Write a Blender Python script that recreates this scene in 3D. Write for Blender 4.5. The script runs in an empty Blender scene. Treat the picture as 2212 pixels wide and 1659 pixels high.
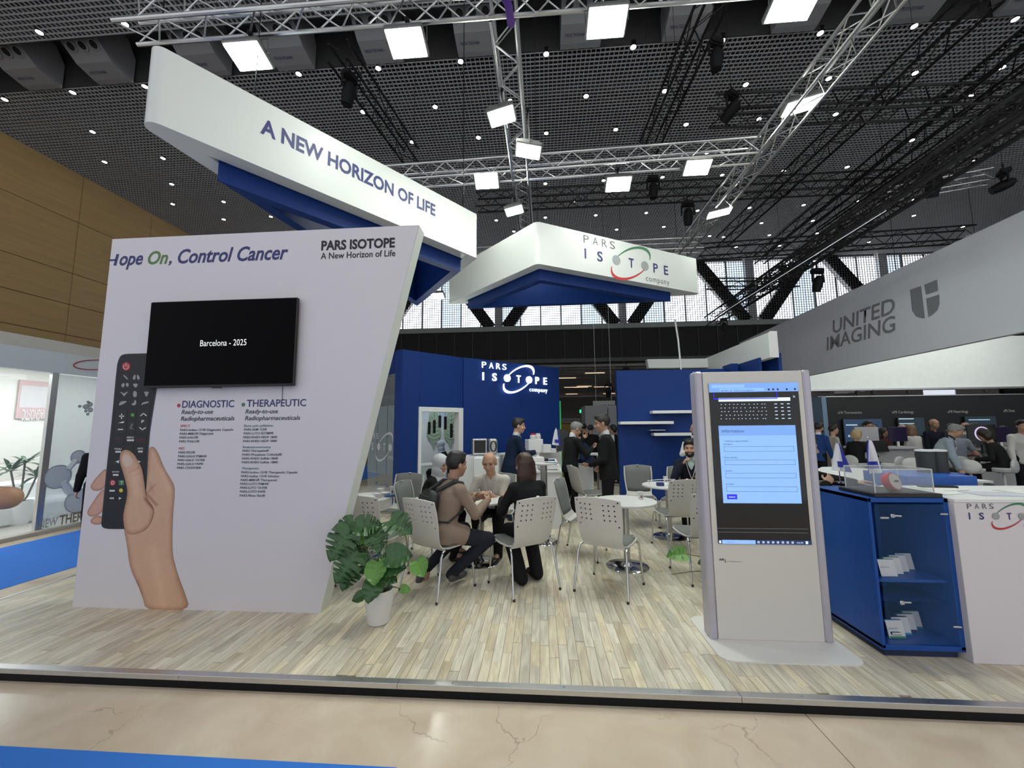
import bpy, bmesh, math, random
import numpy as np
from mathutils import Vector, Matrix
random.seed(7)
SC = bpy.context.scene
COL = SC.collection
# ------------------------------------------------------------------ camera
F = 850.; CX = 1106.; CY = 829.5; CAMH = 1.61
_p, _y, _r = math.radians(6.15), math.radians(4.12), math.radians(0.5)
FW = Vector((-math.sin(_y)*math.cos(_p), math.cos(_y)*math.cos(_p), math.sin(_p)))
_r0 = Vector((math.cos(_y), math.sin(_y), 0)); _u0 = _r0.cross(FW)
RT = _r0*math.cos(_r) - _u0*math.sin(_r); UP = _u0*math.cos(_r) + _r0*math.sin(_r)
cd = bpy.data.cameras.new('camera'); cam = bpy.data.objects.new('camera', cd); COL.objects.link(cam)
cd.sensor_fit = 'HORIZONTAL'; cd.sensor_width = 36; cd.lens = 36*F/2212; cd.clip_start = .05; cd.clip_end = 200
M = Matrix.Identity(4)
for i, v in enumerate((RT, UP, -FW)):
    for j in range(3): M[j][i] = v[j]
M[2][3] = CAMH
cam.matrix_world = M
SC.camera = cam
# ------------------------------------------------------------------ world, exposure
w = bpy.data.worlds.new('world'); SC.world = w; w.use_nodes = True
w.node_tree.nodes['Background'].inputs[0].default_value = (.93, .96, 1, 1)
WORLD = w.node_tree.nodes['Background'].inputs[1]; WORLD.default_value = .82
SC.view_settings.view_transform = 'Standard'; SC.view_settings.look = 'None'
SC.view_settings.gamma = 1; SC.view_settings.use_curve_mapping = False
SC.view_settings.exposure = 0.0
LAMP_STRENGTH = 86.; DAYLIGHT = 2.6
SC.cycles.max_bounces = 6; SC.cycles.diffuse_bounces = 3; SC.cycles.glossy_bounces = 3
SC.cycles.transparent_max_bounces = 8; SC.cycles.transmission_bounces = 4
SC.cycles.sample_clamp_indirect = 4
SC.cycles.use_adaptive_sampling = True; SC.cycles.adaptive_threshold = .05; SC.cycles.adaptive_min_samples = 16
try: SC.cycles.use_denoising = True
except Exception: pass

# ------------------------------------------------------------------ measuring helpers: a picture point on a plane of the hall
O = Vector((0, 0, CAMH))
def ray(u, v): return FW + RT*((u-CX)/F) - UP*((v-CY)/F)
def G(u, v, z=0.):
    d = ray(u, v); return O + d*((z-CAMH)/d.z)
def PY(u, v, y): d = ray(u, v); return O + d*(y/d.y)
def PX(u, v, x): d = ray(u, v); return O + d*(x/d.x)
def PV(u, v, A, B):
    n = Vector((-(B[1]-A[1]), B[0]-A[0])); d = ray(u, v)
    t = (n.x*A[0]+n.y*A[1])/(n.x*d.x+n.y*d.y); return O + d*t

# ------------------------------------------------------------------ materials
MATS = {}
def mat(name, col, rough=.5, metal=0., var=.05, scale=6., bump=0., emis=None, es=0., spec=.5, alpha=1., trans=0., stretch=None, coat=0.):
    if name in MATS: return MATS[name]
    m = bpy.data.materials.new(name); m.use_nodes = True; MATS[name] = m
    nt = m.node_tree; b = nt.nodes['Principled BSDF']
    b.inputs['Roughness'].default_value = rough; b.inputs['Metallic'].default_value = metal
    b.inputs['Specular IOR Level'].default_value = spec
    b.inputs['Coat Weight'].default_value = coat
    c = tuple(col)+(1,)
    if var > 0:
        tc = nt.nodes.new('ShaderNodeTexCoord'); mp = nt.nodes.new('ShaderNodeMapping')
        if stretch: mp.inputs['Scale'].default_value = stretch
        nz = nt.nodes.new('ShaderNodeTexNoise'); nz.inputs['Scale'].default_value = scale; nz.inputs['Detail'].default_value = 3
        mx = nt.nodes.new('ShaderNodeMix'); mx.data_type = 'RGBA'
        mx.inputs['A'].default_value = tuple(x*(1-var) for x in col)+(1,)
        mx.inputs['B'].default_value = tuple(min(1, x*(1+var)) for x in col)+(1,)
        nt.links.new(tc.outputs['Object'], mp.inputs[0]); nt.links.new(mp.outputs[0], nz.inputs['Vector'])
        nt.links.new(nz.outputs['Fac'], mx.inputs['Factor']); nt.links.new(mx.outputs['Result'], b.inputs['Base Color'])
        if bump > 0:
            bp = nt.nodes.new('ShaderNodeBump'); bp.inputs['Strength'].default_value = bump; bp.inputs['Distance'].default_value = .01
            nt.links.new(nz.outputs['Fac'], bp.inputs['Height']); nt.links.new(bp.outputs[0], b.inputs['Normal'])
    else: b.inputs['Base Color'].default_value = c
    if emis is not None:
        b.inputs['Emission Color'].default_value = tuple(emis)+(1,); b.inputs['Emission Strength'].default_value = es
    if trans > 0: b.inputs['Transmission Weight'].default_value = trans
    if alpha < 1: b.inputs['Alpha'].default_value = alpha
    m.diffuse_color = c
    return m
def emit(name, col, s, sample=True):
    m = mat(name, col, .4, var=0, emis=col, es=s)
    if not sample: m.cycles.emission_sampling = 'NONE'
    return m
def sheet_glass(name, tint, alpha, rough=.02):
    return mat(name, tint, rough, var=0, alpha=alpha, spec=.6)

WHITE = mat('white_laminate', (.80, .80, .79), .35, var=.015)
PRINT = mat('printed_white_panel', (.72, .68, .71), .55, var=.012)
WHITE_G = mat('white_gloss_fascia', (.72, .74, .71), .42, var=.01, scale=.8, coat=.1)
BLUE = mat('navy_blue_panel', (.008, .036, .185), .45, var=.06, scale=1.2, spec=.22)
BLUE2 = mat('royal_blue_cabinet', (.012, .075, .33), .4, var=.05, scale=2, spec=.25)
NAVYINK = mat('navy_ink', (.030, .035, .16), .5, var=.03)
BLACK = mat('black_plastic', (.012, .012, .013), .4, var=.1)
BLACKM = mat('black_matt_metal', (.008, .008, .009), .6, var=.1, spec=.2)
ALU = mat('aluminium', (.62, .62, .62), .32, 1., var=.06, scale=20)
CHROME = mat('chrome', (.62, .62, .63), .12, 1., var=.03)
STEEL = mat('brushed_steel', (.5, .49, .47), .24, 1., var=.08, scale=60, stretch=(1, 1, .05))
GREYFAB = mat('grey_fabric', (.17, .175, .17), .9, var=.12, scale=180, bump=.15)
SHELL = mat('chair_shell', (.60, .58, .54), .42, var=.015)
CHWHITE = mat('chair_white', (.74, .74, .72), .35, var=.015)
PAPER = mat('paper', (.78, .78, .76), .7, var=.03)
GREYINK = mat('grey_ink', (.13, .14, .14), .5, var=.03)
REDINK = mat('red_ink', (.50, .03, .04), .5, var=.03)
GREENINK = mat('green_ink', (.04, .20, .08), .5, var=.03)

# ------------------------------------------------------------------ mesh builder
class MB:
    def __init__(s): s.v = []; s.f = []; s.mi = []; s.sm = []
    def add(s, vs, fs, mi=0, smooth=False):
        n = len(s.v); s.v += [tuple(v) for v in vs]; s.f += [tuple(i+n for i in f) for f in fs]
        s.mi += [mi]*len(fs); s.sm += [smooth]*len(fs); return s
    def box(s, c, size, rz=0., b=0., mi=0, R=None):
        hx, hy, hz = size[0]/2, size[1]/2, size[2]/2
        if R is None: R = Matrix.Rotation(rz, 3, 'Z')
        c = Vector(c)
        if b <= 0:
            vs = [R @ Vector((x*hx, y*hy, z*hz)) + c for x in (-1, 1) for y in (-1, 1) for z in (-1, 1)]
            fs = [(0, 1, 3, 2), (4, 6, 7, 5), (0, 4, 5, 1), (2, 3, 7, 6), (0, 2, 6, 4), (1, 5, 7, 3)]
            return s.add(vs, fs, mi)
        b = min(b, hx*.9, hy*.9, hz*.9)
        bm = bmesh.new()
        for x in (-1, 1):
            for y in (-1, 1):
                for z in (-1, 1):
                    for k in range(3):
                        p = Vector((x*(hx-(0 if k == 0 else b)), y*(hy-(0 if k == 1 else b)), z*(hz-(0 if k == 2 else b))))
                        bm.verts.new(p)
        r = bmesh.ops.convex_hull(bm, input=bm.verts)
        bmesh.ops.dissolve_limit(bm, angle_limit=.02, verts=bm.verts, edges=bm.edges)
        bm.verts.ensure_lookup_table()
        for i, v in enumerate(bm.verts): v.index = i
        vs = [R @ v.co + c for v in bm.verts]; fs = [[v.index for v in f.verts] for f in bm.faces]
        bm.free(); return s.add(vs, fs, mi)
    def box2(s, lo, hi, b=0., mi=0):
        return s.box([(a+c)/2 for a, c in zip(lo, hi)], [abs(c-a) for a, c in zip(lo, hi)], 0, b, mi)
    def tube(s, pts, r, n=10, mi=0, cap=True, smooth=True, closed=False):
        pts = [Vector(p) for p in pts]; m = len(pts)
        rs = r if isinstance(r, (list, tuple)) else [r]*m
        prev = None; rings = []
        for i, p in enumerate(pts):
            if closed: t = pts[(i+1) % m]-pts[i-1]
            else: t = (pts[min(i+1, m-1)]-pts[max(i-1, 0)])
            t.normalize()
            if prev is None:
                a = Vector((0, 0, 1)) if abs(t.z) < .9 else Vector((1, 0, 0)); e = t.cross(a).normalized()
            else:
                e = (prev - t*prev.dot(t)).normalized()
            prev = e; g = t.cross(e)
            rings.append([p + (e*math.cos(2*math.pi*k/n)+g*math.sin(2*math.pi*k/n))*rs[i] for k in range(n)])
        vs = [q for R_ in rings for q in R_]; fs = []
        L = m if closed else m-1
        for i in range(L):
            j = (i+1) % m
            for k in range(n): fs.append((i*n+k, i*n+(k+1) % n, j*n+(k+1) % n, j*n+k))
        s.add(vs, fs, mi, smooth)
        if cap and not closed:
            b0 = len(s.v)-len(vs)
            s.f += [tuple(b0+k for k in reversed(range(n))), tuple(b0+(m-1)*n+k for k in range(n))]; s.mi += [mi]*2; s.sm += [False]*2
        return s
    def lathe(s, prof, c=(0, 0, 0), n=24, mi=0, smooth=True, cap=True, M3=None):
        c = Vector(c); vs = []
        for r, z in prof:
            for k in range(n):
                p = Vector((r*math.cos(2*math.pi*k/n), r*math.sin(2*math.pi*k/n), z))
                if M3 is not None: p = M3 @ p
                vs.append(p+c)
        fs = [(i*n+k, i*n+(k+1) % n, (i+1)*n+(k+1) % n, (i+1)*n+k) for i in range(len(prof)-1) for k in range(n)]
        s.add(vs, fs, mi, smooth)
        if cap:
            b0 = len(s.v)-len(vs); m = len(prof)
            if prof[0][0] > 1e-4: s.f.append(tuple(b0+k for k in reversed(range(n)))); s.mi.append(mi); s.sm.append(False)
            if prof[-1][0] > 1e-4: s.f.append(tuple(b0+(m-1)*n+k for k in range(n))); s.mi.append(mi); s.sm.append(False)
        return s
    def prism(s, poly, z0, z1, mi=0, M4=None):
        n = len(poly); vs = [Vector((x, y, z0)) for x, y in poly]+[Vector((x, y, z1)) for x, y in poly]
        if M4 is not None: vs = [M4 @ v for v in vs]
        fs = [tuple(reversed(range(n))), tuple(range(n, 2*n))]+[(i, (i+1) % n, n+(i+1) % n, n+i) for i in range(n)]
        return s.add(vs, fs, mi)
    def quad(s, a, b, c, d, mi=0): return s.add([a, b, c, d], [(0, 1, 2, 3)], mi)
    def slab(s, a, b, c, d, t, mi=0):
        # thick quad: a,b,c,d corners, thickness along the (a,b,c) normal backwards
        a, b, c, d = map(Vector, (a, b, c, d)); n = (b-a).cross(d-a).normalized()*t
        return s.add([a, b, c, d, a-n, b-n, c-n, d-n], [(0, 1, 2, 3), (7, 6, 5, 4), (0, 4, 5, 1), (1, 5, 6, 2), (2, 6, 7, 3), (3, 7, 4, 0)], mi)
    def mesh(s, name):
        me = bpy.data.meshes.new(name); me.from_pydata(s.v, [], s.f)
        me.polygons.foreach_set('use_smooth', s.sm); me.polygons.foreach_set('material_index', s.mi)
        me.validate(); me.update()
        if any(s.sm): me.set_sharp_from_angle(angle=math.radians(40))
        return me
    def build(s, name, m, parent=None, **kw):
        me = s.mesh(name)
        for x in (m if isinstance(m, (list, tuple)) else [m]): me.materials.append(x)
        return put(name, me, parent, **kw)
def put(name, me, parent=None, label=None, cat=None, group=None, kind=None, loc=None, rz=None):
    o = bpy.data.objects.new(name, me); COL.objects.link(o)
    if parent: o.parent = parent
    if label: o['label'] = label
    if cat: o['category'] = cat
    if group: o['group'] = group
    if kind: o['kind'] = kind
    if loc is not None: o.location = loc
    if rz is not None: o.rotation_euler = (0, 0, rz)
    return o
def thing(name, label, cat, loc=(0, 0, 0), rz=0., group=None, kind=None):
    return put(name, None, None, label, cat, group, kind, loc, rz)
def copy_tree(o, parent=None, label=None, group=None, loc=None, rz=None):
    c = o.copy(); COL.objects.link(c)
    if parent: c.parent = parent
    for ch in list(o.children): copy_tree(ch, c)
    if label: c['label'] = label
    if group: c['group'] = group
    if loc is not None: c.location = loc
    if rz is not None: c.rotation_euler = (0, 0, rz)
    return c
def mesh_obj(name, vs, fs, m, parent=None, smooth=True, **kw):
    me = bpy.data.meshes.new(name); me.from_pydata(vs, [], fs)
    me.polygons.foreach_set('use_smooth', [smooth]*len(fs)); me.update()
    me.materials.append(m); return put(name, me, parent, **kw)

# ------------------------------------------------------------------ lettering
_tc = {}
def text_mesh(body, bold=0., shear=0., spacing=1., ext=.0, res=3):
    key = (body, bold, shear, spacing, ext, res)
    if key in _tc: return _tc[key]
    cu = bpy.data.curves.new('t', 'FONT'); cu.body = body
    cu.offset = bold; cu.shear = shear
    cu.space_character = spacing; cu.extrude = ext; cu.resolution_u = res; cu.fill_mode = 'BOTH' if ext > 0 else 'FRONT'
    ob = bpy.data.objects.new('t', cu); me = bpy.data.meshes.new_from_object(ob)
    bpy.data.objects.remove(ob); bpy.data.curves.remove(cu)
    n = len(me.vertices); co = np.empty(n*3); me.vertices.foreach_get('co', co); co = co.reshape(-1, 3)
    _tc[key] = (me, co); return me, co
CAP = max(v.co.y for v in text_mesh('H')[0].vertices)
def text(body, P0, P1, h, m, parent, n=None, bold=0., shear=0., spacing=1., ext=.0, name='lettering', off=.002, fit=True):
    """letters from P0 to P1 (baseline), cap height h, on the plane with normal n (default: vertical plane facing the viewer)"""
    me0, co = text_mesh(body, bold, shear, spacing, ext)
    P0 = Vector(P0); P1 = Vector(P1); X = (P1-P0); W = X.length; X.normalize()
    if n is None: n = X.cross(Vector((0, 0, 1))).normalized()
    Y = n.cross(X).normalized()
    sy = h/CAP; x0 = co[:, 0].min(); sx = W/(co[:, 0].max()-x0) if fit else sy
    me = me0.copy(); me.name = name
    zs = sy
    q = np.outer((co[:, 0]-x0)*sx, X)+np.outer(co[:, 1]*sy, Y)+np.outer(co[:, 2]*zs+off, n)+np.array(P0)
    me.vertices.foreach_set('co', q.ravel()); me.update(); me.materials.clear(); me.materials.append(m)
    return put(name, me, parent)
def logo(P0, X, W, parent, cols, ext=0., off=.003, n=None, skip=()):
    """company mark: two lines of letters, two balls and an orbit; P0 = left end of the middle line, W = width"""
    P0 = Vector(P0); X = Vector(X).normalized()
    if n is None: n = X.cross(Vector((0, 0, 1))).normalized()
    Y = n.cross(X).normalized(); at = lambda x, y: P0+X*(x*W)+Y*(y*W)
    cg, cb, cr, cgn, cball, cc = cols
    def let(t, x, y, h, w_, m, b): text(t, at(x-w_/2, y-h/2), at(x+w_/2, y-h/2), h*W, m, parent, n=n, bold=b, ext=ext, off=off)
    for t, x in zip('PARS', (.025, .125, .225, .315)): let(t, x, .135, .072, .058, cg, .0)
    for t, x, w_ in (('I', .012, .018), ('S', .17, .062), ('T', .53, .062), ('P', .83, .06), ('E', .965, .055)):
        if t not in skip: let(t, x, 0, .088, w_, cb, .02)
    if 'company' not in skip: text('company', at(.70, -.145), at(1.0, -.145), .055*W, cc, parent, n=n, ext=ext, off=off, spacing=1.15)
    a, b, ph, cx = .265, .125, math.radians(31), .53
    for (t0, t1, m, wmax) in ((-.02, 1., cgn, .016), (0, 1, cr, .016)):
        mb = MB(); N = 28
        th0, th1 = (math.radians(128), math.radians(-28)) if m is cgn or (cgn is cr and t0 < 0) else (math.radians(-52-180+360-360+0), 0)
        if not (t0 < 0): th0, th1 = math.radians(152), math.radians(308)
        vs = []; 
        for i in range(N+1):
            s_ = i/N; th = th0+(th1-th0)*s_; wd = .004+wmax*math.sin(math.pi*min(1, max(0, s_)))**1.2*.75
            c_, s2 = math.cos(th), math.sin(th)
            for rr in (1-wd/.2/1, 1+wd/.2/1):
                ex, ey = a*c_*rr, b*s2*rr
                p = at(cx+ex*math.cos(ph)-ey*math.sin(ph), ex*math.sin(ph)+ey*math.cos(ph))
                vs.append(p+n*off)
                if ext > 0: vs.append(p+n*(off+ext*W*.3))
        k = 4 if ext > 0 else 2; fs = []
        for i in range(N):
            o = i*k
            if k == 2: fs.append((o, o+2, o+3, o+1))
            else: fs += [(o+1, o+5, o+7, o+3), (o, o+1, o+5, o+4)[::-1], (o+2, o+6, o+7, o+3)[::-1]]
        mb.add(vs, fs); mb.build('orbit_ring', m, parent)
    for x in (.355, .695):
        c = at(x, 0); mb = MB(); M3 = Matrix((X, Y, n)).transposed()
        mb.lathe([(.046*W, 0), (.046*W, .004+ext*W*.3), (.0, .006+ext*W*.3)], c+n*off*.5, 20, M3=M3); mb.build('ball_mark', cball, parent)
# ------------------------------------------------------------------ soft bodies: distance fields turned into one smooth surface
def axis(lo, hi, fine, res, fres):
    xs = [lo]
    while xs[-1] < hi:
        x = xs[-1]; st = fres if any(a-.01 < x < b for a, b in fine) else res
        for a, b in fine:
            if x < a < x+st: st = max(fres, a-x)
        xs.append(x+st)
    return np.array(xs, dtype=np.float32)
class Field:
    def __init__(s, lo, hi, res=.012, fres=None, zones=()):
        fres = fres or res
        s.ax = [axis(lo[i], hi[i], [(c[i]-r, c[i]+r) for c, r in zones], res, fres) for i in range(3)]
        s.F = np.full([len(a) for a in s.ax], 1., dtype=np.float32); s.res = res
    def sub(s, lo, hi, pad):
        sl = []
        for i in range(3):
            a = np.searchsorted(s.ax[i], lo[i]-pad); b = np.searchsorted(s.ax[i], hi[i]+pad)
            sl.append(slice(max(0, a), max(a+1, b)))
        X = s.ax[0][sl[0]][:, None, None]; Y = s.ax[1][sl[1]][None, :, None]; Z = s.ax[2][sl[2]][None, None, :]
        return tuple(sl), X, Y, Z
    def comb(s, sl, d, k, op):
        A = s.F[sl]
        if A.size == 0: return
        if op == 'u':
            h = np.clip(.5+.5*(A-d)/k, 0, 1); s.F[sl] = A*(1-h)+d*h-k*h*(1-h)
        else:
            h = np.clip(.5-.5*(A+d)/k, 0, 1); s.F[sl] = A*(1-h)-d*h+k*h*(1-h)
    def cone(s, a, b, ra, rb, k=.015, op='u'):
        a = np.array(a, dtype=np.float32); b = np.array(b, dtype=np.float32); R = max(ra, rb)
        sl, X, Y, Z = s.sub(np.minimum(a, b)-R, np.maximum(a, b)+R, k+s.res*2)
        ab = b-a; L = float(ab @ ab)+1e-9
        t = np.clip(((X-a[0])*ab[0]+(Y-a[1])*ab[1]+(Z-a[2])*ab[2])/L, 0, 1)
        d = np.sqrt((X-a[0]-ab[0]*t)**2+(Y-a[1]-ab[1]*t)**2+(Z-a[2]-ab[2]*t)**2)-(ra+(rb-ra)*t)
        s.comb(sl, d, k, op)
    def ell(s, c, r, R=None, k=.015, op='u'):
        c = np.array(c, dtype=np.float32); m = max(r)
        sl, X, Y, Z = s.sub(c-m, c+m, k+s.res*2)
        x, y, z = X-c[0], Y-c[1], Z-c[2]
        if R is not None:
            x, y, z = (R[0, 0]*x+R[1, 0]*y+R[2, 0]*z, R[0, 1]*x+R[1, 1]*y+R[2, 1]*z, R[0, 2]*x+R[1, 2]*y+R[2, 2]*z)
        k0 = np.sqrt((x/r[0])**2+(y/r[1])**2+(z/r[2])**2); k1 = np.sqrt((x/r[0]**2)**2+(y/r[1]**2)**2+(z/r[2]**2)**2)+1e-6
        s.comb(sl, k0*(k0-1)/k1, k, op)
    def loft(s, a, b, side, st, k=.02, op='u', rnd=.02):
        """elliptic column from a to b; st = [(t, rx, ry, forward offset)]"""
        a = np.array(a, dtype=np.float32); b = np.array(b, dtype=np.float32); ax = b-a; L = np.linalg.norm(ax); ax = ax/L
        sd = np.array(side, dtype=np.float32); sd = sd-ax*(sd @ ax); sd /= np.linalg.norm(sd); fw = np.cross(ax, sd)
        R = max(max(q[1], q[2]) for q in st)+.05; e0 = a+ax*L*st[0][0]; e1 = a+ax*L*st[-1][0]
        sl, X, Y, Z = s.sub(np.minimum(e0, e1)-R, np.maximum(e0, e1)+R, k)
        x, y, z = X-a[0], Y-a[1], Z-a[2]
        t = (x*ax[0]+y*ax[1]+z*ax[2])/L; u = x*sd[0]+y*sd[1]+z*sd[2]; v = x*fw[0]+y*fw[1]+z*fw[2]
        T = [q[0] for q in st]; rx = np.interp(t, T, [q[1] for q in st]); ry = np.interp(t, T, [q[2] for q in st]); of = np.interp(t, T, [q[3] for q in st])
        d = (np.sqrt((u/rx)**2+((v-of)/ry)**2)-1)*np.minimum(rx, ry)
        e = np.maximum(T[0]-t, t-T[-1])*L
        d = np.minimum(np.maximum(d+rnd, e+rnd), 0)+np.sqrt(np.maximum(d+rnd, 0)**2+np.maximum(e+rnd, 0)**2)-rnd
        s.comb(sl, d.astype(np.float32), k, op)
    def cut(s, p, n):
        """remove the half space in front of the plane"""
        X = s.ax[0][:, None, None]; Y = s.ax[1][None, :, None]; Z = s.ax[2][None, None, :]
        d = (X-p[0])*n[0]+(Y-p[1])*n[1]+(Z-p[2])*n[2]; s.F = np.maximum(s.F, d.astype(np.float32))
    def surf(s):
        F = s.F; F[0] = F[-1] = 1; F[:, 0] = F[:, -1] = 1; F[:, :, 0] = F[:, :, -1] = 1
        S = F < 0; n = np.array(F.shape)-1
        c = np.zeros(n, dtype=np.uint8)
        for i in (0, 1):
            for j in (0, 1):
                for k in (0, 1): c += S[i:n[0]+i, j:n[1]+j, k:n[2]+k]
        act = (c > 0) & (c < 8); I, J, K = np.nonzero(act); N = len(I)
        if N == 0: return np.zeros((0, 3)), []
        idx = np.full(n, -1, dtype=np.int64); idx[I, J, K] = np.arange(N)
        val = {}; 
        for i in (0, 1):
            for j in (0, 1):
                for k in (0, 1): val[i, j, k] = F[I+i, J+j, K+k]
        acc = np.zeros((N, 3)); cnt = np.zeros(N)
        for a in range(3):
            o = [q for q in range(3) if q != a]
            for p in (0, 1):
                for q in (0, 1):
                    c0 = [0]*3; c0[o[0]] = p; c0[o[1]] = q; c1 = list(c0); c1[a] = 1
                    v0, v1 = val[tuple(c0)], val[tuple(c1)]; m = (v0 < 0) != (v1 < 0)
                    t = np.where(m, v0/np.where(m, v0-v1, 1), 0)
                    pos = np.empty((N, 3)); pos[:, o[0]] = p; pos[:, o[1]] = q; pos[:, a] = t
                    acc[m] += pos[m]; cnt[m] += 1
        acc /= cnt[:, None]; V = np.empty((N, 3))
        for a, ii in enumerate((I, J, K)):
            x = s.ax[a]; V[:, a] = x[ii]+(x[ii+1]-x[ii])*acc[:, a]
        fs = []
        for a in range(3):
            b, c_ = (a+1) % 3, (a+2) % 3
            s0 = [slice(None)]*3; s1 = [slice(None)]*3
            s0[a] = slice(0, -1); s1[a] = slice(1, None)
            D0, D1 = S[tuple(s0)], S[tuple(s1)]; ch = np.nonzero(D0 != D1)
            ch = [q for q in ch]; ok = (ch[b] > 0) & (ch[c_] > 0) & (ch[b] < n[b]) & (ch[c_] < n[c_]); ch = [q[ok] for q in ch]
            def cell(db, dc):
                q = list(ch); q[b] = q[b]+db; q[c_] = q[c_]+dc; return idx[q[0], q[1], q[2]]
            Q = np.stack([cell(-1, -1), cell(0, -1), cell(0, 0), cell(-1, 0)], 1)
            inn = D0[ch[0], ch[1], ch[2]]
            Q[~inn] = Q[~inn][:, ::-1]; fs.append(Q)
        return V, np.concatenate(fs)
    def build(s, name, m, parent, **kw):
        V, Q = s.surf()
        if len(V) == 0: return None
        # one smoothing pass keeps the facets of the grid out of the silhouette
        A = np.zeros_like(V); Cn = np.zeros(len(V))
        for i in range(4):
            j = (i+1) % 4; np.add.at(A, Q[:, i], V[Q[:, j]]); np.add.at(Cn, Q[:, i], 1); np.add.at(A, Q[:, j], V[Q[:, i]]); np.add.at(Cn, Q[:, j], 1)
        V = V*.55+.45*A/np.maximum(Cn, 1)[:, None]
        me = bpy.data.meshes.new(name); me.vertices.add(len(V)); me.vertices.foreach_set('co', V.astype(np.float32).ravel())
        me.loops.add(Q.size); me.loops.foreach_set('vertex_index', Q.ravel().astype(np.int32))
        me.polygons.add(len(Q)); me.polygons.foreach_set('loop_start', np.arange(0, Q.size, 4, dtype=np.int32))
        me.polygons.foreach_set('use_smooth', np.ones(len(Q), dtype=bool)); me.update(calc_edges=True); me.validate()
        me.materials.append(m); return put(name, me, parent, **kw)

V3 = lambda *a: np.array(a, dtype=float)
def nrm(v): return v/(np.linalg.norm(v)+1e-9)
def rotm(yaw, pitch, roll=0):
    """local frame: x side, y forward, z up"""
    return np.array(Matrix.Rotation(math.radians(yaw), 3, 'Z') @ Matrix.Rotation(math.radians(pitch), 3, 'X') @ Matrix.Rotation(math.radians(roll), 3, 'Y'))
def ik(S, W, L1, L2, pole):
    d = W-S; D = np.linalg.norm(d); 
    if D > (L1+L2)*.995: W = S+d/D*(L1+L2)*.995; d = W-S; D = np.linalg.norm(d)
    u = d/D; a = (L1*L1-L2*L2+D*D)/(2*D); h = math.sqrt(max(0, L1*L1-a*a)); p = pole-u*(pole @ u)
    return S+u*a+nrm(p)*h, W
SKIN = {'light': mat('skin_light', (.56, .33, .23), .5, var=.06, scale=25), 'tan': mat('skin_tan', (.42, .235, .15), .5, var=.06, scale=25),
        'olive': mat('skin_olive', (.47, .27, .18), .48, var=.06, scale=25)}
EYE = mat('eye', (.03, .02, .015), .2, var=0)
MOUTH = mat('mouth', (.30, .10, .08), .5, var=.05)
def cloth(name, c, rough=.85): return mat(name, c, rough, var=.09, scale=60, bump=.12, spec=.15)
HAIRM = {'black': mat('hair_black', (.012, .010, .009), .45, var=.3, scale=60, stretch=(1, 1, .2)), 'brown': mat('hair_brown', (.045, .020, .012), .4, var=.3, scale=60, stretch=(1, 1, .1)),
         'grey': mat('hair_grey', (.22, .22, .22), .5, var=.25, scale=60), 'blonde': mat('hair_blonde', (.42, .31, .17), .5, var=.2, scale=60, stretch=(1, 1, .2)),
         'dark': mat('hair_dark', (.02, .015, .012), .5, var=.3, scale=60), 'sandy': mat('hair_sandy', (.2, .12, .06), .5, var=.2, scale=60)}
def hand(f, Wr, d, nrmal, side, curl=25, k=.008, s=1.):
    """palm, four unequal bent fingers and a thumb; d = direction of the fingers, nrmal = direction the palm faces, side = +1/-1 thumb side"""
    d = nrm(d); n = nrm(nrmal-d*(nrmal @ d)); sd = np.cross(d, n)*side
    R = np.stack([sd, d, n], 1)
    f.ell(Wr+d*.048*s, (.040*s, .056*s, .017*s), R, k=.012)
    for i, (o, L) in enumerate(((.028, .92), (.010, 1.), (-.010, .94), (-.027, .76))):
        b = Wr+d*(.088-.004*abs(i-1))*s+sd*o*s; c = math.radians(curl+i*4); d1 = d*math.cos(c)+n*math.sin(c)+sd*o*1.5; m = b+nrm(d1)*.042*L*s
        c2 = math.radians(curl*2.1+i*5); d2 = d*math.cos(c2)+n*math.sin(c2); e = m+nrm(d2)*.034*L*s
        f.cone(b-d*.02, b, .010*s, .0095*s, k=k); f.cone(b, m, .0098*s, .0088*s, k=.004); f.cone(m, e, .0088*s, .0072*s, k=.004)
    b = Wr+d*.025*s+sd*.030*s; m = b+nrm(d*.6+sd*.7+n*.35)*.040*s; e = m+nrm(d*.9+sd*.15+n*.4)*.032*s
    f.cone(b, m, .013*s, .0105*s, k=.008); f.cone(m, e, .0105*s, .0085*s, k=.004)
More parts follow.
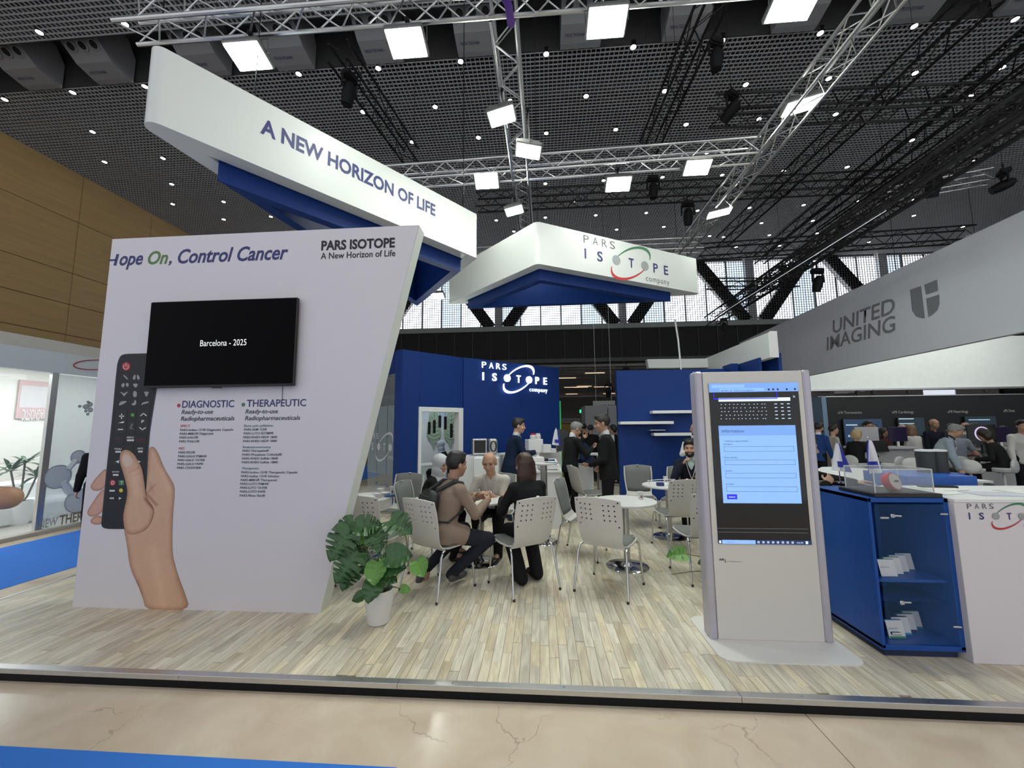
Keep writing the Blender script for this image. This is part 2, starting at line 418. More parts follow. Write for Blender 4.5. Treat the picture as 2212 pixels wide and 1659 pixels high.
def person(label, x, y, yaw, sit=False, seat=.46, H=1.75, z=0., female=False, top='jacket', tc=None, uc=None, lc=None, shc=None, skin='light', hair='short', hc='black',
           lean=6, side_lean=0, tyaw=0, hyaw=0, hpitch=-5, hroll=0, wr=(None, None), wdir=(None, None), wpal=(None, None), legs=None, feet=None, res=.011, fres=.0065, group=None,
           tie=None, beard=None, badge=False, glasses=False, curl=25, bulk=1., skirt=.0, poles=(None, None), sleeve='long', collar=True, name='person'):
    """one figure in its own frame (facing +Y), feet on the ground at z"""
    s = H/1.75; root = thing(name, label, 'person', (x, y, z), math.radians(yaw), group)
    sk = SKIN[skin]; fem = .93 if female else 1.
    P = V3(0, 0, (seat+.10) if sit else .94*s)
    T = rotm(0, -lean, side_lean)
    upv = T @ V3(0, 0, 1); N = P+upv*.50*s
    TT = rotm(tyaw, -lean, side_lean); sx = TT @ V3(1, 0, 0); fw = TT @ V3(0, 1, 0)
    sh = .175*s*fem
    SL, SR = N-upv*.085*s-sx*sh, N-upv*.085*s+sx*sh
    Hf = rotm(hyaw+tyaw, hpitch-lean*.3, hroll); hx, hy, hz = Hf[:, 0], Hf[:, 1], Hf[:, 2]
    HC = N+upv*.06*s+hz*.105*s+hy*.022*s
    hs = s*1.08*(.96 if female else 1)
    arms = []
    for i, (S, sg) in enumerate(((SL, -1), (SR, 1))):
        Wt = wr[i] if wr[i] is not None else (S[0]+sg*.06, S[1]+.10 if not sit else .30, S[2]-.52*s if not sit else P[2]+.12)
        pole = V3(sg*.5, -.6, -.6) if poles[i] is None else np.array(poles[i], float)
        E_, W_ = ik(S, np.array(Wt, float), .285*s, .25*s, pole)
        d = nrm(W_-E_) if wdir[i] is None else nrm(np.array(wdir[i], float))
        pal = V3(-sg*1., 0, -.2) if wpal[i] is None else np.array(wpal[i], float)
        arms.append((S, E_, W_, d, pal, sg))
    lg = []
    for i, sg in ((0, -1), (1, 1)):
        hp = P+V3(sg*.09*s*fem, 0, -.02)
        if legs and legs[i]: kn, an = [np.array(q, float) for q in legs[i]]
        elif sit: kn = V3(sg*.13, .44*s, seat+.04); an = V3(sg*.12, .40*s, .09)
        else: kn = V3(sg*.10*s, .02, .50*s); an = V3(sg*.10*s, -.02, .09*s)
        fd = V3(0, 1, 0) if not feet or feet[i] is None else nrm(np.array(feet[i], float))
        lg.append((hp, kn, an, fd))
    pts = np.array([P, HC+V3(0, 0, .13)]+[q for a in arms for q in (a[1], a[2], a[2]+a[3]*.19)]+[q for l in lg for q in (l[1], l[2], l[2]+l[3]*.2, l[2]-V3(0, 0, .09))]+[P+V3(.2, .15, 0), P-V3(.2, .15, 0), N-V3(.22, .15, 0), N+V3(.22, .15, 0)])
    lo = pts.min(0)-.10; hi = pts.max(0)+.08
    zones = [(HC, .13*s)]
    if res < .013: zones += [(a[2]+a[3]*.09, .085) for a in arms]
    B = Field(lo, hi, res*1.25, fres if res < .013 else res, zones)
    # torso under the clothes
    tor = [(0, .135*s*fem, .10*s, 0), (.25, .125*s*fem, .095*s, 0), (.6, .142*s*fem, .100*s, .0), (.78, .135*s*fem, .085*s, 0), (.92, .07*s*fem, .062*s, 0)]
    B.loft(P, N, sx, tor, rnd=.05)
    B.cone(N-upv*.03, HC-hz*.05*s-hy*.02, .058*s*fem, .054*s*fem, k=.03)
    # head
    hp_ = lambda a, b, c: HC+hx*a*hs+hy*b*hs+hz*c*hs
    B.ell(hp_(0, -.012, .030), (.077*hs, .098*hs, .088*hs), Hf, k=.02)
    B.ell(hp_(0, .026, -.045), (.058*hs, .062*hs, .070*hs), Hf, k=.035)
    B.ell(hp_(0, .060, -.092), (.026*hs, .022*hs, .020*hs), Hf, k=.025)
    B.ell(hp_(0, .075, .030), (.052*hs, .016*hs, .012*hs), Hf, k=.02)
    for sg in (-1, 1):
        B.ell(hp_(sg*.033, .092, .006), (.019*hs, .018*hs, .012*hs), Hf, k=.012, op='s')
        B.ell(hp_(sg*.045, .062, -.030), (.020*hs, .020*hs, .018*hs), Hf, k=.02)
        if hair != 'hijab': B.ell(hp_(sg*.080, -.012, -.008), (.011*hs, .022*hs, .034*hs), Hf, k=.006)
    B.cone(hp_(0, .084, .012), hp_(0, .108, -.028), .009*hs, .013*hs, k=.014)
    B.ell(hp_(0, .094, -.036), (.019*hs, .010*hs, .009*hs), Hf, k=.008)
    B.ell(hp_(0, .086, -.066), (.026*hs, .012*hs, .012*hs), Hf, k=.010)
    for S, E_, W_, d, pal, sg in arms:
        B.cone(S, E_, .046*s*fem, .041*s*fem, k=.03); B.cone(E_, W_, .042*s*fem, .027*s*fem, k=.015)
        hand(B, W_, d, pal, sg, curl, s=s*(.95 if female else 1.))
    for hp, kn, an, fd in lg:
        B.cone(hp, kn, .080*s, .054*s, k=.03); B.cone(kn, an, .054*s, .036*s, k=.015); B.cone(an, an+fd*.10-V3(0, 0, .045), .034, .03, k=.02)
    B.build('body', sk, root)
    # eyes, mouth
    if res < .013:
        for sg in (-1, 1):
            MB().lathe([(.0, -.0045), (.0105*hs, -.001), (.0105*hs, .001), (0, .0045)], hp_(sg*.031, .0785, .008), 10, M3=Matrix(Hf) @ Matrix.Diagonal((1, 1, .62)) @ Matrix.Rotation(math.radians(-90), 3, 'X')).build('eye', EYE, root)
        mb = MB(); mb.tube([hp_(-.024, .088, -.062), hp_(0, .099, -.066), hp_(.024, .088, -.062)], [.002, .004, .002], 6); mb.build('mouth', MOUTH, root)
        hm = HAIRM[beard or (hc if hair != 'bald' else 'dark')] if hair != 'hijab' else HAIRM['dark']
        for sg in (-1, 1): MB().tube([hp_(sg*.014, .091, .030), hp_(sg*.032, .086, .036), hp_(sg*.052, .070, .029)], [.0025, .0035, .002], 6).build('eyebrow', hm, root)
    # trousers
    if lc is None: lc = cloth('black_trousers', (.013, .013, .015))
    Tr = Field(lo, hi, res*1.2, None)
    Tr.loft(P-V3(0, 0, .10*s), P+upv*.12*s, V3(1, 0, 0), [(0, .16*s*fem, .125*s, 0), (1, .150*s*fem, .115*s, 0)], rnd=.05)
    wide = 1.0+skirt
    for hp, kn, an, fd in lg:
        Tr.cone(hp, kn, .098*s, .072*s*wide, k=.03); Tr.cone(kn, an+nrm(an-kn)*.015, .072*s*wide, .054*s*wide**2, k=.015)
        Tr.cone(an, an-fd*.01+nrm(an-kn)*.042, .050*s*wide**2, .048*s*wide**2, k=.01)
    for hp, kn, an, fd in lg: pass
    Tr.build('trousers', lc, root)
    # shoes
    if shc is None: shc = mat('black_leather_shoe', (.012, .011, .010), .35, var=.1)
    for hp, kn, an, fd in lg:
        c = an+fd*.05; dn = V3(0, 0, -1) if abs(fd[2]) < .5 else nrm(np.cross(np.cross(fd, V3(0, 0, -1)), fd))
        if abs(fd[2]) >= .5: dn = nrm(V3(0, -1, 0)-fd*(V3(0, -1, 0) @ fd))
        sd_ = np.cross(fd, -dn); R = np.stack([sd_, fd, -dn], 1); q = Field(c-.24, c+.24, .009)
        q.ell(an+fd*.10+dn*.058, (.046*s, .105*s, .040*s), R, k=.02); q.ell(an-fd*.015+dn*.045, (.040*s, .060*s, .050*s), R, k=.03)
        q.cut(an+dn*.088, dn); q.build('shoe', shc, root)
    # upper garment
    if tc is None: tc = cloth('black_jacket', (.012, .012, .013))
    g = .026 if top == 'jacket' else .014; bk = bulk
    J = Field(lo, hi, res, .009 if res < .013 else None, [(N, .12)] if res < .013 else ())
    hem = -.34 if top == 'jacket' and not sit else (-.20 if top == 'jacket' else -.10)
    if sit: hem = -.24 if top == 'jacket' else -.14
    st = [(hem, (.165 if not sit else .18)*s*fem*bk+g*.5, .118*s*bk+g, .0), (0, .150*s*fem*bk+g, .112*s*bk+g, .0), (.25, .132*s*fem*bk+g, .102*s*bk+g, .0), (.6, .152*s*fem+g, .110*s+g, .0), (.76, .158*s*fem+g*.8, .10*s+g*.7, -.005), (.90, .13*s*fem, .085*s, -.008), (.99, .070*s*fem, .065*s, -.01)]
    J.loft(P, N, sx, st, rnd=.02)
    if sit and top == 'jacket':
        for hp, kn, an, fd in lg: J.cone(hp+V3(0, 0, .015), hp+(kn-hp)*.38+V3(0, 0, .01), .112*s*fem, .100*s*fem, k=.03)
    for S, E_, W_, d, pal, sg in arms:
        EE = S+(E_-S)*.62 if sleeve == 'short' else E_
        J.cone(S, EE, .056*s*fem+g*.35, .046*s*fem+g*.3, k=.03)
        J.cone(N-upv*.055*s+sx*sg*.03*s, S+upv*.004, .052*s*fem, .052*s*fem+g*.2, k=.03)
        if sleeve == 'long': J.cone(E_, W_-(W_-E_)*.06, .050*s*fem+g*.3, .036*s*fem+g*.3, k=.012)
        elif sleeve == 'short': pass
    if top in ('jacket',) and uc is not None:
        q0 = P+upv*.22*s+fw*.20; q1 = N+fw*.10-upv*.02
        J.cone(q0, q1, .006, .062*s, k=.006, op='s'); J.cone(q1, N+upv*.06, .062*s, .060*s, k=.006, op='s')
    elif top in ('jacket', 'shirt', 'polo'):
        J.cone(N+fw*.09-upv*.05, N+upv*.06+fw*.03, .02, .052*s, k=.006, op='s')
    J.build({'jacket': 'jacket', 'shirt': 'shirt', 'polo': 'polo_shirt', 'vest': 'waistcoat'}.get(top, 'top'), tc, root)
    if uc is not None:
        U = Field(lo, hi, res, .008 if res < .013 else None, [(N, .10)] if res < .013 else ())
        st = [(.05, .125*s*fem, .108*s, .006), (.6, .135*s*fem, .116*s, .006), (.85, .12*s*fem, .088*s, .004), (.97, .070*s*fem, .064*s, .0)]
        U.loft(P, N, sx, st, rnd=.03)
        U.cone(N-upv*.02, N+upv*.035, .066*s*fem, .060*s*fem, k=.01)
        if top == 'vest':
            for S, E_, W_, d, pal, sg in arms: U.cone(S, E_, .064*s, .052*s, k=.03); U.cone(E_, W_, .052*s, .040*s, k=.012)
        U.build('shirt', uc, root)
        if collar:
            for sg in (-1, 1):
                mb = MB()
                c0 = N+upv*.035+fw*.052; c1 = N+upv*.045+sx*sg*.058+fw*.01; c2 = N-upv*.035+fw*.092+sx*sg*.045
                mb.slab(c0, c2, c1+fw*.01, c1, .004)
                mb.build('collar', uc, root)
            if top == 'jacket':
                for sg in (-1, 1):
                    mb = MB()
                    a0 = N+upv*.03+sx*sg*.07+fw*.02; a1 = N-upv*.10+sx*sg*.098+fw*.118; a2 = P+upv*.23*s+fw*.138+sx*sg*.012; a3 = N-upv*.06+sx*sg*.050+fw*.105
                    mb.slab(a0, a1, a2, a3, .004*sg); mb.slab(a3, a2, a1, a0, .004*sg)
                    mb.build('lapel', tc, root)
    if top == 'jacket' and uc is None and hair != 'hijab' and res < .013:
        MB().tube([N+upv*(.028-.012*math.sin(t))+sx*math.cos(t)*.066*s-fw*(math.sin(t)*.056*s)+fw*.0 for t in np.linspace(-.5, math.pi+.5, 14)], [.006]+[.013]*12+[.006], 8).build('collar', tc, root)
    if tie is not None:
        mb = MB(); a0 = N-upv*.005+fw*.075; a1 = N-upv*.12+fw*.126; a2 = P+upv*.22*s+fw*.140
        mb.tube([a0, a0-upv*.03+fw*.012], [.014, .010], 8); mb.slab(a0-sx*.012, a1-sx*.026, a1+sx*.026, a0+sx*.012, .006); mb.slab(a1-sx*.026, a2-sx*.03, a2+sx*.03, a1+sx*.026, .006)
        mb.build('tie', tie, root)
    # hair
    Hh = Field(HC-.30*s, HC+.30*s, .0065 if res < .013 else .011)
    if hair in ('short', 'quiff', 'bun'):
        Hh.ell(hp_(0, -.014, .034), (.087*hs, .106*hs, .096*hs), Hf, k=.01)
        if hair == 'quiff': Hh.ell(hp_(0, .045, .100), (.052*hs, .05*hs, .026*hs), Hf, k=.03); Hh.ell(hp_(0, -.02, .108), (.055*hs, .07*hs, .024*hs), Hf, k=.03)
        else: Hh.ell(hp_(.015, .035, .098), (.058*hs, .055*hs, .030*hs), Hf, k=.03)
        Hh.cut(hp_(0, .088, .075), hy*.68-hz*.73)
        if hair == 'quiff': Hh.cut(hp_(0, -.085, -.05), -hz)
        if hair == 'bun': Hh.ell(hp_(0, -.12, .05), (.045, .04, .045), Hf, k=.01); 
        Hh.build('hair', HAIRM[hc], root)
    elif hair in ('long', 'bob'):
        L = .25 if hair == 'long' else .10
        Hh.ell(hp_(0, -.016, .032), (.092*hs, .108*hs, .098*hs), Hf, k=.01)
        Hh.loft(hp_(0, -.055, .03), hp_(0, -.065, .03)-V3(0, 0, L+.05), hx, [(0, .098*hs, .066*hs, 0), (.5, .118*hs, .068*hs, 0), (1, .098*hs, .040*hs, 0)], k=.03, rnd=.02)
        Hh.ell(hp_(0, .085, -.04), (.062*hs, .09*hs, .10*hs), Hf, k=.012, op='s')
        Hh.build('hair', HAIRM[hc], root)
    elif hair == 'fringe':
        Hh.ell(hp_(0, -.03, .0), (.084*hs, .088*hs, .072*hs), Hf, k=.01); Hh.cut(hp_(0, -.02, .045), hz*.8+hy*.6); Hh.cut(hp_(0, -.03, .0), hy)
        Hh.build('hair', HAIRM[hc], root)
    elif hair == 'hijab':
        hj = cloth('hijab_%s' % hc, {'white': (.56, .57, .58), 'blue': (.38, .44, .54), 'black': (.01, .01, .012)}[hc])
        Hh.ell(hp_(0, -.014, .028), (.094*hs, .112*hs, .104*hs), Hf, k=.01); Hh.ell(hp_(0, .005, -.07), (.080*hs, .088*hs, .10*hs), Hf, k=.03)
        Hh.loft(HC-hz*.05, N-upv*.06+fw*.03, sx, [(0, .085, .09, 0), (.6, .078, .085, 0), (1., .125, .115, .01)], k=.04, rnd=.03)
        Hh.ell(hp_(0, .105, -.018), (.050*hs, .075*hs, .070*hs), Hf, k=.01, op='s')
        Hh.build('headscarf', hj, root)
    if beard:
        Q = Field(HC-.16, HC+.16, .006 if res < .013 else .011)
        Q.ell(hp_(0, .034, -.060), (.064*hs, .064*hs, .062*hs), Hf, k=.01); Q.ell(hp_(0, .062, -.098), (.036*hs, .030*hs, .030*hs), Hf, k=.02)
        Q.ell(hp_(0, .10, -.062), (.024*hs, .04*hs, .010*hs), Hf, k=.006, op='s'); Q.cut(hp_(0, .09, -.046), hz*.9+hy*.25)
        Q.cut(hp_(0, -.005, 0), -hy); Q.build('beard', HAIRM[beard], root)
    if glasses:
        mb = MB(); 
        for sg in (-1, 1):
            c = hp_(sg*.032, .098, .006); mb.tube([c+(hx*math.cos(a)*.022+hz*math.sin(a)*.016)*hs for a in np.linspace(0, 2*math.pi, 13)[:-1]], .0018, 5, closed=True)
            mb.tube([hp_(sg*.054, .096, .010), hp_(sg*.080, .0, .006)], .0018, 5)
        mb.tube([hp_(-.010, .100, .010), hp_(.010, .100, .010)], .0018, 5); mb.build('glasses', BLACK, root)
    if badge:
        mb = MB(); b0 = P+upv*.20*s+fw*.152
        for sg in (-1, 1): mb.tube([N+upv*.02+sx*sg*.06-fw*.03, N-upv*.03+sx*sg*.075+fw*.085, P+upv*.34*s+fw*.150+sx*sg*.045, b0], .0055, 6)
        mb.build('lanyard', mat('lanyard', (.66, .58, .56), .7, var=.5, scale=90), root)
        mb = MB(); mb.box(b0-upv*.055, (.085, .006, .11), R=Matrix(TT), b=.002); mb.build('badge', PAPER, root)

    return root, dict(N=N, P=P, upv=upv, sx=sx, fw=fw, HC=HC, hx=hx, hy=hy, hz=hz, arms=arms, hs=hs)
# ================================================================== THE HALL
def wood_mat(name, a, b, sc=(6, 60, 1), rough=.4, grain=.5):
    m = bpy.data.materials.new(name); m.use_nodes = True; nt = m.node_tree; bs = nt.nodes['Principled BSDF']; bs.inputs['Roughness'].default_value = rough
    L = nt.links.new; g = nt.nodes.new('ShaderNodeNewGeometry'); oi = nt.nodes.new('ShaderNodeObjectInfo')
    mp = nt.nodes.new('ShaderNodeMapping'); mp.inputs['Scale'].default_value = sc
    ad = nt.nodes.new('ShaderNodeMath'); ad.operation = 'ADD'; L(g.outputs['Random Per Island'], ad.inputs[0]); L(oi.outputs['Random'], ad.inputs[1])
    fr = nt.nodes.new('ShaderNodeMath'); fr.operation = 'FRACT'; L(ad.outputs[0], fr.inputs[0])
    off = nt.nodes.new('ShaderNodeVectorMath'); off.operation = 'MULTIPLY_ADD'; cmb = nt.nodes.new('ShaderNodeCombineXYZ')
    L(fr.outputs[0], cmb.inputs[0]); L(fr.outputs[0], cmb.inputs[1]); L(cmb.outputs[0], off.inputs[0]); off.inputs[1].default_value = (37, 91, 0); L(g.outputs['Position'], off.inputs[2])
    L(off.outputs[0], mp.inputs[0])
    nz = nt.nodes.new('ShaderNodeTexNoise'); nz.inputs['Scale'].default_value = 1; nz.inputs['Detail'].default_value = 5; nz.inputs['Distortion'].default_value = .8
    L(mp.outputs[0], nz.inputs['Vector'])
    r = nt.nodes.new('ShaderNodeValToRGB'); e = r.color_ramp.elements; e[0].position = .28; e[0].color = b+(1,); e[1].position = .62; e[1].color = a+(1,)
    L(nz.outputs['Fac'], r.inputs[0])
    hs = nt.nodes.new('ShaderNodeHueSaturation'); L(r.outputs[0], hs.inputs['Color'])
    mr = nt.nodes.new('ShaderNodeMapRange'); mr.inputs[3].default_value = .80; mr.inputs[4].default_value = 1.10; L(fr.outputs[0], mr.inputs[0]); L(mr.outputs[0], hs.inputs['Value'])
    m2 = nt.nodes.new('ShaderNodeMath'); m2.operation = 'MULTIPLY'; m2.inputs[1].default_value = 7.31; L(fr.outputs[0], m2.inputs[0]); f2 = nt.nodes.new('ShaderNodeMath'); f2.operation = 'FRACT'; L(m2.outputs[0], f2.inputs[0])
    mr2 = nt.nodes.new('ShaderNodeMapRange'); mr2.inputs[3].default_value = .75; mr2.inputs[4].default_value = 1.2; L(f2.outputs[0], mr2.inputs[0]); L(mr2.outputs[0], hs.inputs['Saturation'])
    L(hs.outputs[0], bs.inputs['Base Color']); return m
PLANK = wood_mat('pale_oak_plank', (.81, .735, .57), (.54, .455, .335), sc=(26, 3.2, 1), rough=.38)
PLANKSUB = mat('plank_underlay', (.22, .18, .13), .8)
EDGE_Y = 2.615; PX0, PX1 = -5.22, 7.2; PZ = -.004
# raised laminate platform
pf = MB(); pf.box2((PX0, EDGE_Y, -.06), (PX1, 10.9, PZ-.004)); platform = pf.build('floor', PLANKSUB, kind='structure')
PW = .0665; rows = int((PX1-PX0)/PW); cells = []
rng = random.Random(3)
for i in range(rows):
    x = PX0+PW*i; y = EDGE_Y+.045-rng.random()*.4
    while y < 10.88:
        L_ = rng.choice((.30, .38, .46, .54, .62)); y0 = max(y, EDGE_Y+.045); y1 = min(y+L_, 10.88)
        if y1-y0 > .03: cells.append((x, y0, y1))
        y += L_
def in_view(x, y):
    q = Vector((x, y, -CAMH)); d = q.dot(FW); 
    return d > .2 and abs(q.dot(RT)/d*F) < 1140 and abs(q.dot(UP)/d*F) < 860
vis = [c for c in cells if in_view(c[0], (c[1]+c[2])/2) and not (-4.3 < c[0] < -1.9 and c[1] > 3.6)]
vis.sort(key=lambda c: (c[1]+c[2])/2**1+abs(c[0])*.25); near = set(vis[:300]); pm = {}
for (x, y0, y1) in near:
    L_ = round(y1-y0, 2)
    if L_ not in pm:
        b = MB(); b.add([(0, 0, -.01), (PW-.0012, 0, -.01), (PW-.0012, 1, -.01), (0, 1, -.01), (.0006, .0006, 0), (PW-.0018, .0006, 0), (PW-.0018, .9994, 0), (.0006, .9994, 0)],
              [(4, 5, 6, 7), (0, 1, 5, 4), (1, 2, 6, 5), (2, 3, 7, 6), (3, 0, 4, 7)]); me = b.mesh('plank')
        for v in me.vertices: v.co.y *= L_-.0012
        me.materials.append(PLANK); pm[L_] = me
    put('plank', pm[L_], platform, loc=(x, y0, rng.uniform(-.0006, .0002)))
b = MB()
for (x, y0, y1) in cells:
    if (x, y0, y1) in near: continue
    z = rng.uniform(-.0006, .0002); b.add([(x, y0, z), (x+PW-.0012, y0, z), (x+PW-.0012, y1-.0012, z), (x, y1-.0012, z), (x, y0, -.01), (x+PW-.0012, y0, -.01)], [(0, 1, 2, 3), (4, 5, 1, 0)])
b.build('planks', PLANK, platform, kind='stuff')
# metal edge profile in sections, black riser
xs = [PX0-.01, -2.4, -.93, 1.16, 3.3, PX1]
for i in range(5):
    b = MB(); b.box2((xs[i]+.001, EDGE_Y-.008, -.006), (xs[i+1]-.001, EDGE_Y+.044, .005), .0015); b.box2((xs[i]+.001, EDGE_Y-.010, -.027), (xs[i+1]-.001, EDGE_Y-.002, .004), .001)
    b.build('edge_profile', ALU, platform)
    for k in range(3):
        x = xs[i]+(xs[i+1]-xs[i])*(k+.5)/3; MB().lathe([(.005, 0), (.005, .001), (0, .0015)], (x, EDGE_Y+.018, .005), 10).build('screw', STEEL, platform)
b = MB(); b.box2((PX0, EDGE_Y-.006, -.082), (PX1, EDGE_Y+.008, -.010)); b.build('riser', BLACKM, platform)
b = MB(); b.box2((PX0-.012, EDGE_Y, -.03), (PX0+.03, 10.9, .004), .001); b.build('edge_profile', ALU, platform)
# aisle floor of large polished slabs
def stone_mat():
    m = bpy.data.materials.new('polished_beige_concrete'); m.use_nodes = True; nt = m.node_tree; bs = nt.nodes['Principled BSDF']; L = nt.links.new
    bs.inputs['Roughness'].default_value = .16; bs.inputs['Specular IOR Level'].default_value = .38
    g = nt.nodes.new('ShaderNodeNewGeometry'); n1 = nt.nodes.new('ShaderNodeTexNoise'); n1.inputs['Scale'].default_value = 3.5; n1.inputs['Detail'].default_value = 6; n1.inputs['Distortion'].default_value = .6; L(g.outputs['Position'], n1.inputs['Vector'])
    r = nt.nodes.new('ShaderNodeValToRGB'); e = r.color_ramp.elements; e[0].position = .3; e[0].color = (.60, .48, .36, 1); e[1].position = .75; e[1].color = (.72, .605, .475, 1); L(n1.outputs['Fac'], r.inputs[0])
    # hairline cracks: edges of a distorted cell pattern, only where a broad mask allows
    n2 = nt.nodes.new('ShaderNodeTexNoise'); n2.inputs['Scale'].default_value = 5; n2.inputs['Detail'].default_value = 5; L(g.outputs['Position'], n2.inputs['Vector'])
    va = nt.nodes.new('ShaderNodeVectorMath'); va.operation = 'MULTIPLY_ADD'; va.inputs[1].default_value = (.35, .35, 0); L(n2.outputs['Color'], va.inputs[0]); L(g.outputs['Position'], va.inputs[2])
    vo = nt.nodes.new('ShaderNodeTexVoronoi'); vo.feature = 'DISTANCE_TO_EDGE'; vo.inputs['Scale'].default_value = 1.3; L(va.outputs[0], vo.inputs['Vector'])
    lt = nt.nodes.new('ShaderNodeMapRange'); lt.inputs[1].default_value = 0; lt.inputs[2].default_value = .006; lt.inputs[3].default_value = .55; lt.inputs[4].default_value = 0; L(vo.outputs['Distance'], lt.inputs[0])
    n3 = nt.nodes.new('ShaderNodeTexNoise'); n3.inputs['Scale'].default_value = 1.6; L(g.outputs['Position'], n3.inputs['Vector'])
    mk = nt.nodes.new('ShaderNodeMapRange'); mk.inputs[1].default_value = .45; mk.inputs[2].default_value = .6; L(n3.outputs['Fac'], mk.inputs[0])
    mu = nt.nodes.new('ShaderNodeMath'); mu.operation = 'MULTIPLY'; L(lt.outputs[0], mu.inputs[0]); L(mk.outputs[0], mu.inputs[1])
    mx = nt.nodes.new('ShaderNodeMix'); mx.data_type = 'RGBA'; L(mu.outputs[0], mx.inputs['Factor']); L(r.outputs[0], mx.inputs['A']); mx.inputs['B'].default_value = (.16, .11, .08, 1)
    L(mx.outputs['Result'], bs.inputs['Base Color'])
    mr = nt.nodes.new('ShaderNodeMapRange'); mr.inputs[3].default_value = .10; mr.inputs[4].default_value = .28; L(n1.outputs['Fac'], mr.inputs[0]); L(mr.outputs[0], bs.inputs['Roughness'])
    return m
STONE = stone_mat(); AZ = -.075
b = MB(); b.box2((-26, -3, -.2), (40, 60, AZ-.012)); aisle = b.build('floor_aisle', mat('joint_dark', (.10, .09, .08), .8), kind='structure')
JX = G(1742, 1545, AZ).x; sx_ = [JX-17.4, JX-11.6, JX-5.8, JX, JX+5.8, JX+11.6]
for i in range(5):
    for j, (y0, y1) in enumerate(((-3, 8.3), (8.3, 20))):
        MB().box2((sx_[i]+.003, y0+.003, AZ-.012), (sx_[i+1]-.003, y1-.003, AZ)).build('slab', STONE, aisle)
b = MB(); b.box2((-26, 20, AZ-.01), (40, 60, AZ-.001)); b.build('far_slab', mat('dark_hall_floor', (.10, .095, .09), .4), aisle)
CARPET = mat('blue_carpet', (.035, .20, .72), .95, var=.10, scale=400, bump=.25)
b = MB(); b.box2((-14, -1.2, AZ), (-.74, 2.10, AZ+.006), .001); b.build('blue_carpet_runner', CARPET, label='bright blue carpet runner across the aisle at the bottom left', cat='carpet')
b = MB(); b.box2((-7.8, 2.9, AZ), (-5.78, 20, AZ+.006), .001); b.build('blue_carpet_runner', CARPET, label='bright blue carpet runner left of the tall white panel', cat='carpet')
b = MB(); b.box2((6.9, 2.4, AZ+.0), (22, 14.0, AZ+.008)); b.build('grey_carpet', mat('dark_grey_carpet', (.075, .068, .062), .95, var=.1, scale=300, bump=.2), label='dark grey carpet under the dark stand at the right', cat='carpet')

# ------------------------------------------------------------------ ceiling
CZ = 13.5; XL, XR, YF = -21.3, 31., 28.4
b = MB(); b.box2((XL-1, -2, CZ+2.4), (XR, YF+.4, CZ+2.7)); ceil = b.build('ceiling', mat('dark_deck', (.07, .07, .075), .9), kind='structure')
GRILLE = mat('grey_grille_bar', (.52, .52, .53), .6, var=.08, scale=.4)
def grid(x0, x1, y0, y1, z, c, name):
    b = MB(); w_, h_ = .011, .020
    nx = int((x1-x0)/c); ny = int((y1-y0)/c)
    for i in range(nx+1): x = x0+i*c; b.box2((x-w_, y0, z), (x+w_, y1, z+h_*2))
    for j in range(ny+1): y = y0+j*c; b.box2((x0, y-w_, z+.001), (x1, y+w_, z+h_*2-.001))
    return b.build(name, GRILLE, ceil, kind='stuff')
grid(XL, XR, 3.2, 9.8, CZ, .15, 'open_cell_grille'); grid(XL, 15., 11.45, YF, CZ, .15, 'open_cell_grille'); grid(15., XR, 11.45, YF, CZ, .15, 'open_cell_grille')
# steel decking ribs and ducts above the grille
DECK = mat('dark_steel_deck', (.12, .125, .135), .7)
b = MB()
for k in range(90): y = 12+k*.185; b.box2((XL, y, CZ+1.2), (XR, y+.07, CZ+1.26))
b.build('deck_ribs', DECK, ceil, kind='stuff')
for y in (13.2, 16.4, 19.6, 22.8, 26.):
    MB().box2((XL, y, CZ+.35), (XR, y+.35, CZ+.9)).build('duct', DECK, ceil)
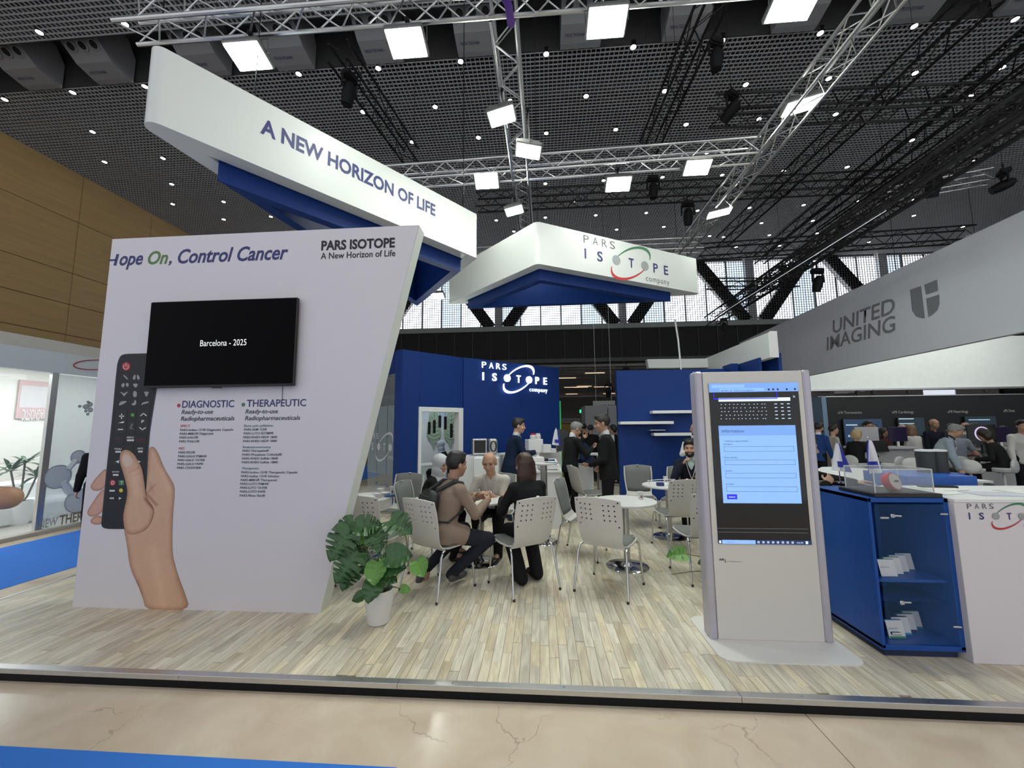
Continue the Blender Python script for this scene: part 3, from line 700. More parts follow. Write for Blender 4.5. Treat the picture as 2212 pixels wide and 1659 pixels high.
# recess with air units
b = MB(); b.box2((XL, 9.8, CZ+.02), (XR, 9.86, CZ+1.3)); b.box2((XL, 11.39, CZ+.02), (XR, 11.45, CZ+1.3)); b.box2((XL, 9.86, CZ+1.3), (XR, 11.39, CZ+1.34)); b.build('recess', mat('recess_grey', (.05, .05, .05), .8), ceil)
UNIT = mat('air_unit_grey', (.30, .30, .31), .55, var=.04); HOLE = mat('nozzle_dark', (.01, .01, .01), .7, var=0)
def air_unit():
    root = thing('air_unit', '', 'air unit', (0, 0, 0), 0, 'air units with round nozzles in the ceiling recess')
    b = MB(); M4 = Matrix(((0, 0, 1, 0), (1, 0, 0, 0), (0, 1, 0, 0), (0, 0, 0, 1)))
    b.prism([(-.10, -.10), (.42, -.20), (.60, -.20), (.60, .65), (.3, 1.15), (-.5, 1.15), (-.82, .40)], -.62, .62, M4=M4); b.build('housing', UNIT, root)
    n = Vector((0, -.62, -.40)).normalized(); a = Vector((0, -.10, -.10)); c2 = Vector((0, -.82, .40)); up = (c2-a).normalized(); n = Vector((0, -up.z, up.y))
    n = Vector((0, -(c2-a).z, (c2-a).y)).normalized(); c0 = (a+c2)/2; M3 = Matrix((Vector((1, 0, 0)), -n.cross(Vector((1, 0, 0))), n)).transposed()
    for x in (-.39, 0, .39):
        q = thing('nozzle', None, None); q.parent = root; q.name = 'nozzle'
        q2 = MB().lathe([(.175, -.01), (.175, .03), (.14, .045), (.10, .0), (.09, -.0)], c0+Vector((x, 0, 0)), 24, M3=M3, cap=False).build('nozzle', UNIT, root)
        bpy.data.objects.remove(q); q2.name = 'nozzle'
        MB().lathe([(.115, .012), (0, .013)], c0+Vector((x, 0, 0)), 20, M3=M3, cap=False).build('throat', HOLE, q2)
    P0 = Vector((-.50, .22, -.170)); text('TROX TECHNIK', P0, P0+Vector((.62, 0, 0)), .085, NAVYINK, root, n=Vector((0, -.18, -.98)).normalized(), off=.008)
    for x in (-.4, -.1, .2, .45): MB().box((x, .60, -.10), (.16, .12, .14), b=.02).build('outlet_tab', UNIT, root)
    return root
au = air_unit(); first = True
for k, (u, lab) in enumerate(((40, 'grey air unit with round nozzles in the ceiling recess, leftmost'), (205, 'grey air unit with three round nozzles, second from the left in the ceiling recess'), (430, 'grey air unit half hidden behind the front truss above the slogan banner'),
        (620, 'grey air unit just right of the leftmost floodlight'), (820, 'grey air unit behind the floodlight second from left'), (1028, 'grey air unit left of the middle truss'), (1255, 'grey air unit behind the front floodlight right of the middle truss'),
        (1480, 'grey air unit with lettering at the top, behind the black truss'), (1720, 'grey air unit behind the big floodlight at the top'), (1965, 'grey air unit right of the long right-hand truss'), (2200, 'grey air unit in the top right corner'))):
    p = G(u, 150-.058*u, CZ); o = au if first else copy_tree(au); first = False
    o.location = (p.x, 10.72, CZ+.12); o['label'] = lab
# ceiling downlights
SPOT = emit('downlight_glow', (1., .95, .88), 26., False)
pts = [(85,70),(270,52),(10,215),(157,200),(313,187),(200,285),(226,350),(352,342),(371,398),(373,441),(483,436),(483,474),(585,468),(645,160),(817,148),(995,133),(1180,117),(1368,102),(1560,88),(1772,72),(1975,57),(2193,42),(610,258),(784,242),(940,231),(1102,218),(1266,208),(1436,197),(1611,183),(1790,170),(1977,158),(2165,146),
 (590,322),(890,307),(1033,297),(1180,288),(1330,280),(1482,269),(1640,257),(1805,247),(1970,303),(2122,296),(1527,330),(1178,397),(1304,390),(1431,383),(1560,378),(1693,369),(1830,361),(2106,347),(1241,434),(1350,428),(1072,476),(1178,470),(1287,465),(1396,460),(1507,455),(1619,449),(1736,443),(1852,434),(1975,431),(1974,466),(2080,490),
 (1332,496),(1434,490),(1533,510),(1645,482),(1756,477),(1868,470),(1662,508),(1765,504),(1563,512),(1684,531),(1780,529),(1877,523),(1110,500),(1020,530),(1590,534),(2100,205),(1034,298),(735,345)]
sp = None
for (u, v) in pts:
    p = G(u, v, CZ-.02)
    if p.y > 28: continue
    if sp is None:
        sp = thing('downlight', 'small round downlight shining in the open-cell ceiling', 'light', (0, 0, 0), 0, 'downlights in the open-cell ceiling')
        MB().lathe([(.10, .0), (.11, .12), (.12, .16)], n=14).build('can', BLACKM, sp); MB().lathe([(.085, -.004), (.085, .0)], n=12).build('lens', SPOT, sp); o = sp
    else: o = copy_tree(sp)
    o.location = p

# ------------------------------------------------------------------ left timber wall
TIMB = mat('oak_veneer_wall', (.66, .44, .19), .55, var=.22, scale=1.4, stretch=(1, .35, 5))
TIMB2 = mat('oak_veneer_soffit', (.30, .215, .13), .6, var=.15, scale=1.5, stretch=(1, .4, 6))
wl = MB().box2((XL-.5, -3, AZ), (XL-.05, YF, CZ+2.7)).build('wall_left', mat('joint_brown', (.05, .03, .015), .9), kind='structure')
zs = [4.6, 5.9, 7.3, 8.75, 11.2, 13.5]; ys = [6, 9.3, 12.6, 15.9, 19.2, 22.5, 25.8, 28.4]
for i in range(len(ys)-1):
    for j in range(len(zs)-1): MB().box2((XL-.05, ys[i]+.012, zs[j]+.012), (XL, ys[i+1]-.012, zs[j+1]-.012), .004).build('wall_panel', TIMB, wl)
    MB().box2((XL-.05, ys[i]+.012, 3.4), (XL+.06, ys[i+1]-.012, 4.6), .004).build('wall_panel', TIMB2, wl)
# ------------------------------------------------------------------ far wall: black acoustic panels, beam, glazing with diagonal struts
MB().box2((XL, YF+1.2, 13.9), (XR, YF+1.4, CZ+2.7)).build('wall_far_top', BLACKM, kind='structure')
fw = MB().box2((XL, YF+.3, 6.4), (XR, YF+.5, 8.75)).build('wall_far', BLACKM, kind='structure')
AC = mat('black_acoustic_panel', (.011, .011, .013), .7, var=.25, scale=9)
k = 0; x = XL
while x < XR:
    MB().box2((x+.02, YF+.2, 6.5), (x+1.33, YF+.3, 8.6), .01).build('acoustic_panel', AC, fw); x += 1.36
b = MB()
x = XL
while x < XR: b.box2((x-.012, YF+.14, 6.4), (x+.012, YF+.2, 8.6)); x += 1.36
b.build('panel_rails', mat('dark_rail', (.16, .16, .17), .6), fw, kind='stuff')
BEAM = mat('grey_green_beam', (.30, .34, .32), .6)
MB().box2((XL, YF+.0, 8.62), (XR, YF+.4, 9.0), .03).build('trim_1', BEAM, kind='structure')
MB().box2((XL, YF-.2, 6.15), (XR, YF+.5, 6.45), .02).build('trim_2', mat('mezzanine_edge', (.09, .09, .09), .6), kind='structure')
SKYG = mat('milky_daylight_glazing', (.8, .86, .95), .6, var=0, emis=(.86, .93, 1.), es=DAYLIGHT)
SKYG2 = mat('milky_daylight_glazing_blue', (.7, .82, .95), .6, var=0, emis=(.62, .80, 1.), es=DAYLIGHT*.62)
win = thing('window_1', None, None, kind='structure'); MUL = mat('mullion_grey', (.16, .17, .17), .5)
x = XL; i = 0
while x < XR-1:
    for z0, z1 in ((9.0, 10.7), (10.75, 13.6)):
        MB().box2((x+.05, YF+.9, z0), (x+1.48, YF+.93, z1)).build('pane', SKYG if (i % 7) not in (2, 5) else SKYG2, win)
    MB().box2((x-.05, YF+.85, 9.0), (x+.05, YF+.98, 13.7)).build('mullion', MUL, win); x += 1.53; i += 1
STRUT = mat('pale_concrete_strut', (.75, .73, .70), .7)
c0, per = PY(1076, 705, YF).x, 9.2
for k in range(-2, 5):
    cx_ = c0+k*per
    MB().box2((cx_-.28, YF+.45, 8.9), (cx_+.28, YF+.8, 14.2)).build('strut_post', mat('strut_post', (.5, .5, .5), .7), win)
    for sg in (-1, 1):
        a, bb = Vector((cx_+sg*.6, YF+.45, 8.95)), Vector((cx_+sg*4.0, YF+.45, 13.7)); d = (bb-a).normalized(); n = Vector((d.z, 0, -d.x))*.42
        MB().slab(a-n, a+n, bb+n, bb-n, -.35).build('strut', STRUT, win); MB().slab(bb-n, bb+n, a+n, a-n, .35).build('strut', STRUT, win)
b = MB(); x = XL
while x < XR: b.box2((x-.014, YF+.0, 8.95), (x+.014, YF+.03, 13.6)); x += .17
z = 8.98
while z < 13.6: b.box2((XL, YF+.002, z-.014), (XR, YF+.028, z+.014)); z += .17
b.build('window_grille', mat('grille_dark', (.09, .09, .095), .6), win, kind='stuff')
# ------------------------------------------------------------------ low hall under the gallery, behind
LOWC = mat('low_ceiling_grey', (.75, .72, .70), .7)
lc_ = MB().box2((XL, YF+.5, 6.15), (XR+14, 62, 6.4)).build('ceiling_low', LOWC, kind='structure')
for k in range(22):
    MB().box2((XL, YF+1+k*1.5, 6.0), (XR+14, YF+1.12+k*1.5, 6.15)).build('ceiling_rib', mat('low_rib', (.5, .48, .46), .7), lc_)
TUBE = emit('warm_tube_glow', (1, .74, .5), .9, False)
for i, (u, v) in enumerate(((1285, 805), (1370, 834), (1225, 816), (1255, 836), (1316, 850), (1235, 872), (1300, 880), (1400, 858), (1480, 842), (1235, 851), (1262, 834), (1855, 848), (2050, 850))):
    d = ray(u, v); t = (6.0-CAMH)/d.z; p = O+d*t if 28 < (O+d*t).y < 60 else PY(u, v, 45)
    if p.x > 38: p = PY(u, v, 38)
    o = MB().box((p.x, p.y, 5.975), (1.6, .12, .06)).build('tube_light', TUBE, label='warm tube light under the far low ceiling, '+('right of the logo wall', 'small, in the gap', 'nearest the left wall, high', 'short one beside it', 'above the exit sign', 'lower left in the gap', 'low beside the grey booth', 'behind the three shelves', 'behind the kiosk', 'left edge of the gap', 'centre of the gap', 'above the dark stand, left', 'above the dark stand, right')[i], cat='light', group='tube lights under the far low ceiling')
MB().box2((XL, 61.5, AZ), (XR+14, 62, 6.2)).build('wall_back', mat('far_wall_warm', (.13, .115, .10), .7), kind='structure')
for x_ in (XL-.6, XR+14): MB().box2((x_, YF, AZ), (x_+.3, 62, 6.4)).build('wall_low_side', MATS['far_wall_warm'], kind='structure')
MB().box2((XR, YF+.2, AZ), (XR+14.2, YF+.5, CZ)).build('wall_far_right', BLACKM, kind='structure')
MB().box2((XR, -3, AZ), (XR+.3, YF+.5, CZ+2.7)).build('wall_right', mat('dark_side_wall', (.05, .05, .052), .8), kind='structure')

# ------------------------------------------------------------------ trusses
SILV = mat('truss_aluminium', (.60, .60, .60), .28, 1., var=.07, scale=14)
BLKT = mat('truss_black', (.012, .012, .012), .45, .3, var=.1)
def truss(p0, p1, wd, ht, m, label, rc=.025, rb=.010, step=None, parts=True, name='truss', group=None, n=8):
    p0, p1 = Vector(p0), Vector(p1); d = p1-p0; L_ = d.length; d.normalize(); s_ = d.cross(Vector((0, 0, 1))).normalized(); u_ = s_.cross(d)
    root = thing(name, label, 'truss', p0, 0, group); step = step or wd
    q = [s_*(-wd/2)+u_*ht, s_*(wd/2)+u_*ht, s_*(wd/2), s_*(-wd/2)]
    for a in q: MB().tube([a, a+d*L_], rc, n).build('chord', m, root)
    N_ = max(2, int(round(L_/step))); st = L_/N_
    jobs = []
    for fi in range(4):
        a, c = q[fi], q[(fi+1) % 4]
        for k in range(N_): jobs.append((a+d*(st*k), c+d*(st*(k+1))) if k % 2 == 0 else (c+d*(st*k), a+d*(st*(k+1))))
    if parts:
        cache = {}
        for a, c in jobs:
            v = c-a; key = (round(v.x, 3), round(v.y, 3), round(v.z, 3))
            if key not in cache:
                me = MB().tube([(0, 0, 0), v], rb, 6, cap=False).mesh('brace'); me.materials.append(m); cache[key] = me
            put('brace', cache[key], root, loc=a)
    else:
        b = MB()
        for a, c in jobs: b.tube([a, c], rb, 4, cap=False, smooth=False)
        b.build('lattice', m, root, kind='stuff')
    return root
TZ = 6.3
truss((-4.85, 3.86, TZ), (5.2, 3.92, TZ), .29, .29, SILV, 'silver front truss crossing the top of the picture')
truss((-.36, 4.06, TZ), (-.26, 10.2, TZ), .29, .29, SILV, 'silver middle truss running away from the viewer above the two hanging banners')
truss((-2.9, 7.0, TZ), (3.9, 6.8, TZ), .29, .29, SILV, 'silver cross truss behind the slogan banner with three floodlights')
truss((3.98, 2.6, TZ), (4.02, 11.2, TZ), .29, .29, SILV, 'long silver truss on the right slanting down to the logo banner')
truss((-4.7, 10.6, TZ), (4.4, 10.5, TZ), .29, .29, SILV, 'rear silver truss just above the logo banner', parts=False)
truss(G(1915, 432, 8), G(2140, 392, 8), .3, .3, SILV, 'short silver truss among the black trusses on the right', parts=False)
for i, (a, c, z, h, lab) in enumerate((((728, 128), (888, 352), 9., .4, 'black truss running behind the slogan banner on the left'), ((1552, 0), (1400, 335), 9., .4, 'black truss slanting down left of the long silver truss'),
        ((2145, 0), (1560, 532), 9., .4, 'long black truss right of the silver truss, running far back'), ((2290, 150), (1755, 515), 9., .4, 'second long black truss to the right'),
        ((1540, 262), (2290, 232), 8.6, .5, 'double black cross truss at the upper right'), ((1030, 452), (1960, 405), 9., .5, 'black cross truss behind the floodlights'),
        ((1505, 558), (2100, 520), 8.2, .5, 'rear black cross truss in front of the daylight windows'), ((1530, 622), (1720, 622), 8., .4, 'thin black truss before the left window bay'), ((2290, 60), (1640, 570), 9., .4, 'third long black truss, fading behind the grey fascia'))):
    pa, pb = G(*a, z), G(*c, z)
    if (pb-pa).length > 30: pb = pa+(pb-pa).normalized()*30
    truss(pa, pb, .42, h, BLKT, lab, rc=.03, rb=.013, step=.5, parts=False, n=6)
for i, (x, z) in enumerate(((6.15, 5.35), (6.75, 5.75), (7.35, 6.1), (7.9, 6.6))):
    truss((x, 4.0, z), (x+.35, 15.2, z), .38, .34, BLKT, ('lowest', 'second', 'third', 'highest')[i]+' of the four black trusses fanned out over the grey fascia', rc=.024, rb=.011, step=.42, parts=False, n=6)
LEDT = emit('led_strip_glow', (.85, .9, 1), .8, False)
MB().box2((6.1, 7.0, 5.315), (6.108, 13.6, 5.321)).build('led_strip', LEDT, label='thin white light strip along the lowest black truss', cat='light strip')

# ------------------------------------------------------------------ floodlights
GLOW = emit('floodlight_glow', (.93, 1., .90), LAMP_STRENGTH); CAN = mat('floodlight_case', (.10, .10, .10), .5)
def flood(p, size, tilt, rz, label, hang=.25):
    """p = centre of the glass; looks down, tilted towards local -Y"""
    w_, h_ = size; root = thing('floodlight', label, 'floodlight', p, math.radians(rz), 'floodlights clamped to the silver trusses')
    R = Matrix.Rotation(math.radians(tilt), 3, 'X')
    MB().box(R @ Vector((0, 0, -.0)), (w_, h_, .012), R=R).build('glass', GLOW, root)
    b = MB(); b.box(R @ Vector((0, 0, .045)), (w_+.05, h_+.05, .07), R=R, b=.015)
    for k in range(6): b.box(R @ Vector(((k-2.5)*w_/6, 0, .095)), (.008, h_*.8, .04), R=R)
    b.build('case', CAN, root)
    b = MB(); b.tube([R @ Vector((-w_/2-.035, 0, .04)), Vector((-w_/2-.035, 0, hang*.7)), Vector((w_/2+.035, 0, hang*.7)), R @ Vector((w_/2+.035, 0, .04))], .008, 6); b.build('yoke', CAN, root)
    b = MB(); b.tube([(0, 0, hang*.7), (0, 0, hang)], .012, 6); b.box((0, 0, hang), (.05, .05, .06), b=.01); b.build('clamp', BLACKM, root)
for (u, v, z, w_, h_, tl, rz, lab) in (
    (536, 123, 6.02, .40, .28, -14, 0, 'floodlight shining above the left part of the slogan banner'), (878, 95, 6.02, .40, .28, -14, 0, 'second floodlight from the left on the front truss'),
    (1311, 50, 6.02, .40, .28, -14, 0, 'floodlight on the front truss right of the middle truss'), (1716, 8, 6.02, .44, .32, -14, 0, 'largest floodlight, cut by the top edge of the picture'),
    (1084, 253, 6.02, .26, .34, -10, 84, 'upper floodlight on the middle truss'), (1141, 328, 6.05, .26, .34, -10, -84, 'second floodlight down the middle truss'), (1111, 456, 6.05, .26, .34, -10, 84, 'lowest floodlight on the middle truss'),
    (1051, 392, 6.05, .42, .28, -26, 0, 'floodlight on the cross truss left of the middle truss'), (1336, 399, 6.0, .42, .26, -26, 0, 'floodlight hanging under the centre of the cross truss'), (1507, 363, 6.0, .42, .26, -26, 0, 'floodlight on the cross truss near the long right-hand truss'),
    (1733, 229, 6.05, .26, .46, -8, 80, 'floodlight on the long right-hand truss, the upper one'), (1554, 461, 6.05, .26, .46, -8, 80, 'floodlight low on the long right-hand truss'), (945, 640, 4.9, .30, .2, -20, 0, 'small floodlight glimpsed between the two hanging banners')):
    p = PY(u, v, 3.98) if v < 125 else PX(u, v, {84: -.47, -84: -.12, 80: 4.0}[rz]) if rz else PY(u, v, 6.92 if u < 1500 else 6.84) if v < 500 else G(u, v, z)
    flood(p, (w_, h_), tl, rz, lab, max(.1, TZ-p.z) if z > 5 else .4)
for x_, y_, lab in ((10.2, 11.6, 'first'), (12.6, 11.8, 'second'), (15., 12., 'third'), (11., 8.4, 'nearest')):  # unseen fill lights, added to brighten the white fascia and the stand
    flood(Vector((x_, y_, 5.3)), (.45, .32), -38 if y_ > 9 else -5, 180, lab+' added fill light, unseen behind the grey fascia, brightening the white one', .2)
    MB().tube([(x_, y_, 5.5), (x_, y_, CZ)], .006, 5).build('fill_light_cable', BLACKM, label='thin cable holding the '+lab+' added fill light behind the grey fascia', cat='cable')
def stage_light(p, rz, label, s=1., tilt=35):
    root = thing('stage_light', label, 'stage light', p, math.radians(rz), 'black stage lights hanging from the black trusses')
    MB().box((0, 0, .0), (.36*s, .26*s, .14*s), b=.02).build('base_box', BLACKM, root)
    b = MB(); b.tube([(-.2*s, 0, -.05*s), (-.22*s, 0, -.42*s)], .03*s, 6); b.tube([(.2*s, 0, -.05*s), (.22*s, 0, -.42*s)], .03*s, 6); b.box((0, 0, -.08*s), (.44*s, .12*s, .06*s)); b.build('yoke', BLACKM, root)
    R = Matrix.Rotation(math.radians(tilt), 3, 'X'); MB().lathe([(.08*s, .22*s), (.15*s, .1*s), (.16*s, -.12*s), (.13*s, -.3*s), (.13*s, -.34*s)], (0, 0, -.42*s), 16, M3=R).build('lamp_head', BLACKM, root)
    MB().tube([(0, 0, .07*s), (0, 0, .3*s)], .02*s, 6).build('clamp', BLACKM, root)
    MB().tube([(0, 0, .3*s), (0, 0, (CZ if p.y < YF else 6.05)-p.z)], .005, 5).build('hanging_wire', BLACKM, root)
for (u, v, z, s_, rz, tl, lab) in ((1580, 205, 8.4, .75, 30, 60, 'black stage light beside the long silver truss'), (1765, 585, 7.6, 1.1, 10, 20, 'black stage light in front of the window behind the grey fascia'), (1690, 578, 7.8, .9, 40, 15, 'black stage light at the left window bay'),
        (755, 165, 8.6, .8, 70, 10, 'black hoist lamp on the left black truss'), (1545, 92, 8.6, .7, 20, 5, 'black stage light on the truss at the top'), (1815, 495, 8.4, .9, 50, 30, 'black stage light under the second long black truss'), (2012, 365, 8.4, 1.0, 0, 15, 'black stage light on the right among the trusses'),
        (2168, 372, 8, .8, 60, 70, 'black stage light near the right edge'), (1563, 690, 7, .8, 0, 5, 'black stage light at the end of the fanned trusses'), (1485, 440, 8.6, .9, 0, 10, 'black stage light behind the low right floodlight'), (1410, 385, 8.8, .8, 0, 5, 'black stage light behind the cross truss'), (1352, 795, 4.3, .55, 0, 25, 'small black lamp above the right blue wall'), (1314, 830, 4.2, .6, 0, 25, 'small black lamp hanging in the gap between the blue walls')):
    p = G(u, v, z) if z > 4.5 else PY(u, v, 14); stage_light(p, rz, lab, s_, tl)
for (x, y, lab) in ((-4.55, 4.0, 'black chain hoist at the left end of the front truss'), (-.33, 4.0, 'purple sling over the front truss where the middle truss meets it')):
    if x < -4:
        b = MB(); b.tube([(x, y, TZ+.3), (x, y, CZ)], .008, 6); b.build('hoist_cable', BLACKM, label=lab, cat='cable')
    else:
        MB().tube([(x-.05, y-.16, TZ+.30), (x-.02, y-.19, TZ+.05), (x+.05, y-.12, TZ-.05), (x+.06, y+.1, TZ-.03)], .045, 8).build('sling', mat('purple_sling', (.07, .02, .20), .8), label=lab, cat='sling')
for i, (x, y) in enumerate(((-3.2, 3.9), (-.3, 9.8), (3.9, 10.9), (4.0, 3.2))):
    MB().tube([(x, y, TZ+.29), (x, y, CZ)], .006, 6).build('hoist_cable', BLACKM, label='thin black hoist cable from the ceiling to a silver truss', cat='cable', group='hoist cables of the silver trusses')
# ================================================================== THE BOOTH
COLS = (GREYINK, NAVYINK, REDINK, GREENINK, mat('ball_grey', (.33, .35, .35), .4), GREYINK)
# ---- hanging banners: rings of fascia with a navy liner
def ring_banner(name, label, poly, z0, z1, zl, radius):
    """poly = plan corners (ccw), fascia z0..z1, liner down to zl"""
    root = thing(name, label, 'hanging banner', (poly[0][0], poly[0][1], z0))
    base = Vector((poly[0][0], poly[0][1], z0))
    def offs(t, rads):
        n = len(poly); out = []
        for i in range(n):
            a, p, c = Vector(poly[i-1]), Vector(poly[i]), Vector(poly[(i+1) % n])
            e0, e1 = (p-a).normalized(), (c-p).normalized(); n0, n1 = Vector((-e0.y, e0.x)), Vector((-e1.y, e1.x))
            q = p+(n0+n1)*(t/(1+n0.dot(n1)))
            r = rads[i]
            if r > 0:
                cosn = n0.dot(n1); half = math.acos(max(-1, min(1, cosn)))/2
                tl = r*math.tan(half); ctr = q-e0*tl+n0*r; K = 10
                a0 = math.atan2(-n0.y, -n0.x); a1 = math.atan2(-n1.y, -n1.x)
                while a1 < a0: a1 += 2*math.pi
                for k in range(K+1): an = a0+(a1-a0)*k/K; out.append(ctr+Vector((math.cos(an), math.sin(an)))*r)
            else: out += [q]*11
        return out
    T = .20
    o1 = offs(0, radius); o2 = offs(T, [max(0, r-T) for r in radius]); o3 = offs(T+.03, [max(0, r-T) for r in radius])
    def wall(pa, pb, za, zb, nm, m, par):
        b = MB(); N = len(pa); V = lambda p, z: Vector((p.x, p.y, z))-base
        vs = [V(p, za) for p in pa]+[V(p, zb) for p in pa]+[V(p, za) for p in pb]+[V(p, zb) for p in pb]; fs = []
        for i in range(N):
            j = (i+1) % N; fs += [(i, j, N+j, N+i), (2*N+j, 2*N+i, 3*N+i, 3*N+j), (j, i, 2*N+i, 2*N+j), (N+i, N+j, 3*N+j, 3*N+i)]
        b.add(vs, fs, 0, True); me = b.mesh(nm); me.materials.append(m); return put(nm, me, par)
    wall(o1, o2, z0, z1, 'fascia', WHITE_G, root)
    wall(o3, offs(T+.17, [max(0, r-T) for r in radius]), zl, z1-.02, 'liner', BLUE, root)
    return root, base
r1, b1 = ring_banner('hanging_banner', 'long white hanging banner with the slogan A NEW HORIZON OF LIFE and navy inner side', [(-3.84, 2.92), (-1.06, 6.50), (-2.85, 8.95)], 4.52, 5.32, 4.30, [.10, .03, .1])
r2, b2 = ring_banner('hanging_banner', 'white triangular hanging banner with the company mark, right of the slogan banner', [(-.02, 6.82), (3.78, 8.90), (-2.2, 9.0)], 4.52, 5.32, 4.32, [.12, .08, .05])
def on(A, B, u, v, base): return PV(u, v, A, B)-base
A, B_ = (-3.84, 2.92), (-1.06, 6.50)
d1 = Vector((B_[0]-A[0], B_[1]-A[1], 0)).normalized()
p0 = on(A, B_, 562, 291, b1); p1 = on(A, B_, 940, 463, b1); p1.z = p0.z = (p0.z+p1.z)/2
text('A NEW HORIZON OF LIFE', p0, p1, .178, NAVYINK, r1, off=.004, bold=.028, n=d1.cross(Vector((0, 0, 1))))
A, B_ = (-.02, 6.82), (3.78, 8.90)
p0 = on(A, B_, 1262, 553, b2); p1 = on(A, B_, 1444, 580, b2); z_ = (p0.z+p1.z)/2; p1.z = p0.z = z_
logo(p0, p1-p0, (p1-p0).length, r2, COLS)
for (bb, pts) in ((b1, ((-3.2, 3.9, 0), (-1.3, 6.5, 0), (-2.8, 8.2, 0))), (b2, ((0, 7.2, 0), (3.4, 8.9, 0), (-1.8, 8.9, 0)))):
    for q in pts:
        MB().tube([(q[0], q[1], 5.3), (q[0], q[1], CZ)], .005, 6).build('banner_cable', BLACKM, label='thin steel cable that a hanging banner is hung from', cat='cable', group='cables of the two hanging banners')

# ---- tall printed panel
PYF = 3.50
panel = thing('printed_wall', 'tall slanted white display panel printed with a hand holding a remote control', 'display panel', (-3.1, PYF, 0))
def pl(x, y, z): return Vector((x+3.1, y-PYF, z))
pp = [(-4.31, 0), (-1.957, 0), (-1.13, 3.53), (-4.295, 3.53)]
b = MB(); vs = [pl(x, PYF, z) for x, z in pp]+[pl(x, PYF+.16, z) for x, z in pp]
b.add(vs, [(0, 1, 2, 3), (7, 6, 5, 4), (0, 4, 5, 1), (1, 5, 6, 2), (2, 6, 7, 3), (3, 7, 4, 0)]); b.build('board', PRINT, panel)
EDGEM = mat('panel_edge_white', (.80, .83, .78), .4, var=.01)
b = MB(); b.slab(pl(-1.953, PYF+.002, .0), pl(-1.953, PYF+.158, .0), pl(-1.126, PYF+.158, 3.52), pl(-1.126, PYF+.002, 3.52), .004); b.build('edge_strip', EDGEM, panel)
MB().box(pl(-2.6, PYF+.08, 3.532), (2.0, .10, .004)).build('top_cap', EDGEM, panel)
YN = Vector((0, -1, 0)); Xv = Vector((1, 0, 0))
def tp(body, u0, v0, u1, v1, cap, m, bold=0., shear=0., par=None, off=.0025, y=None):
    y = PYF if y is None else y
    a = PY(u0, v0, y); c = PY(u1, v1, y); z = (a.z+c.z)/2; h = cap*abs(PY(u0, v0-10, y).z-a.z)/10
    text(body, pl(a.x, y, z), pl(c.x, y, z), h, m, par or panel, n=YN, bold=bold, shear=shear, off=off)
tp('ope', 258, 573, 308, 571, 28, NAVYINK, .02, .25); tp('On', 319, 571, 362, 569, 27, mat('olive_ink', (.10, .21, .05), .5), .02, .25)
tp(',', 364, 569, 371, 568, 24, NAVYINK, .02, .25); tp('Control Cancer', 384, 567, 622, 561, 29, NAVYINK, .02, .25)
# the H is cut by the panel's left edge
a = PY(240, 574, PYF); b = MB(); zz = a.z
for x0, x1, z0, z1 in ((-4.300, -4.245, .048, .066), (-4.250, -4.222, 0, .118)): b.slab(pl(x0, PYF-.003, zz+z0), pl(x1, PYF-.003, zz+z0), pl(x1+.02, PYF-.003, zz+z1), pl(x0+(.0 if x0 < -4.29 else .02), PYF-.003, zz+z1), .001)
b.build('cut_letter', NAVYINK, panel)
tp('PARS ISOTOPE', 694, 540, 853, 534, 19, mat('black_ink', (.012, .012, .02), .5), .035); tp('A New Horizon of Life', 693, 559, 854, 554, 13, mat('black_ink', (0, 0, 0)), .012)
def c5(x, y): return 100+x/2.766, 740+y/2.766
DGREY = mat('dark_ink', (.05, .055, .08), .5)
def t5(body, x0, y0, x1, y1, cap, m, bold=.01, shear=0.): tp(body, *c5(x0, y0), *c5(x1, y1), cap/2.766, m, bold, shear)
t5('DIAGNOSTIC', 812, 389, 1122, 386, 41, NAVYINK); t5('THERAPEUTIC', 1198, 383, 1552, 380, 41, NAVYINK)
t5('Ready-to-use', 808, 427, 996, 425, 25, DGREY, .012, .2); t5('Radiopharmaceuticals', 804, 467, 1125, 464, 25, DGREY, .012, .2)
t5('Ready-to-use', 1190, 424, 1384, 422, 25, DGREY, .012, .2); t5('Radiopharmaceuticals', 1187, 464, 1517, 461, 25, DGREY, .012, .2)
R_ = '\u00ae'
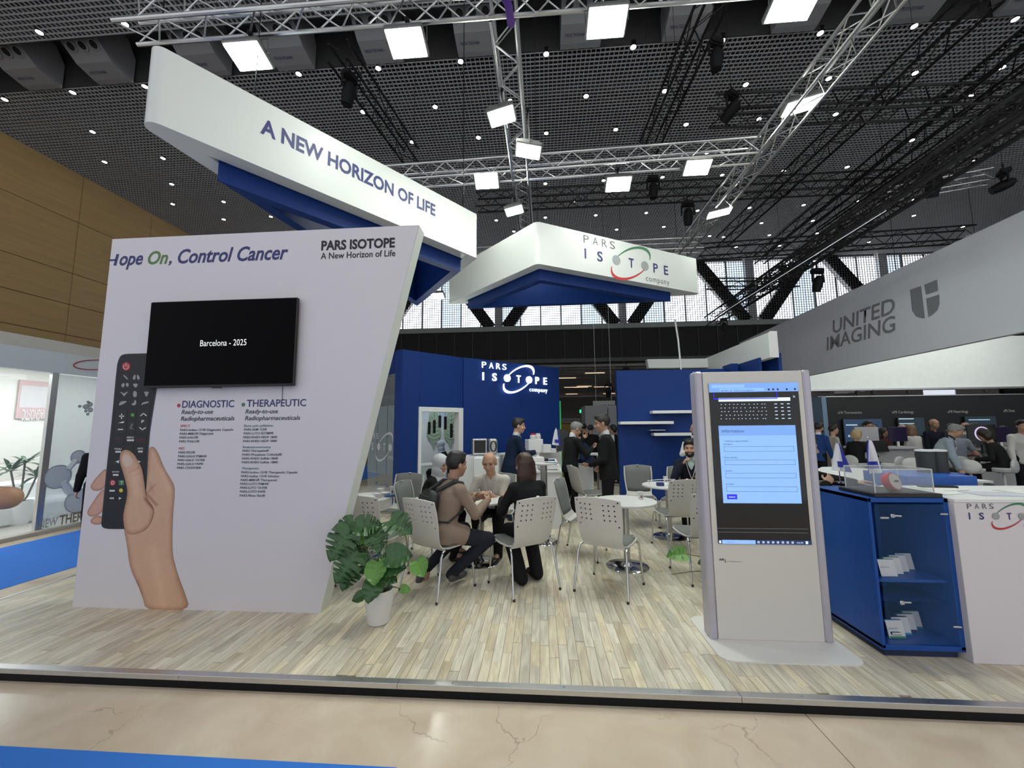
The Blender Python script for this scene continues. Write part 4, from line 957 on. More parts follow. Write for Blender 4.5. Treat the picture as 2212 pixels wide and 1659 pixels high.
for body, x0, y, x1, m in (('SPECT', 802, 505, 860, REDINK), ('PARS-Iodine 131'+R_+' Diagnostic Capsule', 800, 528, 1117, DGREY), ('PARS-MIBG'+R_+' Diagnostic', 798, 551, 1000, DGREY), ('PARS-GALO'+R_, 796, 574, 908, DGREY), ('PARS-THALO'+R_, 794, 597, 915, DGREY),
        ('PET', 793, 640, 827, REDINK), ('PARS-FDG'+R_, 790, 663, 889, DGREY), ('PARS-GALO PSMA'+R_, 788, 686, 958, DGREY), ('PARS-GALO TATE'+R_, 786, 709, 948, DGREY), ('PARS-GALO FAP'+R_, 784, 732, 938, DGREY), ('PARS-CIXAFOR'+R_, 782, 755, 925, DGREY),
        ('Bone pain palliation:', 1183, 503, 1357, None), ('PARS-SAM 153'+R_, 1182, 526, 1318, DGREY), ('PARS-LUTO EDTMP'+R_, 1180, 549, 1358, DGREY), ('PARS-RHEN HEDP 186'+R_, 1178, 572, 1380, DGREY), ('PARS-RHEN HEDP 188'+R_, 1176, 595, 1379, DGREY),
        ('Radiosynovectomy:', 1175, 631, 1344, None), ('PARS-Yittropatite'+R_, 1173, 653, 1330, DGREY), ('PARS-Phosphate Colloidal'+R_, 1171, 676, 1408, DGREY), ('PARS-RHEN Sulfide 186'+R_, 1170, 699, 1385, DGREY), ('PARS-RHEN Sulfide 188'+R_, 1169, 722, 1384, DGREY),
        ('Therapeutic:', 1168, 758, 1274, None), ('PARS-Iodine 131'+R_+' Therapeutic Capsule', 1166, 782, 1501, DGREY), ('PARS-Iodine 131'+R_+' Solution', 1164, 805, 1392, DGREY), ('PARS-MIBG'+R_+' Therapeutic', 1162, 828, 1380, DGREY), ('PARS-LUTO PSMA'+R_, 1160, 851, 1330, DGREY), ('PARS-LUTO TATE'+R_, 1159, 874, 1320, DGREY), ('PARS-LUTO FAP'+R_, 1158, 897, 1310, DGREY), ('PARS-Rhen Skin'+R_, 1156, 921, 1308, DGREY)):
    t5(body, x0, y, x1, y-1, 13, m or mat('teal_ink', (.05, .20, .20), .5), .012)
for (x, y, m) in ((793, 376, REDINK), (1178, 371, GREENINK)):
    q = PY(*c5(x, y), PYF); MB().lathe([(.017, 0), (.017, .001), (0, .001)], pl(q.x, PYF-.0025, q.z), 18, M3=Matrix.Rotation(math.radians(90), 3, 'X')).build('bullet_dot', m, panel)
# ---- the printed hand and remote control (flat print on the panel)
def smooth_poly(P, k=2):
    for _ in range(k):
        Q = []
        for i in range(len(P)):
            a, c = P[i], P[(i+1) % len(P)]; Q += [(a[0]*.75+c[0]*.25, a[1]*.75+c[1]*.25), (a[0]*.25+c[0]*.75, a[1]*.25+c[1]*.75)]
        P = Q
    return P
def vc_mat(name, rough=.55):
    m = bpy.data.materials.new(name); m.use_nodes = True; nt = m.node_tree; at = nt.nodes.new('ShaderNodeVertexColor'); at.layer_name = 'Col'
    nt.links.new(at.outputs['Color'], nt.nodes['Principled BSDF'].inputs['Base Color']); nt.nodes['Principled BSDF'].inputs['Roughness'].default_value = rough; return m
VCM = vc_mat('photo_print')
def printed(name, pts, y, colfn, step=.0045, par=None, sm=2, org=pl):
    P = [PY(u, v, PYF) for u, v in smooth_poly(pts, sm)]; P = np.array([(p.x, p.z) for p in P])
    lo, hi = P.min(0)-step, P.max(0)+step; xs = np.arange(lo[0], hi[0], step); zs = np.arange(lo[1], hi[1], step)
    X, Z = np.meshgrid(xs, zs, indexing='ij'); Q = np.stack([X.ravel(), Z.ravel()], 1)
    ins = np.zeros(len(Q), bool); D = np.full(len(Q), 9.); near = Q.copy()
    for i in range(len(P)):
        a, c = P[i-1], P[i]; cond = (a[1] > Q[:, 1]) != (c[1] > Q[:, 1])
        with np.errstate(divide='ignore', invalid='ignore'): xi = (c[0]-a[0])*(Q[:, 1]-a[1])/(c[1]-a[1])+a[0]
        ins ^= cond & (Q[:, 0] < xi)
        ab = c-a; t = np.clip(((Q-a)@ab)/(ab@ab+1e-12), 0, 1); pr = a+t[:, None]*ab; dd = np.linalg.norm(Q-pr, axis=1); m = dd < D; D[m] = dd[m]; near[m] = pr[m]
    use = ins | (D < step*.75); Q2 = np.where((~ins)[:, None], near, Q); sd = np.where(ins, D, 0)
    use = use.reshape(X.shape); cells = use[:-1, :-1] & use[1:, :-1] & use[1:, 1:] & use[:-1, 1:]; I, J = np.nonzero(cells); nz = X.shape[1]
    F_ = np.stack([I*nz+J, (I+1)*nz+J, (I+1)*nz+J+1, I*nz+J+1], 1); ids, inv = np.unique(F_, return_inverse=True); F_ = inv.reshape(-1, 4)
    Q2 = Q2[ids]; sd = sd[ids]; me = bpy.data.meshes.new(name); o = org(0, y, 0)
    me.from_pydata([(q[0]+o.x, o.y, q[1]+o.z) for q in Q2], [], F_.tolist()); c = colfn(Q2[:, 0], Q2[:, 1], sd)
    ca = me.color_attributes.new('Col', 'FLOAT_COLOR', 'POINT'); ca.data.foreach_set('color', np.concatenate([np.clip(c, 0, 1), np.ones((len(c), 1))], 1).astype(np.float32).ravel()); me.materials.append(VCM); me.update()
    return put(name, me, par or panel)
def W_(u, v): q = PY(u, v, PYF); return q.x, q.z
def blob(x, z, u, v, r, sy=1.): a, c = W_(u, v); return np.exp(-(((x-a)/r)**2+((z-c)/(r*sy))**2))
def seg(x, z, p, q, r):
    a, c = np.array(W_(*p)), np.array(W_(*q)); ab = c-a; t = np.clip(((x-a[0])*ab[0]+(z-a[1])*ab[1])/(ab@ab), 0, 1); return np.exp(-(((x-a[0]-ab[0]*t)**2+(z-a[1]-ab[1]*t)**2)/r**2))
def skinf(hl, dk, r=.045, base=(.66, .41, .27)):
    def f(x, z, d):
        s_ = .50+.50*np.clip(d/r, 0, 1)**.6
        for h in hl: s_ = s_+h[-1]*(seg(x, z, h[0], h[1], h[2]))
        for h in dk: s_ = s_-h[-1]*(seg(x, z, h[0], h[1], h[2]))
        s_ = s_+.03*np.sin(x*70+np.sin(z*40)*2)*np.sin(z*60+np.sin(x*50)); s_ = np.clip(s_, .12, 1.15)
        red = np.clip(1-s_, 0, 1); return np.stack([base[0]*s_**.8, base[1]*s_**1.05*(1-.06*red), base[2]*s_**1.25], 1)
    return f
C5 = lambda L: [c5(*p) for p in L]
printed('printed_hand', C5([(612, 630), (640, 618), (668, 655), (700, 740), (735, 800), (766, 852), (768, 905), (755, 1050), (752, 1250), (770, 1330), (792, 1400), (826, 1490), (864, 1604), (596, 1600), (580, 1530), (545, 1440), (500, 1350), (482, 1200), (465, 1120), (465, 1000), (560, 900), (600, 800), (610, 700)]), PYF-.0025,
        skinf([(c5(640, 1250), c5(700, 1560), .05, .12), (c5(690, 760), c5(730, 880), .03, .12)], [(c5(600, 900), c5(660, 970), .014, .42), (c5(610, 890), c5(650, 850), .012, .25), (c5(620, 840), c5(640, 900), .02, .15), (c5(545, 1440), c5(560, 1500), .03, .2), (c5(560, 1000), c5(600, 1060), .012, .06), (c5(830, 1580), c5(780, 1420), .03, .12)]), sm=2)
for P_ in (([(362, 742), (318, 785), (280, 830), (262, 862), (278, 884), (318, 886), (350, 868), (370, 820)]), ([(350, 870), (318, 895), (285, 945), (255, 990), (243, 1018), (258, 1040), (300, 1036), (340, 1010), (360, 930)]), ([(300, 1032), (272, 1050), (264, 1072), (282, 1088), (335, 1086), (345, 1040)])):
    printed('printed_fingertip', C5(P_), PYF-.0025, skinf([], [], .025, (.62, .36, .27)))
def rem(x, z, d):
    c = np.full((len(x), 3), .012); e = np.clip(1-d/.014, 0, 1)[:, None]; top = np.clip((z-W_(0, 0+780)[1])/.1, 0, 1)[:, None]
    return c+e*np.array([.05, .05, .055])*.6+np.array([0, .002, .008])
printed('printed_remote', [(257, 776), (262, 767), (275, 764), (330, 763), (345, 768), (340, 835), (331, 889), (322, 950), (317, 1060), (312, 1100), (300, 1142), (240, 1143), (224, 1141), (219, 1134), (220, 1125), (231, 1010), (243, 900), (253, 790)], PYF-.0035, rem, sm=1)
def c7(x, y): return 200+x/3.773, 740+y/3.773
ICON = mat('print_icon_grey', (.33, .33, .34), .5, var=.02); WINK = mat('print_white', (.68, .68, .68), .5, var=.02); BTN = mat('print_button_black', (.004, .004, .005), .4)
def flatpoly(name, P, m, y=.0045, sm=0, par=None):
    P = smooth_poly(P, sm) if sm else P; Q = [PY(u, v, PYF) for u, v in P]
    b = MB(); b.add([pl(q.x, PYF-y, q.z) for q in Q], [tuple(range(len(Q)))]); o = b.build(name, m, par or panel); return o
for P_ in ([(195, 545), (285, 548), (275, 742), (185, 738)], [(305, 552), (360, 553), (355, 625), (300, 622)], [(290, 645), (355, 647), (348, 722), (288, 718)], [(378, 548), (468, 548), (452, 738), (364, 738)], [(182, 760), (260, 762), (256, 818), (178, 816)], [(282, 755), (348, 757), (344, 820), (280, 818)], [(362, 768), (446, 768), (440, 820), (357, 820)], [(172, 850), (248, 852), (244, 908), (168, 905)], [(275, 835), (335, 836), (330, 900), (272, 900)], [(358, 848), (434, 850), (428, 908), (354, 906)], [(165, 938), (435, 940), (428, 1000), (160, 998)], [(160, 1045), (225, 1045), (220, 1095), (155, 1093)], [(140, 1118), (200, 1120), (195, 1168), (136, 1166)], [(215, 1120), (262, 1120), (258, 1168), (212, 1166)], [(135, 1190), (192, 1190), (188, 1225), (132, 1225)], [(215, 1185), (255, 1186), (252, 1228), (212, 1226)], [(130, 1250), (190, 1250), (186, 1285), (128, 1285)], [(208, 1250), (255, 1250), (252, 1285), (206, 1285)]):
    flatpoly('printed_button', [c7(*p) for p in P_], BTN)
def circ(x, y, r, n=18): return [c7(x+r*math.cos(2*math.pi*k/n), y+r*math.sin(2*math.pi*k/n)) for k in range(n)]
flatpoly('printed_dot', circ(278, 195, 34), REDINK, .0046); flatpoly('printed_dot', circ(330, 590, 14), mat('print_green', (.10, .36, .05)), .005); flatpoly('printed_dot', circ(236, 1204, 16), mat('print_yellow', (.72, .58, .05)), .005)
flatpoly('printed_dot', circ(168, 1142, 24), REDINK, .005); flatpoly('printed_square', [c7(217, 1122), c7(262, 1122), c7(262, 1162), c7(217, 1162)], GREENINK, .005)
b = MB()
pts_ = [PY(*c7(278+20*math.cos(a), 198-20*math.sin(a)), PYF) for a in np.linspace(math.radians(125), math.radians(415), 16)]
b.tube([pl(q.x, PYF-.006, q.z) for q in pts_], .003, 5); q0, q1 = PY(*c7(278, 168), PYF), PY(*c7(278, 198), PYF); b.tube([pl(q0.x, PYF-.006, q0.z), pl(q1.x, PYF-.006, q1.z)], .003, 5); b.build('printed_power_symbol', WINK, panel)
for P_, sm in (([(250, 262), (268, 268), (298, 302), (284, 300), (262, 280)], 1), ([(355, 262), (355, 300), (332, 304), (332, 282), (345, 262)], 1), ([(365, 262), (372, 262), (388, 282), (388, 304), (366, 300)], 1), ([(245, 335), (262, 328), (268, 345), (256, 368), (240, 360), (238, 345)], 1), ([(282, 325), (298, 335), (298, 355), (284, 364), (274, 345)], 1), ([(330, 335), (376, 335), (365, 362), (355, 368), (342, 360)], 1),
        ([(225, 402), (240, 405), (252, 412), (268, 412), (280, 402), (294, 402), (278, 418), (266, 436), (256, 436), (244, 418)], 0), ([(335, 402), (350, 392), (366, 408), (364, 438), (350, 448), (332, 436)], 1), ([(425, 400), (460, 400), (462, 412), (454, 418), (454, 438), (432, 438), (432, 418), (424, 412)], 1), ([(232, 478), (288, 476), (270, 494), (222, 516), (218, 504)], 1), ([(346, 468), (356, 470), (362, 490), (352, 512), (330, 512), (318, 498), (334, 496), (344, 484)], 1), ([(402, 498), (428, 482), (466, 480), (458, 494), (420, 502), (404, 512)], 1)):
    flatpoly('printed_icon', [c7(*p) for p in P_], ICON, .0046, sm)
def bar(x0, y0, x1, y1, w=6, m=WINK):
    L_ = math.hypot(x1-x0, y1-y0); nx, ny = -(y1-y0)/L_*w/2, (x1-x0)/L_*w/2
    flatpoly('printed_mark', [c7(x0+nx, y0+ny), c7(x1+nx, y1+ny), c7(x1-nx, y1-ny), c7(x0-nx, y0-ny)], m, .005)
bar(220, 600, 262, 600, 9); bar(242, 580, 240, 622, 9); bar(210, 708, 252, 708, 9); flatpoly('printed_mark', [c7(212, 656), c7(260, 640), c7(258, 656)], WINK, .005)
bar(394, 598, 420, 576, 8); bar(418, 576, 444, 598, 8); bar(385, 690, 412, 712, 8); bar(410, 712, 438, 692, 8)
for t_, x0, y0, x1, cap, m in (('P', 402, 656, 424, 24, WINK), ('MENU', 284, 780, 342, 14, WINK), ('PET', 196, 800, 232, 14, mat('print_magenta', (.20, .01, .05))), ('SPECT', 366, 800, 438, 14, MATS['print_magenta']), ('TOOLS', 182, 874, 242, 14, WINK), ('INFO', 372, 870, 416, 14, WINK), ('RETURN', 165, 1058, 222, 10, WINK), ('D', 158, 1156, 182, 27, WINK), ('T', 230, 1156, 252, 27, WINK)):
    tp(t_, *c7(x0, y0), *c7(x1, y0), cap/3.773, m, .02, off=.006)
for (x0, y0, x1, y1) in ((284, 796, 342, 796), (190, 890, 236, 890), (376, 888, 412, 888), (170, 1078, 216, 1078), (142, 1207, 186, 1207)): bar(x0, y0, x1, y1, 14)
for (x0, y0, x1, y1) in ((318, 660, 322, 682), (308, 682, 334, 708), (334, 660, 310, 708)): bar(x0, y0, x1, y1, 4, ICON)
for T_ in ([(190, 970), (222, 958), (218, 984)], [(372, 958), (398, 972), (370, 984)], [(140, 1268), (160, 1258), (158, 1278)], [(158, 1268), (178, 1258), (176, 1278)], [(220, 1258), (242, 1268), (218, 1280)]): flatpoly('printed_mark', [c7(*p) for p in T_], WINK, .005)
printed('printed_thumb', C5([(443, 672), (455, 648), (478, 638), (505, 646), (535, 672), (556, 715), (575, 745), (586, 800), (596, 880), (604, 940), (648, 985), (640, 1050), (600, 1120), (520, 1150), (474, 1130), (462, 1050), (468, 1000), (492, 900), (478, 830), (458, 760), (443, 715)]), PYF-.0065,
        skinf([(c5(530, 780), c5(545, 900), .03, .14)], [(c5(500, 775), c5(560, 745), .01, .18), (c5(505, 800), c5(560, 780), .007, .1), (c5(590, 930), c5(640, 985), .012, .35)]), sm=2)
printed('printed_nail', C5([(455, 695), (468, 665), (500, 668), (522, 700), (526, 722), (505, 742), (478, 748), (462, 725)]), PYF-.0075, lambda x, z, d: np.outer(.85+.15*np.clip(d/.012, 0, 1), (.70, .50, .41)), sm=2)
# ---- television
tvx0, tvx1, tvz0, tvz1 = -3.735, -2.262, 2.0, 2.835; ty = 3.42
tv = thing('television', 'large black television on the white panel, screen reading Barcelona - 2025', 'television', ((tvx0+tvx1)/2, ty, tvz0))
tb = Vector(((tvx0+tvx1)/2, ty, tvz0)); cx_, cz_ = 0, (tvz1-tvz0)/2; W2, H2 = (tvx1-tvx0), (tvz1-tvz0)
MB().box((0, .035, cz_), (W2, .04, H2), b=.006).build('case', BLACK, tv)
MB().box((0, .012, cz_+.006), (W2-.012, .006, H2-.03)).build('screen', mat('tv_screen_black', (.0012, .0012, .0016), .3, var=0, spec=.05), tv)
MB().box((0, .02, .004), (W2*.98, .035, .014), b=.004).build('lower_bezel', BLACK, tv); MB().box((0, .012, -.008), (.09, .02, .012), b=.003).build('sensor', BLACK, tv)
MB().box((0, .065, cz_), (.5, .05, .35)).build('wall_mount', BLACKM, tv)
p0, p1 = PY(432, 748, ty), PY(532, 745, ty); text('Barcelona - 2025', p0-tb, Vector((p1.x, p0.y, p0.z))-tb, .058, emit('screen_text_glow', (.75, .75, .75), .75), tv, n=YN, off=.0)
MB().tube([(tvx1-.14, PYF-.006, tvz0+.03), (tvx1-.138, PYF-.006, tvz0-.12), (tvx1-.145, PYF-.004, 1.86)], .003, 5).build('power_cable', GREYINK, label='thin cable hanging down from the television', cat='cable')

# ---- navy walls of the booth
def wall(name, A, B, z0, z1, t, m, **kw):
    A, B = Vector((A[0], A[1], 0)), Vector((B[0], B[1], 0)); L_ = (B-A).length; X = (B-A).normalized(); c = (A+B)/2
    N_ = X.cross(Vector((0, 0, 1))); c = c-N_*(t/2)
    return MB().box((c.x, c.y, (z0+z1)/2), (L_, t, z1-z0), math.atan2(X.y, X.x), .004).build(name, m, **kw)
WA, WB = (-2.50, 6.93), (-1.52, 8.0); WC, WD = (-1.56, 7.90), (.46, 9.62)
bw1 = thing('room_wall', 'navy blue booth wall with a white framed opening into the meeting room', 'wall', (0, 0, 0))
dw = (Vector(WB)-Vector(WA)).normalized()
def along(A, d, s_): return (A[0]+d[0]*s_, A[1]+d[1]*s_)
def s_of(u, v=1000): q = PV(u, v, WA, WB); return (Vector((q.x, q.y))-Vector(WA)).dot(dw)
s0, s1 = s_of(905), s_of(998); ztop = PV(950, 880, WA, WB).z; Lw = (Vector(WB)-Vector(WA)).length
wall('panel', WA, along(WA, dw, s0), 0, 3.03, .12, BLUE, parent=bw1); wall('panel', along(WA, dw, s0), along(WA, dw, min(s1, Lw)), ztop, 3.03, .12, BLUE, parent=bw1)
wall('panel', along(WA, dw, min(s1, Lw-.01)), WB, 0, 3.03, .12, BLUE, parent=bw1)
fr = WHITE
for (a, c, z0, z1) in ((s0-.03, s0+.03, 0, ztop), (s1-.10, s1+.02, 0, ztop), (s0+.03, s1-.10, ztop-.09, ztop+.0)):
    A2, B2 = along(WA, dw, a), along(WA, dw, c); nn = Vector((dw.y, -dw.x)); A2 = (A2[0]+nn.x*.03, A2[1]+nn.y*.03); B2 = (B2[0]+nn.x*.03, B2[1]+nn.y*.03)
    wall('frame', A2, B2, z0, z1, .17, fr, parent=bw1)
bw2 = thing('logo_wall', 'navy blue booth wall with the glowing white company mark', 'wall', (0, 0, 0))
wall('panel', WC, WD, 0, 3.03, .14, BLUE, parent=bw2)
LETG = emit('letter_glow', (.78, .86, 1.), 1.25)
p0 = PV(1040, 813, WC, WD); p1 = PV(1180, 824, WC, WD); z_ = (p0.z+p1.z)/2; p0.z = p1.z = z_
logo(p0, p1-p0, (p1-p0).length, bw2, (LETG, LETG, LETG, mat('letter_glow2', (.9, .9, .9), emis=(.8, .87, 1.), es=1.2), LETG, LETG), ext=.06, off=.035)
# glass room front left of the corner
GA, GB = (-2.58, 7.02), (-3.55, 7.95)
gl = thing('glass_wall', 'glass front of the meeting room with the frosted company mark, seen between the panel and the navy wall', 'glass wall', (0, 0, 0))
wall('header', GB, GA, 2.62, 3.03, .10, BLUE, parent=gl); wall('post', (-2.66, 7.0), (-2.50, 6.92), 0, 3.03, .16, BLUE, parent=gl)
gd = (Vector(GA)-Vector(GB)).normalized(); GL = (Vector(GA)-Vector(GB)).length
FROST = mat('frosted_film', (.30, .35, .36), .6, var=.03, alpha=.82); CLEAR = sheet_glass('clear_glass', (.6, .66, .66), .16)
for k in range(3):
    a, c = GL*k/3+.01, GL*(k+1)/3-.01; P_, Q_ = along(GB, gd, a), along(GB, gd, c)
    wall('pane', P_, Q_, .04, 2.62, .012, CLEAR, parent=gl)
    nn = Vector((gd.y, -gd.x)); wall('frosted_film', (P_[0]+nn.x*.008, P_[1]+nn.y*.008), (Q_[0]+nn.x*.008, Q_[1]+nn.y*.008), .72, 2.02, .003, FROST, parent=gl)
    for z in (.5, 1.05, 1.85): wall('glass_clip', along(GB, gd, c-.03), along(GB, gd, c+.05), z, z+.05, .03, STEEL, parent=gl)
p0 = PV(795, 963, GB, GA); p1 = PV(869, 963, GB, GA); p1.z = p0.z
logo(p0+Vector((0, 0, .0)), gd.to_3d() if hasattr(gd, 'to_3d') else Vector((gd.x, gd.y, 0)), (p1-p0).length, gl, (WINK,)*4+(WINK, WINK), off=.014, skip=('E', 'company'))
p2 = p0+Vector((gd.x, gd.y, 0))*((p1-p0).length*.64); text('comp', p2+Vector((0, 0, -.145*(p1-p0).length*.95)), p2+Vector((gd.x, gd.y, 0))*((p1-p0).length*.17)+Vector((0, 0, -.145*(p1-p0).length*.95)), .052*(p1-p0).length, WINK, gl, off=.014)
# meeting-room interior glimpsed through the opening
rm = thing('meeting_room', 'mural wall of blue sky and two leaf shapes inside the meeting room', 'mural wall', (0, 0, 0))
RA, RB = (-3.6, 9.9), (-1.35, 11.2)
SKYM = bpy.data.materials.new('sky_mural'); SKYM.use_nodes = True; nt = SKYM.node_tree; g_ = nt.nodes.new('ShaderNodeNewGeometry'); sp_ = nt.nodes.new('ShaderNodeSeparateXYZ'); nz = nt.nodes.new('ShaderNodeTexNoise'); nz.inputs['Scale'].default_value = 1.5; nz.inputs['Detail'].default_value = 4
nt.links.new(g_.outputs['Position'], sp_.inputs[0]); nt.links.new(g_.outputs['Position'], nz.inputs['Vector']); ad = nt.nodes.new('ShaderNodeMath'); ad.operation = 'MULTIPLY_ADD'; ad.inputs[1].default_value = 1.0; nt.links.new(nz.outputs['Fac'], ad.inputs[0]); nt.links.new(sp_.outputs['Z'], ad.inputs[2])
mr = nt.nodes.new('ShaderNodeMapRange'); mr.inputs[1].default_value = 2.0; mr.inputs[2].default_value = 3.1; nt.links.new(ad.outputs[0], mr.inputs[0]); rr = nt.nodes.new('ShaderNodeValToRGB'); rr.color_ramp.elements[0].color = (.62, .68, .72, 1); rr.color_ramp.elements[1].color = (.10, .26, .52, 1); nt.links.new(mr.outputs[0], rr.inputs[0]); nt.links.new(rr.outputs[0], nt.nodes['Principled BSDF'].inputs['Base Color'])
wall('mural', RA, RB, 0, 3.0, .1, SKYM, parent=rm)
LEAFG = mat('mural_leaf_green', (.26, .37, .28), .6)
rd = (Vector(RB)-Vector(RA)).normalized()
for (u, v) in ((937, 925), (973, 925)):
    c = PV(u, v, RA, RB); b = MB(); nn = Vector((rd.y, -rd.x, 0)); X = Vector((rd.x, rd.y, 0)); sc = 11.2/850
    ol = [(-.0, 45), (-9, 30), (-15, 5), (-17, -15), (-10, -26), (-3, -30), (-2, -40), (2, -40), (3, -30), (10, -26), (17, -15), (15, 5), (9, 30)]
    b.add([c+X*(x*sc*.88)+Vector((0, 0, z*sc))+nn*.03 for x, z in smooth_poly(ol, 2)], [tuple(range(len(ol)*4))]); b.build('leaf_shape', LEAFG, rm)
    for k in range(7):
        for sg in (-1, 1):
            z = -22+k*8; w2 = 11-k*1.1; b = MB(); b.tube([c+nn*.034+Vector((0, 0, z*sc)), c+nn*.034+X*(sg*w2*sc)+Vector((0, 0, (z+5)*sc))], .010, 4); b.build('leaf_vein', mat('mural_leaf_pale', (.45, .52, .44), .6), rm)
for i, (u, v, ln) in enumerate(((927, 925, 26), (938, 922, 28), (950, 911, 26), (962, 914, 28), (975, 931, 30), (985, 904, 28))):
    c = PY(u, v, 9.2); L2 = ln*9.2/850; root = thing('pendant_lamp', 'slim black tube pendant lamp in the meeting room window, %s from the left' % ('first', 'second', 'third', 'fourth', 'fifth', 'sixth')[i], 'pendant lamp', c, 0, 'black tube pendants in the meeting room')
    MB().lathe([(.0, -L2/2), (.035, -L2/2), (.035, L2/2), (.01, L2/2+.01)], n=12).build('shade', BLACK, root); MB().tube([(0, 0, L2/2), (0, 0, 3.0-c.z)], .004, 5).build('flex', BLACK, root)
o_ = MB().box((-2.5, 9.4, 3.05), (1.2, .5, .04), math.radians(35)).build('room_fill_light', emit('room_fill_glow', (.95, 1, .96), 9.), label='added glowing panel brightening the meeting room, unseen behind the navy wall', cat='lamp')  # unseen panel added to light the dim meeting room
MB().box(((PY(927, 925, 9.2)+PY(985, 904, 9.2))/2)[:2]+(3.005,) if False else (PY(956, 915, 9.2).x, 9.2, 3.01), (.9, .04, .03)).build('lamp_rail', BLACK, label='black rail the tube pendants hang from', cat='rail')
# meeting-room table and plant (dim glimpses)
t_ = thing('meeting_table', 'dark meeting table inside the room beyond the white frame', 'table', PY(925, 1015, 9.2)-Vector((0, 0, 0)))
zt = t_.location.z; t_.location.z = 0; MB().box((0, 0, .74), (1.2, .6, .03), .6, .005).build('tabletop', WHITE, t_); 
for x, y in ((-.45, -.3), (.4, .2), (-.3, -.05), (.3, .0)): MB().tube([(x, y, 0), (x, y, .73)], .018, 6).build('leg', STEEL, t_)

# ---- right navy wall with three shelves
RY = 8.87
rw = thing('shelf_wall', 'navy blue booth wall with three white shelves, right of the gap', 'wall', (0, 0, 0))
MB().box2((1.70, RY, 0), (4.1, RY+.14, 2.83), .004).build('panel', BLUE, rw)
for (u0, u1, v) in ((1403, 1512, 891), (1335, 1447, 914), (1406, 1512, 938)):
    a, c = PY(u0, v, RY), PY(u1, v, RY); o = MB().box2((a.x, RY-.26, a.z-.03), (c.x, RY, a.z+.03), .003).build('wall_shelf', WHITE, label='white floating wall shelf, '+('top of the three' if v == 891 else 'middle one, leftmost' if v == 914 else 'lowest of the three'), cat='shelf', group='white shelves on the navy wall')
a = PY(1418, 931, RY-.13); o = MB().box((a.x, a.y, a.z+.012), (.34, .18, .012), .1, .003).build('magazine', mat('magazine_blue', (.2, .27, .35)), label='flat magazine lying on the lowest wall shelf', cat='magazine'); MB().box((a.x+.02, a.y, a.z+.022), (.3, .17, .008), -.1, .002).build('magazine', PAPER, label='white magazine on top of the one on the lowest shelf', cat='magazine')
# white ring beam over the rear right of the booth
rb = thing('fascia_beam', 'white angled fascia beam above the right navy wall, slanting up behind the kiosk', 'fascia', (0, 0, 0))
b = MB(); b.slab((2.78, 10.4, 3.07), (4.50, 10.5, 3.07), (4.50, 10.5, 3.30), (2.78-.03, 10.4, 3.30), -.16); b.build('rear_fascia', WHITE_G, rb)
b = MB(); b.box2((4.30, 7.60, 2.85), (4.44, 10.6, 3.33), .004); b.build('side_fascia', WHITE_G, rb)
b = MB(); b.slab((4.32, 7.58, 2.85), (4.46, 7.60, 2.85), (4.46, 7.60, 3.35), (4.32, 7.58, 3.35), .02); b.build('end_cap', WHITE, rb)
b = MB(); b.box2((4.50, 7.7, 2.55), (4.56, 10.6, 2.95)); b.box2((4.26, 7.9, 2.6), (4.30, 10.5, 2.9)); b.build('liner', BLUE, rb)
MB().box2((4.06, 8.6, 0), (4.2, 9.0, 2.9)).build('post', BLUE, rb)
MB().tube([(3.30, 9.4, 2.83), (3.27, 9.4, 3.6), (3.22, 9.4, 4.1)], .02, 6).build('white_cable', WHITE, label='white cable rising from the top of the right navy wall', cat='cable')

# ---- reception counters at the back
cn = thing('tall_counter', 'tall white counter in front of the glowing company mark', 'counter', (0, 0, 0))
b = MB(); b.prism([(-1.45, 6.95), (-.78, 6.9), (-.70, 7.25), (-1.2, 7.75)], 0, 1.10); b.build('body', WHITE, cn)
MB().box((-.93, 6.79, .82), (.42, .30, .54), .0, .01).build('side_box', mat('glowing_white_acrylic', (.85, .87, .85), .3), cn)
b = MB(); b.prism([(-.74, 7.3), (.40, 8.02), (.28, 8.3), (-.9, 7.7)], 0, 1.10); b.build('rear_body', WHITE, cn)
c2 = thing('low_counter', 'lower white counter with the benchtop device on it', 'counter', (0, 0, 0))
b = MB(); b.prism([(-.12, 6.4), (.30, 6.45), (.33, 7.6), (-.1, 7.5)], 0, .875); b.build('body', WHITE, c2)
b = MB(); b.prism([(-.14, 6.36), (.32, 6.42), (.35, 7.62), (-.12, 7.52)], .875, .90); b.build('top', WHITE, c2)
b = MB(); b.prism([(.62, 7.85), (1.0, 7.85), (1.0, 8.1), (.62, 8.1)], 0, .86); b.build('side_body', WHITE, c2)
def device(c):
    root = thing('benchtop_device', 'white benchtop device with a dark blue display on the lower counter', 'device', c, .2)
    b = MB(); M4 = Matrix(((0, 0, 1, 0), (1, 0, 0, 0), (0, 1, 0, 0), (0, 0, 0, 1))); b.prism([(-.14, .015), (.14, .015), (.14, .16), (.02, .17), (-.14, .08)], -.15, .15, M4=M4); b.build('body', WHITE, root)
    MB().slab((-.02, -.135, .088), (.12, -.135, .088), (.12, -.0, .163), (-.02, -.0, .163), .004).build('display', mat('display_blue', (.02, .06, .16), .2), root)
    for x in (-.12, .12):
        for y in (-.11, .11): MB().lathe([(.014, 0), (.014, .018)], (x, y, 0), 10).build('foot', BLACK, root)
device(Vector((.10, 6.62, .90)))
stp = thing('display_steps', 'small white stepped stand on the counter holding jars', 'display stand', (-.02, 7.75, 1.10))
for k, (x, w_, h) in enumerate(((-.12, .30, .26), (.10, .16, .16), (.22, .10, .08))): MB().box((x+.0, 0, h/2), (w_, .2, h), .4, .004).build('step', WHITE, stp)
